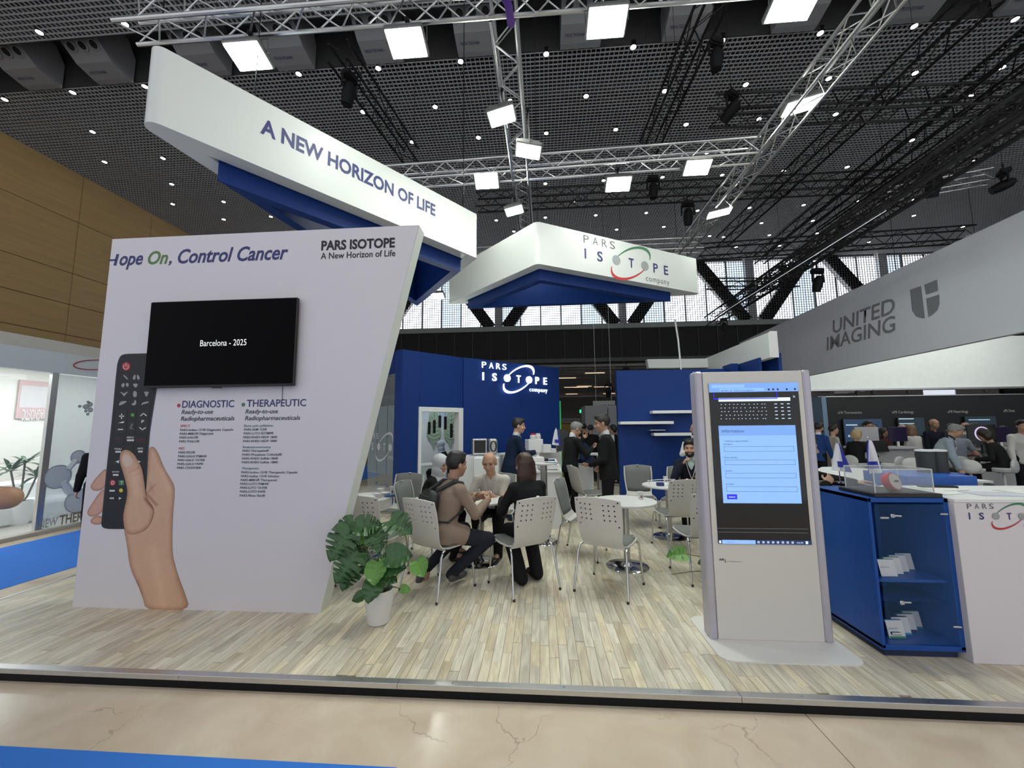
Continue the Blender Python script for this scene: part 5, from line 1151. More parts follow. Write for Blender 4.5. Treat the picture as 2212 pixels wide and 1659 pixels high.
def jar(c, m, lab, lid=None):
    r = thing('jar', lab, 'jar', c); MB().lathe([(.05, 0), (.055, .01), (.055, .07), (.035, .09)], n=16).build('body', m, r); MB().lathe([(.045, .075), (.045, .11), (0, .112)], n=16).build('lid', lid or m, r)
jar(Vector((-.16, 7.74, 1.36)), PAPER, 'white jar with a red lid on the stepped stand', mat('red_lid', (.55, .02, .03))); jar(Vector((-.06, 7.80, 1.36)), PAPER, 'plain white jar beside the red-lidded one')
# equipment model on the tall counter
eq = thing('equipment_model', 'silver and black machine model on the tall white counter', 'model', (-1.0, 7.15, 1.10), .3)
MB().box((-.12, 0, .15), (.26, .2, .28), 0, .02).build('block', BLACK, eq); MB().box((.12, 0, .15), (.16, .2, .28), 0, .03).build('block', mat('silver_paint', (.55, .56, .56), .3, .6), eq)
for x, z in ((-.18, .03), (-.18, .28), (-.06, .03), (-.06, .28)): MB().box((x, -.105, z), (.12, .02, .03), b=.004).build('bracket', ALU, eq)
for x in (-.235, -.01): MB().box((x, -.10, .15), (.025, .03, .28), b=.005).build('rail', ALU, eq)
b = MB(); b.tube([(.12+.05*math.cos(a), -.11, .16+.09*math.sin(a)) for a in np.linspace(0, 2*math.pi, 17)[:-1]], .012, 6, closed=True); b.build('port', BLACK, eq)
mon = thing('wall_monitor', 'dark monitor on an arm right of the company mark counter', 'monitor', (.42, 8.3, 1.1)); MB().box((0, 0, .22), (.32, .04, .44), .5, .01).build('screen', mat('monitor_grey', (.03, .033, .04), .3), mon); MB().tube([(0, 0, 0), (.02, .05, .25)], .02, 8).build('stand', CHROME, mon)
# ---- tables
def round_table(x, y, top_r, z, label, base_r=.24, mullion=.035):
    t = thing('round_table' if z < 1 else 'high_table', label, 'table', (x, y, 0), 0, 'white round tables of the booth')
    MB().lathe([(0, z-.024), (top_r-.004, z-.024), (top_r, z-.020), (top_r, z-.004), (top_r-.004, z), (0, z)], n=48).build('tabletop', CHWHITE, t)
    MB().lathe([(base_r, .0), (base_r, .006), (base_r-.01, .014), (.07, .022), (.045, .05), (mullion+.004, .06)], n=40).build('base', CHROME, t)
    MB().lathe([(mullion, .05), (mullion, z-.03)], n=20).build('column', STEEL, t); MB().lathe([(.14, z-.034), (.14, z-.024)], n=20).build('top_plate', STEEL, t)
    for k in range(4): a = k*math.pi/2+.4; MB().tube([(mullion*math.cos(a), mullion*math.sin(a), .05), (mullion*math.cos(a), mullion*math.sin(a), z-.03)], .008, 6).build('column_rib', STEEL, t)
    return t
T1 = (-.76, 4.86); T2 = (.965, 4.80); T3 = (1.84, 6.05)
round_table(*T1, .37, .74, 'round white table at which four people sit talking'); round_table(*T2, .355, .74, 'round white table with a single paper cup in the middle of the booth'); round_table(*T3, .36, .74, 'round white table by the bearded man in the dark suit')
round_table(-2.25, 4.95, .36, .74, 'round white table with dishes half hidden behind the tall panel'); round_table(.03, 5.72, .21, 1.10, 'high round white table by the lower counter', .2, .045); round_table(1.10, 7.75, .26, 1.08, 'high round white table behind the man in profile', .2, .045)
def cup(x, y, z, label, m=None, r=.034, h=.085):
    c = thing('paper_cup', label, 'cup', (x, y, z)); MB().lathe([(.0, .004), (r*.72, .004), (r*.74, 0), (r, h), (r+.003, h), (r+.003, h+.004), (r-.002, h+.004), (r*.70, .008), (0, .008)], n=20, cap=False).build('wall', m or PAPER, c)
    MB().box((.0, -r*.90, h*.42), (.022, .003, .03)).build('printed_mark', mat('cup_mark', (.25, .12, .12)), c); return c
q = G(1385, 1079, .74); cup(q.x, q.y+.01, .74, 'white paper cup with a small dark mark on the middle round table')
q = G(1438, 1042, .74); cup(q.x, q.y, .74, 'white paper cup on the table of the bearded man'); q = G(1046, 1079, .74); cup(-.83, 5.03, .74, 'clear plastic cup between the hands of the bald man', sheet_glass('clear_plastic_cup', (.7, .72, .75), .45))
for i, (dx, dy, m, lab, sz) in enumerate(((-.14, -.12, mat('item_navy', (.02, .04, .16)), 'small navy glasses case on the table of the bearded man', (.10, .06, .05)), (.1, -.05, mat('leaflet_blue', (.35, .45, .6)), 'pale blue leaflet lying on the table of the bearded man', (.21, .15, .003)), (.02, .14, PAPER, 'sheet of paper at the back of the table of the bearded man', (.25, .18, .003)))):
    MB().box((T3[0]+dx, T3[1]+dy, .74+sz[2]/2), sz, .4*i, min(.004, sz[2]*.3)).build('table_item' if i == 0 else 'leaflet', m, label=lab, cat='case' if i == 0 else 'leaflet')
MB().tube([(T3[0]-.25, T3[1]+.0, .75), (T3[0]-.27, T3[1]+.05, .79), (T3[0]-.1, T3[1]+.1, .80), (T3[0]+.15, T3[1]+.12, .80), (T3[0]+.0, T3[1]+.05, .765)], .006, 6).build('bag_handle', PAPER, label='white twisted carrier handle on the table of the bearded man', cat='handle')
for (x, y, r, h, lab) in ((-2.02, 4.86, .05, .06, 'white bowl at the front of the dish-covered table'), (-1.98, 5.0, .06, .05, 'white bowl behind the first one on the dish-covered table'), (-2.1, 5.12, .05, .08, 'tall white bowl at the back of the dish-covered table')):
    MB().lathe([(r*.5, 0), (r, h), (r-.006, h), (r*.45, .008), (0, .008)], (x, y, .74), 20).build('bowl', WHITE, label=lab, cat='bowl')
MB().box((-2.12, 4.75, .765), (.18, .14, .05), .3, .02).build('takeaway_box', PAPER, label='crumpled white napkin box on the dish-covered table', cat='box'); cup(-1.93, 5.12, .74, 'white paper cup on the dish-covered table behind the panel', r=.04, h=.10)
MB().box((-1.92, 4.98, .75), (.12, .08, .02), .3, .004).build('small_box', mat('item_blue', (.03, .1, .3)), label='small blue box on the dish-covered table', cat='box')
# high table things: tissue box, leaflets
tb_ = thing('tissue_box', 'white tissue box on the high table by the lower counter', 'tissue box', (-.05, 5.75, 1.10)); MB().box((0, 0, .035), (.16, .1, .07), .2, .006).build('box', PAPER, tb_); MB().lathe([(.03, .07), (.012, .10), (.035, .15), (0, .12)], (0, 0, 0), 9).build('tissue', PAPER, tb_)
MB().lathe([(.03, 0), (.03, .05), (0, .05)], (.07, 5.74, 1.10), 12).build('small_tin', BLACK, label='small dark tin on the high table by the lower counter', cat='tin')
MB().lathe([(.08, 0), (.10, .012), (0, .008)], (.13, 5.66, 1.10), 18).build('saucer', CHWHITE, label='white saucer on the high table by the lower counter', cat='saucer')
MB().box((1.32, 7.72, 1.255), (.16, .012, .35), .1, .002).build('menu_holder', sheet_glass('acrylic', (.7, .75, .78), .35), label='upright acrylic sign holder on the high table behind the man in profile', cat='sign holder')
def small_flag(c, h, label, sw=1., flip=1, tilt=0):
    root = thing('table_flag', label, 'flag', c); MB().lathe([(.05, 0), (.05, .012), (.02, .018)], n=16).build('base', CHROME, root); MB().tube([(0, 0, .01), (0, 0, h)], .004, 6).build('pole', CHROME, root); MB().lathe([(.0, h-.0), (.009, h+.008), (0, h+.02)], n=8).build('finial', CHROME, root)
    nu, nv = 12, 14; vs, vi = [], []
    for j in range(nv+1):
        t = j/nv
        for i in range(nu+1):
            s_ = i/nu; wd = (.02+.075*t**.8)*sw; xx = flip*(s_*wd*1.6-wd*.8); yy = -.012+.02*math.sin(s_*9+t*2)*t; vs.append((xx, yy-.02*t, h-.01-t*h*.66-.05*s_*t*h))
    fs1 = [(j*(nu+1)+i, j*(nu+1)+i+1, (j+1)*(nu+1)+i+1, (j+1)*(nu+1)+i) for j in range(nv) for i in range(nu)]
    cl = mesh_obj('cloth', vs, fs1, mat('flag_white', (.74, .74, .77), .8), root); me = cl.data; me.materials.append(mat('flag_blue', (.03, .04, .36), .8))
    for k, p in enumerate(me.polygons):
        j, i = divmod(k, nu); p.material_index = 1 if (i > nu-4 or (nv*.60 < j < nv*.80 and i > 2)) else 0
small_flag(Vector((.30, 7.85, 1.10)), .46, 'white and blue table flag on the back counter', 1.2)

# ---- chairs: perforated one-piece shell, padded, on chrome tube legs
def chair_proto():
    root = thing('conference_chair', '', 'chair', (0, 0, 0), 0, 'white shell chairs with grey pads')
    prof = [(.245, .470), (.235, .452), (.18, .446), (.05, .440), (-.08, .440), (-.150, .452), (-.192, .500), (-.214, .57), (-.235, .68), (-.262, .80), (-.290, .905)]  # y, z from the front edge to the top of the back
    wd = [.40, .44, .46, .47, .45, .41, .41, .435, .46, .47, .46]; nu = 12
    def shell(off):
        vs = []
        for (y, z), w_ in zip(prof, wd):
            back = max(0, min(1, (z-.46)/.25))
            for i in range(nu+1):
                s_ = 2*i/nu-1; bow = (1-s_*s_)
                vs.append(Vector((s_*w_/2, y-bow*.035*back-(off if back > .5 else 0), z-(off if back <= .5 else 0)-bow*.012*(1-back)+(bow*.022 if z > .9 else 0))))
        return vs
    nP = len(prof); grid_ = lambda: [(j*(nu+1)+i, j*(nu+1)+i+1, (j+1)*(nu+1)+i+1, (j+1)*(nu+1)+i) for j in range(nP-1) for i in range(nu)]
    vs = shell(0); me = bpy.data.meshes.new('shell'); me.from_pydata(vs, [], grid_()); me.update()
    # real perforations: cut the back with rods
    tmp = bpy.data.objects.new('tmp', me); COL.objects.link(tmp)
    so = tmp.modifiers.new('s', 'SOLIDIFY'); so.thickness = .011; so.offset = 0
    hb = MB()
    def rod(x, z):
        hb.tube([(x, -.45, z), (x, -.05, z)], .0088, 8, smooth=False)
    for sx in (-1, 1):
        for c_ in range(3):
            for r_ in range(4): rod(sx*(.065+c_*.052), .855-r_*.048)
        rod(sx*.205, .885); rod(sx*.195, .655)
    hm_ = hb.mesh('h'); ho = bpy.data.objects.new('h', hm_); COL.objects.link(ho)
    bo = tmp.modifiers.new('b', 'BOOLEAN'); bo.object = ho; bo.operation = 'DIFFERENCE'; bo.solver = 'EXACT'
    bpy.context.view_layer.update(); dg = bpy.context.evaluated_depsgraph_get(); m2 = bpy.data.meshes.new_from_object(tmp.evaluated_get(dg)); m2.name = 'shell'
    bpy.data.objects.remove(tmp); bpy.data.objects.remove(ho)
    m2.materials.clear(); m2.materials.append(SHELL); m2.polygons.foreach_set('use_smooth', [True]*len(m2.polygons)); m2.set_sharp_from_angle(angle=math.radians(35)); put('shell', m2, root)
    # pads
    def pad(j0, j1, m, nm, inset, front, shade_back=False):
        vs = []; n_ = nu; P_ = shell(0)
        rows_ = list(range(j0, j1+1)); K = len(rows_)
        top, bot = [], []
        for a, j in enumerate(rows_):
            for i in range(nu+1):
                p = P_[j*(nu+1)+i]; x = p.x*inset; e = min(a, K-1-a)/(K-1)*2; s_ = abs(2*i/nu-1); th = .020*(1-s_**6)*min(1, e*2.5+.15)
                top.append(Vector((x, p.y+(th+.007)*front, p.z+(th+.007)*(1-front)))); bot.append(Vector((x, p.y+.006*front, p.z+.006*(1-front))))
        nn_ = len(top); vs = top+bot; g2 = [(a*(nu+1)+i, a*(nu+1)+i+1, (a+1)*(nu+1)+i+1, (a+1)*(nu+1)+i) for a in range(K-1) for i in range(nu)]
        fs = g2+[tuple(nn_+q for q in reversed(f)) for f in g2]
        edge = [i for i in range(nu+1)]+[a*(nu+1)+nu for a in range(1, K)]+[(K-1)*(nu+1)+i for i in range(nu-1, -1, -1)]+[a*(nu+1) for a in range(K-2, 0, -1)]
        for q in range(len(edge)): a, c = edge[q], edge[(q+1) % len(edge)]; fs.append((c, a, nn_+a, nn_+c))
        o = mesh_obj(nm, vs, fs, m, root)
        if shade_back:
            o.data.materials.append(mat('pad_back_shade', (.02, .02, .02), .9))  # back face painted black as the shade seen through the perforations
            for k in range(len(g2), 2*len(g2)): o.data.polygons[k].material_index = 1
    pad(0, 4, GREYFAB, 'seat_pad', .92, 0.); pad(6, 10, GREYFAB, 'back_pad', .90, 1., True)
    r_ = .0105
    for sx in (-1, 1):
        MB().tube([(sx*.262, .245, 0), (sx*.243, .215, .38), (sx*.235, .195, .425), (sx*.22, .15, .437)], r_, 10).build('leg', CHROME, root)
        MB().tube([(sx*.268, -.275, 0), (sx*.243, -.205, .38), (sx*.235, -.175, .425), (sx*.22, -.12, .434)], r_, 10).build('leg', CHROME, root)
        for y in (.245, -.275): MB().lathe([(.013, 0), (.013, .022)], (sx*.264, y, 0), 10).build('glide', BLACK, root)
    b = MB(); b.tube([(-.22, .15, .434), (-.20, -.12, .428), (.20, -.12, .428), (.22, .15, .434)], r_, 8, closed=True); b.build('seat_frame', CHROME, root)
    MB().box((0, -.302, .928), (.03, .018, .012), b=.003).build('top_clip', CHWHITE, root)
    return root
CH = chair_proto()
chairs = [(-1.05, 4.09, -32, 'shell chair seen from behind under the man with the backpack'), (-.21, 4.19, 34, 'shell chair seen from behind under the long-haired woman'), (.665, 4.19, -29, 'empty shell chair seen from behind, in front of the middle round table'),
          (.50, 5.22, -140+30, 'empty chair with grey back pad left of the middle round table'), (1.62, 6.80, 172, 'empty chair with grey pads facing the viewer behind the middle table'), (1.79, 5.52, 8, 'empty perforated chair at the table of the bearded man'),
          (1.72, 4.55, 6, 'perforated chair partly hidden by the left edge of the kiosk'), (-1.80, 4.28, -14, 'perforated chair behind the left plant'), (-2.02, 5.62, 172, 'chair with grey back pad facing the viewer beside the glass wall'),
          (-1.50, 5.02, -98, 'chair of the woman in the white headscarf'), (-.62, 5.62, 176, 'chair under the bald man'), (.80, 7.15, -70, 'grey padded chair between the two standing men in suits'), (2.18, 6.62, 150, 'chair under the bearded man in the dark suit'), (2.55, 5.9, 95, 'chair behind the kiosk, right of the table of the bearded man')]
for i, (x, y, a, lab) in enumerate(chairs):
    o = CH if i == 0 else copy_tree(CH); o.location = (x, y, 0); o.rotation_euler = (0, 0, math.radians(a)); o['label'] = lab

# ---- monstera plants
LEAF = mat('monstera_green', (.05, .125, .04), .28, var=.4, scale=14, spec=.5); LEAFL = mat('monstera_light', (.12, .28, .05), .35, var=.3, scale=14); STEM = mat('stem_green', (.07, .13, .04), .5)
def leaf_mesh(seed, split=True):
    rg = random.Random(seed); nV = 44; nU = 8; vs = []; fs = []
    def width(t): return .52*math.sin(math.pi*min(1, t*.93+.07)**.72)**.8 if t < 1 else 0
    nt_ = 4; notch = [(.34+.14*k+rg.uniform(-.02, .02)) for k in range(nt_)]
    for sg in (-1, 1):
        base = len(vs)
        for j in range(nV+1):
            t = j/nV; w_ = width(t)*.92
            if split:
                for q in notch:
                    if abs(t-q) < .020: w_ *= .30+.15*rg.random()
            for i in range(nU+1):
                s_ = i/nU; x = sg*w_*s_; y = t-(.16*math.sin(s_*1.6)*(1-t)**2 if t < .4 else 0)+.10*s_*w_
                if t < .02: y = -.10*s_
                z = .10*s_*s_*.6-.22*t*t-.02*math.sin(t*30)*s_+.06*s_
                vs.append((x, y, z))
        for j in range(nV):
            for i in range(nU):
                a = base+j*(nU+1)+i; f = (a, a+1, a+nU+2, a+nU+1); fs.append(f if sg > 0 else f[::-1])
    me = bpy.data.meshes.new('leaf'); me.from_pydata(vs, [], fs); me.polygons.foreach_set('use_smooth', [True]*len(fs)); me.update(); return me
LM = [leaf_mesh(k) for k in range(3)]+[leaf_mesh(9, False)]
for k, me in enumerate(LM): me.materials.append(LEAF)
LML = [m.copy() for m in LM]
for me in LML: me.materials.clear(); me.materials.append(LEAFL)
def plant(px, py, label, leaves, pot_h=.27, pot_r=.118):
    root = thing('monstera_plant', label, 'plant', (px, py, 0)); base = Vector((px, py, 0))
    MB().lathe([(.0, 0), (.078, 0), (.088, .006), (.100, .08), (.114, .18), (pot_r, pot_h-.01), (pot_r-.003, pot_h), (pot_r-.010, pot_h-.004), (.105, pot_h-.04)], n=36, cap=False).build('pot', mat('speckled_white_pot', (.72, .70, .67), .55, var=.12, scale=160), root)
    MB().lathe([(.107, pot_h-.04), (.05, pot_h-.028), (0, pot_h-.03)], n=20, cap=False).build('soil', mat('soil', (.03, .02, .012), .95, var=.4, scale=90, bump=.5), root)
    for (u, v, dy, sz, ang, pitch, roll, kind, light) in leaves:
        c = PY(u, v, py+dy)-base     # leaf middle
        ca, sa_ = math.cos(math.radians(ang)), math.sin(math.radians(ang)); pitch = 48*ca+10*(pitch-30)/30; roll = 48*sa_+roll*.4
        R = Matrix.Rotation(math.radians(-ang), 4, 'Z')@Matrix.Rotation(math.radians(pitch), 4, 'X')@Matrix.Rotation(math.radians(roll), 4, 'Y')
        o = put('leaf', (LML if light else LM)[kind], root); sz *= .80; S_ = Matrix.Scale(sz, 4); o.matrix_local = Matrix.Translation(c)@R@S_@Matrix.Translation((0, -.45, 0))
        att = Matrix.Translation(c)@R@S_@Vector((0, -.45, 0)); a0 = Vector((att.x*.12, att.y*.12+.01, pot_h-.04)); mid = (a0+att)/2+Vector((att.x*-.1, 0, .06))
        pts_ = [a0*(1-t)**2+mid*2*t*(1-t)+att*t*t for t in (0, .25, .5, .75, 1)]; MB().tube(pts_, [.006, .005, .0045, .004, .003], 6).build('stem', STEM, root)
    return root
# u, v, depth offset, size, heading (0 away, 90 right, 180 towards viewer), pitch, roll, kind, light
plant(-1.375, 3.38, 'monstera plant in a speckled white pot beside the tall panel', [
    (738, 1172, -.05, .36, 205, 32, -25, 0, 0), (752, 1222, -.12, .34, 215, 25, -10, 1, 0), (795, 1135, .02, .26, 80, 12, 20, 2, 0), (745, 1140, .05, .24, 230, 20, 0, 2, 0), (815, 1165, -.03, .28, 150, 45, 10, 0, 0), (863, 1135, .02, .30, 110, 25, -15, 1, 0),
    (860, 1200, -.06, .26, 85, 20, 30, 3, 0), (850, 1222, -.08, .24, 95, 30, 20, 3, 0), (907, 1226, -.1, .20, 140, 50, 0, 3, 1), (812, 1235, -.14, .24, 170, 50, 0, 3, 1), (806, 1272, -.16, .24, 190, 48, 0, 3, 0), (757, 1245, -.1, .26, 200, 55, 0, 1, 0), (795, 1155, .1, .22, 10, 55, 0, 3, 1), (875, 1273, -.08, .10, 90, 15, 0, 3, 1), (775, 1290, -.1, .13, 250, 30, 0, 3, 0), (832, 1210, .05, .2, 30, 45, 0, 0, 1), (772, 1180, .08, .26, 330, 60, 0, 0, 0), (845, 1250, .0, .14, 110, 30, 0, 3, 0)])
plant(1.86, 3.95, 'monstera plant mostly hidden behind the kiosk', [(1463, 1198, .0, .22, 265, 35, 20, 1, 1), (1520, 1216, -.05, .12, 265, 40, 10, 3, 0), (1450, 1240, .1, .01, 0, 0, 0, 3, 0), (1600, 1150, .0, .26, 150, 40, 0, 0, 0), (1640, 1180, .0, .26, 60, 40, 0, 1, 0), (1570, 1190, -.05, .24, 210, 40, 0, 2, 0), (1680, 1160, .0, .22, 90, 30, 0, 0, 0)])

# ---- kiosk with screen
KX0, KX1, KY = 1.243, 2.123, 3.247; kc = (KX0+KX1)/2
ki = thing('kiosk', 'tall freestanding information kiosk with an upright lit touch screen', 'kiosk', (kc, KY, 0)); kb = Vector((kc, KY, 0)); KIOSK = mat('kiosk_warm_white', (.70, .67, .62), .4, var=.012); SIDE = mat('kiosk_side_metal', (.50, .48, .55), .35, .35, var=.04)
MB().box((0, .05, 1.02), (.76, .11, 2.02), b=.003).build('body', KIOSK, ki)
for sg in (-1, 1):
    MB().box((sg*.412, .05, 1.02), (.058, .125, 2.03), b=.012).build('side_profile', SIDE, ki)
    for dx in (-.018, .018): MB().lathe([(.005, 0), (.005, .006), (0, .008)], (sg*.412+dx, .05, 2.035), 8).build('top_screw', CHROME, ki)
b = MB(); M_ = []
def rrect(x0, x1, y0, y1, r, n=6):
    out = []
    for (cx0, cy0, a0) in ((x1-r, y0+r, -90), (x1-r, y1-r, 0), (x0+r, y1-r, 90), (x0+r, y0+r, 180)):
        for k in range(n+1): a = math.radians(a0+90*k/n); out.append((cx0+r*math.cos(a), cy0+r*math.sin(a)))
    return out
b.prism(rrect(-.475, .475, -.285, .36, .09), .0, .010); b.build('base_plate', mat('base_plate_white', (.82, .80, .76), .35, var=.01), ki)
b = MB(); b.box((-.39, .14, .013), (.05, .012, .004), .6); b.build('base_slot', BLACK, ki)
sa, sb = PY(1528, 829, KY), PY(1754, 1176, KY); SX0, SZ1 = sa.x-kc, sa.z; SX1, SZ0 = sb.x-kc, sb.z; SX0 = -.34; SX1 = .34; 
sc_ = MB().box(((SX0+SX1)/2, -.008, (SZ0+SZ1)/2), (SX1-SX0, .008, SZ1-SZ0), b=.002).build('screen', mat('kiosk_glass_black', (.006, .007, .009), .06, var=0, spec=.6), ki)
def ui(nm, u0, v0, u1, v1, m, off=.0135):
    a, c = PY(u0, v0, KY), PY(u1, v1, KY); b = MB().box(((a.x+c.x)/2-kc, -off, (a.z+c.z)/2), (abs(c.x-a.x), .0006, abs(a.z-c.z))); return b.build(nm, m, sc_)
def UIx(x, y): return 1480+x/4.1475, 780+y/4.1475
# the printed coordinates are taken on the screen's own plane: x is rectified from the perspective of the picture
def uix(nm, fx0, fz0, fx1, fz1, m, off=.0135):
    W3, H3 = SX1-SX0, SZ1-SZ0; x0, x1 = SX0+fx0*W3, SX0+fx1*W3; z0, z1 = SZ1-fz0*H3, SZ1-fz1*H3
    return MB().box(((x0+x1)/2, -off, (z0+z1)/2), (x1-x0, .0006, z0-z1)).build(nm, m, sc_)
def uit(t, fx0, fz, fx1, cap, m, off=.0145, bold=0.):
    W3, H3 = SX1-SX0, SZ1-SZ0; text(t, (SX0+fx0*W3, 0, SZ1-fz*H3), (SX0+fx1*W3, 0, SZ1-fz*H3), cap*H3, m, sc_, n=YN, off=off, bold=bold)
LB = emit('screen_light_blue', (.24, .44, .86), .72); LB2 = emit('screen_header_blue', (.18, .35, .76), .66); UIK = mat('screen_ink', (.02, .03, .08), .3, var=0); UIG = emit('screen_taskbar', (.015, .03, .10), .8); ROY = emit('screen_royal_blue', (.02, .02, .75), .9); UIW = emit('screen_white', (.6, .75, .95), .95); UIM = mat('screen_line', (.07, .10, .22), .3, var=0)
uix('browser_bar', 0, 0, 1, .058, LB2); uix('address_field', .12, .034, .62, .052, LB, .0142); uit('pars isotope', .14, .05, .5, .010, UIK)
for x in (.66, .71, .76, .86, .95): uix('browser_icon', x, .038, x+.02, .050, UIK, .0143)
uix('tab', .03, .010, .40, .030, LB, .0142); uix('search_strip', .10, .096, .90, .118, UIW)
for a in ((.045, .058, .052, .102), (.75, .058, .757, .102), (.045, .098, .757, .104)): uix('blue_outline', *a, ROY, .0142)
text('X', (SX0+.93*.68, 0, SZ1-.098*(SZ1-SZ0)), (SX0+.955*.68, 0, SZ1-.098*(SZ1-SZ0)), .016, UIW, sc_, n=YN, off=.0145)
rg = random.Random(5)
for r_ in range(5):
    for k in range(12):
        x = .12+k*.045+rg.uniform(-.01, .01); uix('listing_dash', x, .135+r_*.023, x+.012, .138+r_*.023, UIW)
    for x in (.72, .79, .86): uix('listing_dash', x, .135+r_*.023, x+.03, .139+r_*.023, UIW)
uix('form', .08, .272, .93, .754, LB); uix('form_header', .08, .272, .93, .335, LB2, .0138); uit('Information', .115, .315, .36, .019, UIM)
uit('* indicates required fields', .13, .374, .40, .009, UIK)
for k, (t_, x1) in enumerate((('Full Name', .22), ('Phone Number', .27), ('Country', .20), ('E-mail *', .22))):
    z = .394+k*.0825; uit(t_, .125, z, x1-.0, .009, UIK)
    for a in ((.125, z+.010, .895, z+.0115), (.125, z+.040, .895, z+.0415), (.125, z+.010, .1275, z+.0415), (.8925, z+.010, .895, z+.0415)): uix('field_line', *a, UIM, .0142)
uix('submit_button', .125, .700, .235, .730, ROY, .0142); uit('Submit', .145, .720, .215, .010, UIW, .0152)
uix('page_line', .0, .905, .97, .908, mat('screen_grey', (.2, .2, .22), .3), .0138); uix('page_line', .0, .928, .97, .931, MATS['screen_grey'], .0138)
uix('taskbar', 0, .975, 1, 1.0, UIG); uix('search_box', .04, .976, .40, .999, LB, .0142); uit('Search', .10, .993, .17, .010, UIK); uix('start_icon', .008, .980, .028, .996, UIW, .0142)
for k in range(8): uix('taskbar_icon', .42+k*.052, .981, .445+k*.052, .994, mat('icon_grey', (.4, .5, .6), emis=(.35, .45, .6), es=.7), .0142)
uit('11:01 AM', .84, .993, .905, .009, UIW); uix('taskbar_icon', .935, .979, .96, .995, UIW, .0142)
zA = PY(1552, 1210, KY).z; xA = PY(1552, 1210, KY).x-kc; text('AR', (xA, -.005, zA), (xA+.042, -.005, zA), .014, BLACK, ki, n=YN, bold=.03); text('L', (xA+.044, -.005, zA-.012), (xA+.056, -.005, zA-.012), .022, BLACK, ki, n=YN, bold=.02); text('TECHNOLOGY', (xA+.06, -.005, zA-.010), (xA+.17, -.005, zA-.010), .007, GREYINK, ki, n=YN)

# ---- blue cabinet with glass door and brochures
cb = thing('blue_cabinet', 'royal blue display cabinet with a glass door and leaflets on its shelves', 'cabinet', (2.37, 3.08, 0)); CB = Vector((2.37, 3.08, 0)); cx0, cx1, cy0, cy1, ch = 2.335, 2.87, 3.08, 3.66, 1.075
def cbx(lo, hi, nm, m=BLUE2, b=.003): return MB().box2([p-q for p, q in zip(lo, CB)], [p-q for p, q in zip(hi, CB)], b).build(nm, m, cb)
cbx((cx0+.03, cy0+.03, 0), (cx1-.03, cy1-.03, .06), 'plinth', mat('navy_plinth', (.006, .02, .07), .5)); cbx((cx0, cy0, .05), (cx1, cy1, .085), 'bottom'); cbx((cx0, cy0, .06), (cx0+.022, cy1, ch), 'side'); cbx((cx1-.03, cy0, .06), (cx1, cy1, ch), 'side'); cbx((cx0, cy1-.02, .06), (cx1, cy1, ch), 'back'); cbx((cx0, cy0, ch-.03), (cx1, cy1, ch), 'top'); cbx((cx0+.022, cy0+.04, .485), (cx1-.03, cy1-.02, .505), 'shelf'); cbx((cx0+.06, cy0+.04, .36), (cx1-.06, cy0+.30, .362), 'drawer_line', BLUE)
dr = MB().box2((cx0+.030-CB.x, -.012, .10), (cx1-.036-CB.x, -.006, ch-.04), .002).build('glass_door', sheet_glass('door_glass', (.10, .25, .5), .07), cb)
for z in (.94, .16): MB().box((.06-.0, -.0, z), (.06, .02, .018), b=.003).build('hinge', CHROME, dr)
for z in (.97, .22): MB().box((cx1-CB.x-.05, -.012, z), (.05, .012, .012), b=.002).build('clip', CHROME, dr)
for z in (.95, .36): 
    b = MB(); b.box((.13, .02, z), (.03, .03, .03), b=.004); b.tube([(.13, .02, z), (.20, .03, z-.005)], .008, 8); b.build('latch', CHROME, cb)
cols4 = [mat('leaflet_teal', (.03, .28, .33)), mat('leaflet_green', (.05, .25, .08)), mat('leaflet_sky', (.05, .25, .55)), mat('leaflet_navy', (.03, .04, .15))]
for row, (z0, n_) in enumerate(((.506, 4), (.086, 4))):
    for k in range(n_):
        x = cx0+.165+k*.082+row*.01; y = cy0+.09+k*.05; ang = .30
        ang = .05; lf = thing('leaflet_stand', ('white leaflet card on the %s cabinet shelf, ' % ('upper', 'lower')[row])+('nearest', 'second', 'third', 'farthest')[k]+' of its row', 'leaflet', (x, y, z0), ang, 'leaflets behind the cabinet glass')
        R = Matrix.Rotation(math.radians(-12), 3, 'X'); MB().box(R @ Vector((0, 0, .058)), (.118, .004, .112), R=R, b=.001).build('card', PAPER, lf); MB().box(R @ Vector((.0, .012, .110)), (.118, .018, .014), R=R).build('coloured_edge', cols4[(k+row*2) % 4], lf)
        R3 = R; text('PARS ISOTOPE', R @ Vector((-.05, -.003, .06)), R @ Vector((.01, -.003, .06)), .006, GREYINK, lf, n=R @ Vector((0, -1, 0)))
        MB().box(R @ Vector((0, -.0035, .008)), (.11, .001, .012), R=R).build('printed_line', cols4[(k+1) % 4] if row else PAPER, lf)
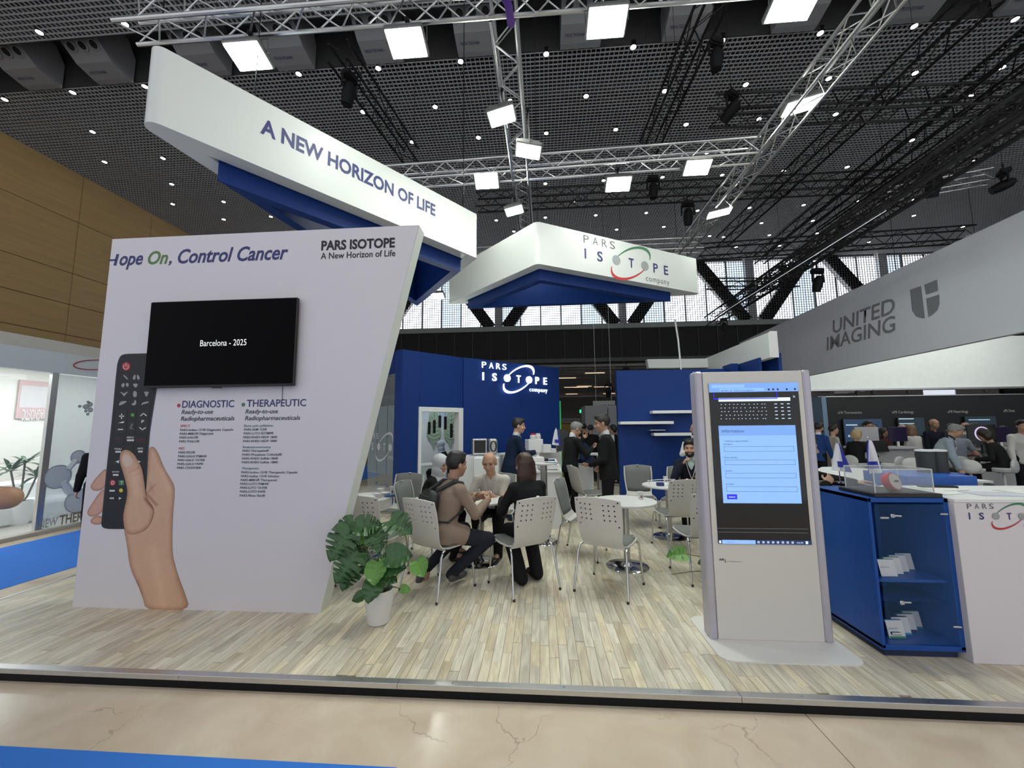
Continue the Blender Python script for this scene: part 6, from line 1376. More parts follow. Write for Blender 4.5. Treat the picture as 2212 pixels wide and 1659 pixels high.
# acrylic box and things on the cabinet
MB().box2((2.40, 3.10, ch), (2.86, 3.45, ch+.028), .003).build('black_plinth', BLACK, label='black plinth of the acrylic display box on the blue cabinet', cat='plinth')
ab = thing('acrylic_box', 'clear acrylic display box standing on the blue cabinet', 'display box', (2.63, 3.27, ch+.028)); ACR = sheet_glass('acrylic_clear', (.75, .8, .82), .10); AE = mat('acrylic_edge', (.7, .75, .75), .2, var=0, alpha=.75)
hx_, hy_, hh = .20, .14, .17
for (c, s_) in (((0, -hy_, hh/2), (2*hx_, .004, hh)), ((0, hy_, hh/2), (2*hx_, .004, hh)), ((-hx_, 0, hh/2), (.004, 2*hy_, hh)), ((hx_, 0, hh/2), (.004, 2*hy_, hh)), ((0, 0, hh), (2*hx_, 2*hy_, .004))): MB().box(c, s_).build('sheet', ACR, ab)
for c, s_ in (((-hx_, -hy_, hh/2), (.006, .006, hh)), ((hx_, -hy_, hh/2), (.006, .006, hh)), ((-hx_, hy_, hh/2), (.006, .006, hh)), ((hx_, hy_, hh/2), (.006, .006, hh)), ((0, -hy_, hh), (2*hx_, .006, .006)), ((0, hy_, hh), (2*hx_, .006, .006)), ((-hx_, 0, hh), (.006, 2*hy_, .006)), ((hx_, 0, hh), (.006, 2*hy_, .006))): MB().box(c, s_).build('edge', AE, ab)
dm = thing('round_model', 'red and grey round tablet-shaped model inside the acrylic box', 'model', (2.64, 3.24, ch+.028), .35); M3 = Matrix.Rotation(math.radians(72), 3, 'X')
MB().lathe([(.0, -.03), (.062, -.03), (.066, -.02), (.066, .02), (.0, .022)], (0, .0, .065), 32, M3=M3).build('rim', mat('model_red', (.50, .02, .04), .35), dm); MB().lathe([(.058, .024), (.0, .026)], (0, 0, .065), 32, M3=M3, cap=False).build('face', mat('model_grey', (.50, .47, .43), .5), dm); MB().box((0, -.034, .075), (.03, .006, .012)).build('mark', BLACK, dm)
small_flag(Vector((2.80, 3.62, ch)), .40, 'blue and white table flag beside the acrylic box, in front', .95, -1); small_flag(Vector((2.98, 4.25, 1.02)), .40, 'white table flag with blue swirl, farther back on the counter', 1.1)
# white counter
wc = thing('white_counter', 'long white front counter with the company mark, at the right edge', 'counter', (2.87, 3.04, 0))
MB().box2((0.0, 0, 0), (2.2, .62, 1.055), .003).build('body', PRINT, wc); MB().box2((-.0, -.006, 1.056), (2.2, .64, 1.078), .002).build('top', WHITE, wc)
p0 = PY(2091, 1110, 3.04)-Vector((2.87, 3.04, 0)); logo(Vector((p0.x, -.0, p0.z-.014)), Xv, .49, wc, COLS, n=YN)
for (x, y, sx_, sy_, a, lab, m) in ((3.05, 3.3, .21, .15, .3, 'white leaflet at the left end of the white counter top', PAPER), (3.35, 3.25, .3, .2, -.1, 'pale leaflet in the middle of the white counter top', mat('leaflet_pale', (.6, .62, .7))), (3.7, 3.35, .3, .21, .1, 'white paper at the right of the white counter top', PAPER), (3.2, 3.5, .28, .2, .1, 'second white leaflet farther back on the white counter', PAPER)):
    MB().box((x, y, 1.081), (sx_, sy_, .003), a).build('leaflet', m, label=lab, cat='leaflet')
MB().box((3.24, 3.55, 1.088), (.26, .05, .018), -.12, .004).build('tablet', BLACK, label='black tablet lying on the white counter top', cat='tablet')
# back counter of the reception
bc = thing('back_counter', 'white inner counter behind the acrylic box, running to the right', 'counter', (0, 0, 0))
b = MB(); b.prism([(2.95, 4.45), (4.5, 4.45), (4.5, 5.2), (4.0, 5.75), (3.9, 5.75), (2.95, 4.7)][::1], 0, 1.0); b.build('body', WHITE, bc); b = MB(); b.prism([(2.9, 4.4), (4.55, 4.4), (4.55, 5.25), (4.05, 5.8), (3.85, 5.8), (2.9, 4.75)], 1.0, 1.02); b.build('top', WHITE, bc)
for (u0, u1, v, lab) in ((1942, 1992, 1048, 'blue box part, left, behind the white counter'), (1990, 2088, 1050, 'long royal blue box behind the white counter'),):
    a, c = PY(u0, v, 3.95), PY(u1, v, 3.95); MB().box2((a.x, 3.85, 0), (c.x, 4.35, PY(u0, 1026, 3.95).z), .003).build('blue_plinth', mat('royal_blue_bright', (.02, .11, .46), .4), label=lab, cat='plinth')
for (u, lab) in ((2003, 'dark upright display column, left one'), (2029, 'dark upright display column, right one')):
    a = PY(u, 1022, 4.15); zt = PY(u, 968, 4.15).z; r_ = thing('display_column', lab, 'column', (a.x, 4.15, 1.02)); MB().lathe([(.07, 0), (.07, zt-1.05), (.0, zt-1.05)], n=20).build('tube', mat('dark_green_grey', (.03, .035, .035), .5), r_); MB().lathe([(.072, zt-1.05), (.072, zt-1.035), (0, zt-1.03)], n=20).build('cap', WHITE, r_)
    
MB().box2((PY(1990, 1030, 4.15).x-.1, 4.04, PY(1990, 1026, 3.95).z+.001), (PY(2060, 1030, 4.15).x, 4.3, 1.02), .003).build('column_plinth', mat('royal_blue_bright', (0, 0, 0)), label='blue top carrying the two dark display columns', cat='plinth')
# ================================================================== THE PEOPLE
WSH = cloth('white_shirt', (.70, .71, .72)); BK = cloth('black_suit', (.013, .013, .014)); NV = cloth('navy_suit', (.012, .022, .052)); DK = cloth('dark_suit', (.014, .016, .026)); TAUPE = cloth('taupe_jacket', (.27, .20, .155)); CREAM = cloth('pale_linen_shirt', (.56, .52, .47)); BRN = mat('tan_leather_shoe', (.36, .13, .045), .35, var=.12); CHAR = cloth('charcoal_trousers', (.02, .022, .032))
def at(u, v, y): p = PY(u, v, y); return p.x, p.y
# woman in white headscarf, facing right towards the table
x, y = at(937, 1000, 4.98); person('woman in a white headscarf and black jacket seated at the left of the table', x-.08, y, -88, True, .46, 1.62, female=True, uc=WSH, hair='hijab', hc='white', skin='olive', lean=14, hyaw=-28, hpitch=-14, badge=True, wr=((-.06, .40, .78), (.10, .42, .78)), feet=((.4, 1, 0), (0, 1, 0)), tc=BK)
# man with backpack seen from behind
r, J = person('man in a taupe jacket seen from behind, carrying a black backpack', -1.03, 4.10, -46, True, .46, 1.76, uc=None, tc=TAUPE, lc=CHAR, hair='quiff', hc='black', skin='tan', lean=15, hyaw=2, hpitch=0, wr=((-.12, .48, .80), (.14, .46, .80)), bulk=1.0,
    legs=((V3(-.20, .40, .47), V3(-.30, .02, .13)), (V3(.28, .38, .46), V3(.05, .12, .14))), feet=((0.1, -.45, -.9), (-.3, .9, -.1)), shc=mat('grey_trainer', (.06, .06, .065), .6, var=.3, scale=40), collar=False)
# backpack: its own thing, worn on the back
N, P, upv, sx, fw_ = J['N'], J['P'], J['upv'], J['sx'], J['fw']
bp = thing('backpack', 'black backpack hanging from the shoulders of the man in the taupe jacket', 'backpack', r.location, math.radians(-46)); c = P+upv*.20-fw_*.20-sx*.06
BPM = mat('backpack_black', (.016, .017, .019), .55, var=.3, scale=40, bump=.2); q = Field(c-.32, c+.32, .010)
R = np.stack([sx, fw_, upv], 1); q.loft(c-upv*.19, c+upv*.17, sx, [(0, .15, .07, 0), (.25, .165, .095, 0), (.75, .155, .085, 0), (1, .12, .055, .01)], rnd=.045); q.ell(c-upv*.04-fw_*.085, (.115, .035, .12), R, k=.02); q.build('bag', BPM, bp)
for s_ in (-1, 1):
    pts_ = [c+upv*.17+sx*s_*.07+fw_*.03, N-upv*.015-fw_*.05+sx*s_*.105, N-upv*.01+fw_*.03+sx*s_*.125, N-upv*.12+fw_*.13+sx*s_*.135, P+upv*.22+fw_*.08+sx*s_*.165, P+upv*.10-fw_*.05+sx*s_*.17, c-upv*.12+sx*s_*.12+fw_*.05]
    MB().tube(pts_, [.018, .024, .026, .022, .012, .010, .010], 8).build('strap', BPM, bp)
MB().tube([c+upv*.15+sx*.05-fw_*.05, c+upv*.19, c+upv*.15-sx*.05-fw_*.05], .008, 6).build('carry_loop', BPM, bp)
MB().tube([c+upv*.10+sx*.12-fw_*.08, c+upv*.11-fw_*.10, c+upv*.10-sx*.12-fw_*.08], .003, 5).build('zip', mat('zip_grey', (.06, .06, .06), .4), bp)
# the trainer sole turned to the viewer
# bald man facing the viewer
x, y = at(1064, 1005, 5.30); r, J = person('bald man in a pale short-sleeved shirt with a lanyard, smiling at the table', x+.02, y+.02, 176, True, .45, 1.76, top='shirt', tc=CREAM, lc=BK, hair='fringe', hc='dark', skin='olive', lean=25, hyaw=0, hpitch=-10, hroll=3, badge=True, sleeve='short', wr=((.0, .42, .80), (.17, .45, .79)), wdir=((.5, .85, 0), (-.8, .5, 0)), wpal=((.5, 0, -.8), (0, -.3, -.9)), curl=38, bulk=1.12, beard='grey' if False else None, feet=((.2, 1, 0), None))
w0 = J['arms'][0]; a0, a1 = w0[1], w0[2]; d_ = nrm(a1-a0); cW = a1-d_*.02
wt = thing('wristwatch', 'silver wristwatch on the arm of the bald man', 'watch', r.location, math.radians(176)); e0 = nrm(np.cross(d_, V3(0, 0, 1))); e1 = np.cross(d_, e0)
MB().tube([cW+(e0*math.cos(t)+e1*math.sin(t))*.031 for t in np.linspace(0, 2*math.pi, 17)[:-1]], .007, 6, closed=True).build('band', STEEL, wt); MB().lathe([(.0, -.004), (.018, -.004), (.018, .004), (0, .005)], cW-e1*.033, 16, M3=Matrix(np.stack([e0, d_, -e1], 1))).build('dial', PAPER, wt)
# long-haired woman seen from behind
person('woman with long dark brown hair in a black coat, seen from behind', -.11, 4.24, 30, True, .46, 1.72, female=True, tc=BK, lc=BK, hair='long', hc='brown', skin='light', lean=13, hyaw=6, hpitch=-4, wr=((-.16, .40, .80), (.14, .42, .80)), legs=((V3(-.13, .30, .48), V3(-.12, .04, .10)), (V3(.12, .30, .48), V3(.10, .10, .10))), skirt=.14, bulk=1.12, uc=None, shc=mat('brown_suede_shoe', (.03, .018, .012), .8))
# man in navy suit leaning on the counter
x, y = at(1103, 960, 7.05); person('man in a navy suit with moustache leaning on the white counter', x, y, -72, False, H=1.78, uc=WSH, tc=NV, lc=cloth('navy_trousers', (.014, .022, .05)), hair='quiff', hc='black', skin='light', lean=12, hyaw=-8, hpitch=-2, wr=((.02, .42, 1.14), (.08, .42, 1.15)), wdir=((.5, .8, 0), (-.5, .8, 0)), wpal=((.6, 0, -.6), (-.6, 0, -.6)), curl=45, beard=None)
# grey-haired man with phone
x, y = at(1232, 1000, 7.40); r, J = person('grey-haired man in a black suit and tan shoes looking down at his phone', x, y, -62, False, H=1.72, uc=WSH, tie=mat('tie_grey', (.09, .09, .10), .6), tc=BK, lc=BK, shc=BRN, hair='short', hc='grey', skin='olive', lean=7, hyaw=-6, hpitch=-26, glasses=True, badge=True, wr=((.02, .28, 1.38), (.17, .36, 1.20)), wdir=((.3, .5, .5), (-.1, .9, .3)), wpal=((.2, -.9, 0), (-.2, -.2, .9)), curl=40)
ph = thing('phone', 'black phone held by the grey-haired man', 'phone', r.location, math.radians(-62)); h_ = J['arms'][1]; MB().box(h_[2]+h_[3]*.09+V3(0, 0, .03), (.072, .15, .008), R=Matrix.Rotation(math.radians(20), 3, 'X'), b=.002).build('case', BLACK, ph)
# seated man in navy behind
x, y = at(1263, 985, 8.8); person('seated man in a dark navy suit with bowed head between the two standing men', x+.12, y, 95, True, .70, 1.72, tc=NV, lc=DK, hair='short', hc='black', skin='tan', beard='black', lean=24, hpitch=-24, wr=((-.1, .36, 1.05), (.1, .36, 1.05)), res=.015)
# man in profile
x, y = at(1312, 960, 6.2); r, J = person('tall man in a black suit in profile facing left, holding a phone', x, y, 76, False, H=1.80, uc=WSH, tc=BK, lc=BK, hair='quiff', hc='dark', skin='tan', lean=3, hyaw=6, hpitch=-8, wr=((-.10, .26, 1.02), (.12, .12, .98)), wdir=((.2, .9, -.2), None), wpal=((.3, 0, .9), None), curl=20)
ph = thing('phone', 'black phone in the hand of the man in profile', 'phone', r.location, math.radians(76)); h_ = J['arms'][0]; MB().box(h_[2]+h_[3]*.11+V3(0, 0, .025), (.072, .15, .008), b=.002).build('case', BLACK, ph)
# bearded man seated at the right table
x, y = at(1487, 985, 6.62); person('bearded man in a dark suit and mint shirt smiling, seated beside the kiosk', x+.03, y, 162, True, .47, 1.78, uc=cloth('mint_shirt', (.45, .56, .50)), tc=DK, lc=BK, hair='quiff', hc='black', skin='olive', beard='black', lean=6, hyaw=-6, hpitch=-4, badge=True, wr=((-.14, .36, .80), (.12, .26, 1.0)), curl=30)
# standing man behind him
x, y = at(1497, 950, 8.2); person('balding bearded man in a navy waistcoat and white shirt standing behind the seated bearded man', x+.03, y, 175, False, H=1.66, top='vest', uc=WSH, tc=NV, lc=BK, hair='fringe', hc='black', skin='olive', beard='black', lean=2, hpitch=-18, badge=True, wr=((-.12, .22, 1.12), (.14, .22, 1.12)), sleeve='none')
# person behind the kiosk reaching right
x, y = at(1698, 960, 4.5); person('person in a black jacket mostly hidden by the kiosk, arm stretched to the acrylic box', x, y, -104, True, .62, 1.74, tc=BK, lc=BK, uc=WSH, hair='short', hc='black', skin='light', lean=14, hyaw=0, wr=((.10, .60, 1.0), (.1, .3, 1.0)), wdir=((.2, 1, .25), None), wpal=((.1, 0, -1), None), curl=22)
# passer-by at the left edge: only the bent elbow is in view
x, y = at(44, 1090, 1.30); x -= .79; person('passer-by at the left edge of the picture, only a bare bent elbow in view', x, y, 0, False, H=1.80, z=AZ, top='polo', tc=cloth('passer_grey_shirt', (.2, .2, .22)), lc=BK, hair='short', hc='dark', skin='tan', sleeve='short', poles=((-1, -.6, -.3), (1, -.05, -.12)), wr=((-.1, .3, 1.3), (.16, .24, 1.44)), wdir=(None, (-.6, .6, .5)), res=.0125)
# person in dark clothes behind the panel
x, y = at(214, 1000, 5.6); person('person in dark clothes in profile, half hidden by the left edge of the tall panel', x+.05, y, 60, False, H=1.66, z=AZ, female=True, tc=BK, lc=BK, hair='hijab', hc='black', skin='light', lean=4, hpitch=-4)
# woman with grey-blue headscarf in the meeting room
x, y = at(963, 985, 9.9); person('woman in a grey-blue headscarf seated in the meeting room', x, y, 100, True, .46, 1.6, female=True, tc=BK, hair='hijab', hc='blue', skin='light', lean=10, hpitch=-14, res=.016)
# figures far behind in the gap
for (u, v, yy, a, H_, kw, lab) in ((1264, 945, 12.5, 20, 1.70, dict(hair='short', hc='black', skin='tan'), 'man in black far behind between the navy walls, left'), (1277, 950, 11.8, 0, 1.66, dict(hair='short', hc='black', skin='tan'), 'man in a black jacket seen from behind in the gap between the navy walls'), (1331, 945, 11.5, 80, 1.66, dict(hair='bob', hc='black', skin='light', female=True), 'woman with dark hair partly hidden behind the man in profile'), (1243, 948, 13.5, 160, 1.68, dict(hair='short', hc='black', skin='tan'), 'dark-suited visitor farthest back in the gap')):
    x, y = at(u, v, yy); person(lab, x, y, a, False, H=H_, tc=BK, lc=BK, res=.02, **kw)
# ---- visitors of the dark stand at the right
UB = cloth('blue_suit', (.02, .06, .22)); BE = cloth('beige_coat', (.46, .40, .34)); GS = cloth('grey_shirt', (.22, .25, .29)); LB_ = cloth('light_blue_blazer', (.30, .36, .42)); GG = cloth('grey_blazer', (.16, .165, .18)); WT = cloth('white_top', (.6, .58, .55))
for (u, v, yy, a, sit, seat, H_, kw, lab) in (
    (1766, 960, 10.4, -70, False, 0, 1.72, dict(tc=UB, uc=WSH, hair='short', hc='dark', skin='light', beard='dark'), 'man in a bright blue suit just right of the kiosk'),
    (1797, 965, 10.8, -100, False, 0, 1.66, dict(tc=BE, lc=BE, hair='short', hc='dark', skin='light', female=True, hpitch=4), 'woman in a beige trouser suit behind the man in the blue suit'),
    (1848, 965, 9.6, -75, True, .72, 1.62, dict(tc=BK, hair='bob', hc='blonde', skin='light', female=True), 'blonde woman in black seated on a stool'),
    (1872, 960, 11.0, 185, False, 0, 1.76, dict(tc=DK, uc=WSH, tie=BLUE, hair='short', hc='dark', skin='tan', glasses=True, badge=True), 'man in a dark suit and glasses facing the viewer at the dark stand'),
    (1890, 955, 11.6, -20, False, 0, 1.66, dict(tc=BK, hair='bob', hc='sandy', skin='light', female=True), 'sandy-haired woman behind the man in the dark suit'),
    (1904, 962, 10.9, 200, False, 0, 1.58, dict(tc=cloth('wine_top', (.12, .03, .03)), hair='long', hc='dark', skin='tan', female=True), 'woman with dark hair leaning over the white desk'),
    (1947, 955, 11.8, 180, False, 0, 1.66, dict(tc=BK, hair='fringe', hc='grey', skin='tan'), 'balding man behind the white monitor'),
    (1978, 960, 10.8, 10, False, 0, 1.66, dict(tc=WT, hair='long', hc='sandy', skin='light', female=True, res=.02), 'woman with long fair hair in a white top seen from behind'),
    (2014, 945, 11.6, 180, False, 0, 1.80, dict(tc=DK, hair='fringe', hc='dark', skin='tan'), 'bald man at the back behind the grey-haired man'),
    (2023, 975, 8.6, -128, False, 0, 1.72, dict(tc=LB_, uc=NV, lc=UB, hair='short', hc='grey', skin='olive', lean=24, hpitch=-20, badge=True), 'grey-haired man in a light blue blazer leaning forward'),
    (2066, 980, 9.3, -30, True, .74, 1.80, dict(top='polo', tc=GS, hair='short', hc='dark', skin='tan', sleeve='short', lean=4), 'man in a grey short-sleeved shirt on a stool seen from behind'),
    (2088, 960, 10.2, -60, False, 0, 1.70, dict(tc=GG, uc=WSH, hair='fringe', hc='dark', skin='tan'), 'balding man in a grey blazer beside the man in the grey shirt'),
    (2100, 955, 11.2, -90, False, 0, 1.68, dict(tc=BK, hair='short', hc='black', skin='tan'), 'man in black standing in front of the dark screen'),
    (2166, 985, 8.5, 30, True, .72, 1.66, dict(tc=BK, hair='bob', hc='dark', skin='tan', female=True, lean=16, hpitch=-14), 'woman in black seated on a stool before the scan image'),
    (2180, 965, 10.6, 120, False, 0, 1.62, dict(tc=WT, hair='short', hc='black', skin='light', lean=16), 'person in a white top bending behind the woman in black'),
    (2206, 950, 9.6, 160, False, 0, 1.74, dict(tc=WT, hair='short', hc='dark', skin='light'), 'visitor in a white shirt at the right edge of the picture')):
    x, y = at(u, v, yy); kw.setdefault('res', .018); person(lab, x, y, a, sit, seat or .46, H_, z=AZ+.008, **kw)
# ================================================================== THE DARK STAND AT THE RIGHT
GF = mat('grey_fabric_fascia', (.60, .62, .69), .8, var=.03, scale=40); GFT = mat('grey_letter', (.19, .195, .22), .7)
fa = thing('grey_fascia', 'huge grey hanging fascia with dark grey lettering and a shield emblem', 'fascia', (0, 0, 0))
UA, UBB = Vector((7.78, 4.0, 0)), Vector((8.42, 17.0, 0))
def U(u, v): p = PV(u, v, UA, UBB); return p
bs = MB(); bs.slab((UBB.x, UBB.y, 3.08), (UA.x, UA.y, 3.08), (UA.x, UA.y, 5.04), (UBB.x, UBB.y, 5.04), .12); bs.build('fabric', GF, fa)
uX = (UA-UBB).normalized(); un = uX.cross(Vector((0, 0, 1)))
for t_, (u0, v0), (u1, v1), cap in (('UNITED', (1800, 718), (1936, 677), .46), ('IMAGING', (1786, 754), (1938, 717), .46)):
    a, c = U(u0, v0), U(u1, v1); z = (a.z+c.z)/2; a.z = c.z = z; text(t_, a, c, cap*.76, GFT, fa, n=un, bold=.014, shear=.15, off=.006)
def emb(pts_, nm='emblem'):
    q = [U(u, v)+un*.006 for u, v in pts_]; b = MB(); b.add(q, [tuple(range(len(q)))]); b.build(nm, GFT, fa)
s3 = lambda x, y: (1500+x/3.107, 560+y/3.107)
emb([s3(*p) for p in ((1448, 205), (1522, 180), (1548, 395), (1530, 397), (1490, 385), (1462, 345))]); emb([s3(*p) for p in ((1543, 172), (1630, 136), (1636, 212), (1556, 238))]); emb([s3(*p) for p in ((1557, 264), (1644, 237), (1646, 300), (1632, 340), (1600, 372), (1572, 388))])
wf = thing('white_fascia', 'wide white fascia at the back of the dark stand', 'fascia', (0, 0, 0))
MB().box2((9.4, 14.7, 2.82), (19., 14.85, 4.6), .005).build('face', mat('fascia_white2', (.84, .86, .85), .6), wf); MB().box2((9.4, 14.6, 2.76), (19., 14.9, 2.82)).build('lower_rail', ALU, wf)
dwl = thing('dark_wall', 'black back wall of the stand with pale headings', 'wall', (0, 0, 0))
MB().box2((9.35, 14.0, AZ+.009), (18.5, 14.15, 2.50)).build('panel', mat('stand_black', (.008, .008, .010), .6), dwl); MB().box2((9.35, 13.98, 2.50), (18.5, 14.17, 2.53)).build('top_rail', ALU, dwl)
MB().box2((9.20, 13.6, AZ+.009), (9.34, 14.1, 2.5)).build('side_panel', mat('side_panel_blue_grey', (.16, .24, .34), .5), dwl)
HT = mat('heading_grey', (.28, .28, .28), .6, emis=(.5, .5, .5), es=.15)
for t_, u0, u1, v in (('uMI Theranostics', 1810, 1862, 894), ('uMI Cardiology', 1927, 1974, 893), ('uMI Neurology', 2047, 2092, 892), ('uMI Onco', 2168, 2192, 890)):
    a, c = PY(u0, v, 13.98), PY(u1, v, 13.98); c.z = a.z; text(t_, a, c, .085, HT, dwl, n=YN)
def scr(u0, v0, u1, v1, y, lab, m, kids=()):
    a, c = PY(u0, v0, y), PY(u1, v1, y); r_ = thing('wall_screen', lab, 'screen', ((a.x+c.x)/2, y, c.z)); w_, h_ = c.x-a.x, a.z-c.z
    MB().box((0, .03, h_/2), (w_+.04, .05, h_+.04), b=.005).build('case', BLACK, r_); s_ = MB().box((0, .003, h_/2), (w_, .006, h_)).build('screen', m, r_)
    for (x0, z0, x1, z1, mm) in kids: MB().box(((x0+x1)/2*w_-w_/2, -.002, h_-(z0+z1)/2*h_), ((x1-x0)*w_, .002, (z1-z0)*h_)).build('screen_item', mm, s_)
    return r_
SN = emit('screen_navy', (.015, .035, .075), .8, False); SN2 = emit('screen_navy_dim', (.010, .02, .03), .8, False); CYAN = emit('screen_cyan', (.35, .5, .6), .6, False)
scr(1822, 906, 1910, 960, 13.9, 'dark blue wall screen behind the man in glasses', SN, ((.05, .2, .35, .25, CYAN), (.4, .15, .6, .45, SN2), (.08, .62, .2, .7, CYAN), (.65, .2, .9, .3, SN2)))
scr(1940, 903, 2000, 940, 13.9, 'grey wall screen in the middle of the dark wall', SN2, ((.02, .02, .6, .08, CYAN), (.02, .3, .6, .35, CYAN)))
scr(2085, 900, 2156, 940, 13.9, 'dark wall screen above the scan image', SN2, ((.1, .15, .8, .2, CYAN), (.3, .5, .42, .62, CYAN), (.5, .5, .62, .62, CYAN)))
# desks with monitors
DW = mat('desk_white', (.46, .46, .47), .5)
for (u0, u1, v0, yy, lab) in ((1868, 1984, 966, 10.2, 'white angular desk of the dark stand, left'), (2105, 2215, 968, 10.0, 'white desk of the dark stand, right')):
    a, c = PY(u0, v0, yy), PY(u1, v0, yy); r_ = thing('stand_desk', lab, 'desk', ((a.x+c.x)/2, yy, AZ)); w_ = c.x-a.x; h_ = a.z-AZ
    MB().box((0, .35, h_-.03), (w_, .7, .06), b=.01).build('top', DW, r_); MB().box((0, .1, (h_-.06)/2), (w_*.92, .06, h_-.06)).build('front', DW, r_); MB().box((-.1, .06, h_*.6), (w_*.25, .02, .05)).build('slot', BLACKM, r_)
    for k, x in enumerate((-.25, .35)):
        m_ = thing('monitor', ('white-backed monitor' if k == 0 else 'dark monitor')+' on the '+('left' if u0 < 2000 else 'right')+' desk of the dark stand', 'monitor', ((a.x+c.x)/2+x*w_, yy+.3, AZ+h_)); MB().box((0, 0, .30), (.52, .03, .36), .2 if k else -.1, .008).build('case', DW if k == 0 else mat('screen_purple', (.02, .012, .05), .3), m_); MB().box((0, .02, .07), (.06, .03, .14)).build('stand', ALU, m_); MB().box((0, .02, .006), (.22, .16, .012), b=.003).build('foot', ALU, m_)
# round scan screen
a = PY(2120, 937, 9.8); sc2 = thing('scan_monitor', 'monitor showing a pale ring-shaped scan image', 'monitor', (a.x, 9.8, .93)); MB().box((0, 0, a.z-.93), (.62, .03, .42), b=.008).build('case', BLACK, sc2); MB().box((0, 0, .08), (.06, .04, .2)).build('stand', BLACK, sc2)
SG = emit('scan_glow', (.62, .5, .75), .7, False); b = MB(); zc = a.z-.93; b.tube([(.15*math.cos(t), -.02, zc+.15*math.sin(t)) for t in np.linspace(.3, 5.6, 22)], .014, 6); b.build('ring', SG, sc2); MB().lathe([(.06, 0), (0, .004)], (.01, -.018, zc-.02), 14, M3=Matrix.Rotation(math.radians(90), 3, 'X')).build('core', SG, sc2)
# bag and tower on the desk
q_ = PY(1903, 958, 10.1); b = MB(); b.prism([(-.22, 0), (.22, 0), (.17, .26), (-.13, .26)], -.09, .09, M4=Matrix.Translation((q_.x, 10.25, .93)) @ Matrix.Rotation(math.radians(90), 4, 'X')); b.build('handbag', BLACK, label='black handbag standing on the left desk of the dark stand', cat='bag')
# bar stools
def stool(u, v, yy, rz, lab, first=[None]):
    p = PY(u, v, yy)
    if first[0] is None:
        r_ = thing('bar_stool', '', 'stool', (0, 0, 0), 0, 'white bar stools of the dark stand'); WS = mat('stool_white', (.58, .58, .57), .35)
        q = Field((-.3, -.3, .60), (.3, .3, 1.15), .012); q.loft((0, 0, .70), (0, 0, .80), (1, 0, 0), [(0, .17, .17, 0), (1, .21, .20, 0)], rnd=.03); q.ell((0, 0, .84), (.18, .17, .09), None, .02, 's'); q.ell((0, -.15, .84), (.17, .045, .13), None, .03); q.build('seat', WS, r_)
        MB().lathe([(.022, .02), (.022, .70)], n=14).build('column', WS, r_); MB().lathe([(.20, 0), (.20, .01), (.05, .025), (.03, .04)], n=28).build('base', WS, r_)
        MB().tube([(.14*math.cos(t), .10+.12*math.sin(t), .30) for t in np.linspace(0, 2*math.pi, 13)[:-1]], .009, 6, closed=True).build('foot_ring', CHROME, r_); first[0] = r_
    else: r_ = copy_tree(first[0])
    r_.location = (p.x, yy, AZ+.008); r_.rotation_euler = (0, 0, math.radians(rz)); r_['label'] = lab
for a in ((1822, 985, 9.2, -70, 'white bar stool left of the blonde woman'), (1848, 985, 9.6, -75, 'white bar stool under the blonde woman'), (1925, 985, 9.3, 20, 'empty white bar stool in front of the left desk'), (1966, 990, 8.9, -30, 'white bar stool behind the dark display columns'), (2066, 990, 9.3, -30, 'white bar stool under the man in the grey shirt'), (2092, 985, 8.4, -50, 'white bar stool right of the man in the grey shirt'), (2166, 1005, 8.5, 30, 'white bar stool under the woman in black')): stool(*a)
q = Field((-.3, -.2, 0), (.3, .2, .5), .015); q.ell((0, 0, .16), (.24, .14, .18), None, .02); q.ell((0, 0, .02), (.26, .15, .06), None, .05); q.cut((0, 0, .005), (0, 0, -1)); bg = thing('rucksack', 'black bag on the carpet under the right desk of the dark stand', 'bag', (PY(2130, 1030, 9.6).x, 9.6, AZ+.008)); q.build('bag', BLACK, bg); MB().tube([(-.06, 0, .32), (0, 0, .38), (.06, 0, .32)], .012, 6).build('loop', BLACK, bg)
# sign boards seen over the dark wall
def sign(u0, v0, u1, v1, yy, name, lab, m, texts=(), t=.15):
    a, c = PY(u0, v0, yy), PY(u1, v1, yy); r_ = thing(name, lab, 'sign', ((a.x+c.x)/2, yy, c.z)); MB().box((0, t/2, (a.z-c.z)/2), (c.x-a.x, t, a.z-c.z), b=.004).build('board', m, r_); w_, h_ = c.x-a.x, a.z-c.z
    if c.z > 2.2:
        for sg in (-.35, .35): MB().tube([(sg*w_, t/2, h_), (sg*w_, t/2, (6.15 if yy > YF else CZ)-c.z)], .006, 5).build('hanging_wire', ALU, r_)
    for s_, x0, x1, z, cap, mm in texts: text(s_, (x0*w_-w_/2, 0, h_-z*h_), (x1*w_-w_/2, 0, h_-z*h_), cap*h_, mm, r_, n=YN, off=.006)
    return r_
sign(1753, 840, 1803, 857, 17, 'hanging_sign', 'pale beige sign board reading PALLAS above the dark wall', mat('sign_beige', (.42, .36, .33), .6), (('PALLAS', .25, .76, .50, .34, BLACK), ('Medizin Systeme', .25, .76, .86, .12, GREYINK)))
sign(2000, 837, 2064, 854, 18, 'light_panel', 'glowing white panel above the dark wall', mat('glow_panel', (.8, .82, .9), emis=(.85, .88, 1), es=.8)); sign(2064, 837, 2078, 854, 18, 'rear_sign', 'grey end of the glowing white panel', mat('panel_grey', (.3, .3, .3)))
for u, lab in ((1852, 'small black lamp over the dark wall, left'), (1886, 'small black lamp over the dark wall, second'), (1962, 'small black lamp over the dark wall, third'), (2130, 'small black lamp over the dark wall, right')):
    p = PY(u, 846, 13.9); l_ = thing('rail_lamp', lab, 'lamp', (p.x, 13.9, 2.53), 0, 'small black lamps above the dark wall'); MB().lathe([(.07, .04), (.07, .16), (.04, .18)], n=12).build('head', BLACK, l_); MB().tube([(0, 0, 0), (0, 0, .05)], .015, 6).build('stem', BLACK, l_)
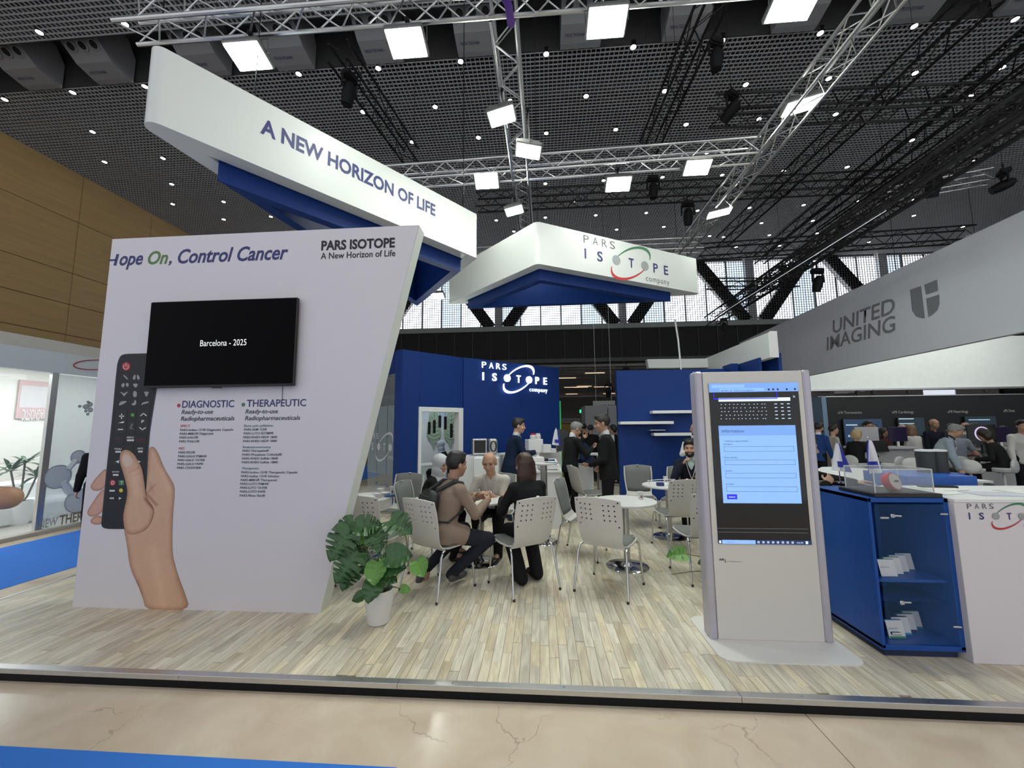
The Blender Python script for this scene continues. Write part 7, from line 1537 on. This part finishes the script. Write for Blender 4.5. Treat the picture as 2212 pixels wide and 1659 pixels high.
sd = thing('tilted_display', 'edge of a tilted white-framed screen at the right edge of the picture', 'screen', (4.35, 3.55, 1.06), -.35); MB().box((.16, 0, .30), (.44, .04, .62), R=Matrix.Rotation(math.radians(-6), 3, 'X'), b=.01).build('frame', mat('display_frame', (.55, .56, .57), .4), sd); MB().box((.17, -.024, .30), (.37, .004, .54), R=Matrix.Rotation(math.radians(-6), 3, 'X')).build('screen', mat('display_pane', (.25, .31, .32), .25), sd); MB().box((.16, .05, .02), (.2, .2, .02)).build('foot', ALU, sd)
# ---- things in the gap between the navy walls
sign(1213, 904, 1253, 913, 22, 'stand_sign', 'grey stand sign reading ELPHARMA in the gap', mat('sign_grey', (.20, .195, .19)), (('TELPHARMA', .02, .90, .78, .55, BLACK),))
MB().box2((PY(1205, 1000, 22.3).x, 22.2, AZ), (PY(1254, 1000, 22.3).x, 22.4, PY(1210, 913, 22.3).z)).build('stand_partition', mat('ochre_partition', (.30, .17, .02), .6), label='ochre yellow partition under the grey stand sign', cat='partition')
gx0, gx1 = PY(1264, 900, 16).x, PY(1332, 900, 16).x; gb = thing('grey_booth', 'plain light grey booth box in the gap between the navy walls', 'booth', (0, 0, 0)); MB().box2((gx0, 16, AZ), (gx1+.3, 17.5, PY(1300, 876, 16).z), .01).build('walls', mat('booth_grey', (.30, .31, .33), .6), gb); MB().box2((gx1-.35, 15.985, .1), (gx1-.33, 16, PY(1300, 882, 16).z)).build('joint', BLACK, gb)
sign(1281, 866, 1329, 877, 19, 'rear_sign', 'white sign board behind the grey booth', mat('sign_white2', (.42, .43, .43)), (('LEAN', .38, .95, .98, .32, GREYINK),))
ex = sign(1252, 885, 1258, 892, 18, 'exit_sign', 'small green exit sign left of the grey booth', emit('exit_green', (.05, .8, .35), 1.2, False), (), .05)
MB().box2((PY(1208, 900, 13).x, 13, AZ), (PY(1212, 900, 13).x, 13.1, PY(1210, 866, 13).z)).build('green_post', mat('bright_green', (.03, .50, .10), emis=(.03, .5, .1), es=.3), label='bright green upright edge next to the company mark wall', cat='post')
MB().box2((-.4, 13.6, AZ), (0.0, 14.2, 1.9)).build('white_post', WHITE, label='white upright beyond the standing men', cat='post')
# ================================================================== THE PALE STAND AT THE LEFT
LS = thing('pale_stand', 'pale stand at the far left with a white fascia and frosted glass front', 'exhibition stand', (0, 0, 0)); LX = -8.25
LP = lambda u, v: PX(u, v, LX)
FW2 = mat('pale_fascia', (.78, .84, .84), .5); CREAMW = mat('cream_wall', (.82, .79, .74), .6)
y0_, y1_ = 3.2, 11.0; zt, zb = LP(100, 757).z, LP(100, 803).z
MB().box2((LX-.15, y0_, zb), (LX, y1_, zt+.0), .004).build('fascia', FW2, LS); MB().box2((LX-.8, y0_, AZ), (LX+.12, y1_, AZ+.06)).build('plinth', mat('stand_plinth', (.45, .42, .38), .5), LS)
yp = LP(105, 950).y; MB().box2((LX-.06, yp-.045, AZ+.06), (LX+.0, yp+.045, zb)).build('post', ALU, LS)
FRG = mat('frosted_print_glass', (.80, .86, .87), .5, var=.02, alpha=.5); MB().box2((LX-.02, yp+.05, AZ+.06), (LX-.005, y1_, zb-.02)).build('glass_pane', FRG, LS)
MB().box2((LX-.03, y0_, AZ+.06), (LX-.018, yp-.05, zb)).build('clear_pane', sheet_glass('clear_pane', (.8, .84, .84), .12), LS)
MB().box2((LX-2.6, y0_, AZ), (LX-2.5, y1_, 3.6)).build('rear_wall', CREAMW, LS); MB().box2((LX-2.6, y0_-.1, 2.9), (LX-.1, y1_, 2.95)).build('stand_ceiling', CREAMW, LS)
cl_ = MB().box2((LX-1.6, 3.6, 2.86), (LX-.8, 9.5, 2.89)).build('light_box', emit('stand_light_glow', (.9, 1, 1), 9.), LS)
def molec(balls, rods, nm):
    MM = mat('molecule_print', (.62, .65, .66), .5); ML = mat('molecule_line', (.25, .28, .30), .5)
    for (u, v, r) in balls:
        c = LP(u, v); R_m = r*abs(LP(u, v-10).z-c.z)/10; b = MB(); b.lathe([(R_m, 0), (R_m*.85, .006), (0, .008)], c+Vector((-.003, 0, 0)), 26, M3=Matrix.Rotation(math.radians(90), 3, 'Y')); b.build(nm, MM, LS)
        MB().tube([c+Vector((.004, R_m*math.cos(t), R_m*math.sin(t))) for t in np.linspace(0, 2*math.pi, 25)[:-1]], .006, 4, closed=True).build('printed_outline', ML, LS)
    for (a, c, w_) in rods:
        p_, q_ = LP(*a), LP(*c); b = MB(); b.tube([p_, q_], w_, 6); o = b.build('printed_rod', MM, LS)
s4 = lambda x, y: (x/2.961, 720+y/2.961)
molec([(*s4(370, 918), 25), (*s4(500, 1070), 25), (*s4(500, 790), 14)], [(s4(430, 870), s4(480, 810), .05), (s4(400, 950), s4(450, 1020), .06)], 'printed_ball')
molec([(*s4(548, 470), 5), (*s4(575, 455), 4.5), (*s4(577, 490), 4.5), (*s4(508, 467), 2.4), (*s4(562, 440), 2.4), (*s4(560, 518), 2.4), (*s4(548, 497), 2.4)], [(s4(512, 467), s4(545, 470), .008), (s4(548, 470), s4(577, 455), .008), (s4(577, 455), s4(577, 490), .008), (s4(577, 490), s4(560, 516), .008)], 'printed_ball')
a, c = LP(*s4(245, 1252)), LP(*s4(362, 1232)); zz = a.z; text('NEW', a, Vector((LX, c.y, zz)), .13, mat('pale_letter', (.35, .36, .36)), LS, n=Vector((1, 0, 0)), off=.006)
a, c = LP(*s4(375, 1228)), LP(*s4(560, 1205)); text('THERA', Vector((LX, a.y, zz)), Vector((LX, c.y, zz)), .15, mat('brown_letter', (.25, .18, .15)), LS, n=Vector((1, 0, 0)), off=.006, bold=.02)
for (u, v, w_) in ((205, 788, .30),):
    c = LP(u, v); b = MB(); b.tube([c+Vector((.01, .34*math.cos(t)+.0, .09*math.sin(t)+.06*math.cos(t))) for t in np.linspace(0, 2*math.pi, 33)[:-1]], .008, 5, closed=True); b.build('red_orbit', REDINK, LS)
po = thing('pink_poster', 'pale pink and white poster with reversed lettering inside the pale stand', 'poster', (0, 0, 0)); XB = LX-2.48; PB = lambda u, v: PX(u, v, XB)
a, c = PB(42, 820), PB(104, 905); MB().box2((XB, min(a.y, c.y), c.z), (XB+.02, max(a.y, c.y), a.z)).build('sheet', mat('poster_pink', (.62, .42, .42), .6), po)
a2, c2 = PB(45, 832), PB(104, 882); MB().box2((XB+.02, min(a2.y, c2.y), c2.z), (XB+.024, max(a2.y, c2.y), a2.z)).build('pale_band', mat('poster_pale', (.62, .58, .60), .6), po); q0, q1 = PB(46, 884), PB(100, 884)
text('DIAGNOSTIC', Vector((XB+.02, q1.y, q0.z)), Vector((XB+.02, q0.y-.0, q0.z)), .22, WHITE, po, n=Vector((1, 0, 0)), off=.012)
# sofa and palm
so = thing('white_sofa', 'low white sofa inside the pale stand', 'sofa', (LX-1.3, PX(60, 1100, LX-1.3).y, AZ+.0)); MB().box((0, 0, .22), (.9, 1.9, .36), b=.05).build('seat', WHITE, so); MB().box((-.38, 0, .5), (.2, 1.9, .5), b=.06).build('backrest', WHITE, so); MB().box((0, .9, .36), (.9, .18, .56), b=.05).build('armrest', WHITE, so)
pa = PX(48, 1050, LX-.9); pal = thing('potted_palm', 'green potted palm standing in the pale stand at the left edge', 'plant', (pa.x, pa.y, AZ+.06)); MB().lathe([(.12, 0), (.16, .4), (.14, .4), (.13, .34)], n=20).build('pot', WHITE, pal)
rg = random.Random(4)
for tr, (dx, dy, h_) in enumerate(((0, 0, 1.05), (.06, .14, .80), (-.05, -.14, .92))):
    MB().tube([(0, 0, .3), (dx*.5, dy*.5, h_*.6), (dx, dy, h_)], .015, 6).build('trunk', mat('trunk_brown', (.10, .07, .04)), pal)
    for k in range(17):
        an = k*2.4+tr; el = rg.uniform(.0, 1.1); L_ = rg.uniform(.34, .50); pts_ = []; 
        for t in (0, .33, .66, 1): pts_.append(Vector((dx+math.cos(an)*L_*t*math.cos(el), dy+math.sin(an)*L_*t*math.cos(el), h_+L_*t*math.sin(el)-.16*t*t)))
        w_ = Vector((-math.sin(an), math.cos(an), 0)); vs = []; 
        for p_, ww in zip(pts_, (.010, .032, .026, .001)): vs += [p_-w_*ww, p_+w_*ww+Vector((0, 0, .0))]
        b = MB(); b.add(vs, [(0, 1, 3, 2), (2, 3, 5, 4), (4, 5, 7, 6)], 0, True); b.build('leaf', mat('palm_green', (.035, .10, .03), .4, var=.3, scale=12), pal)
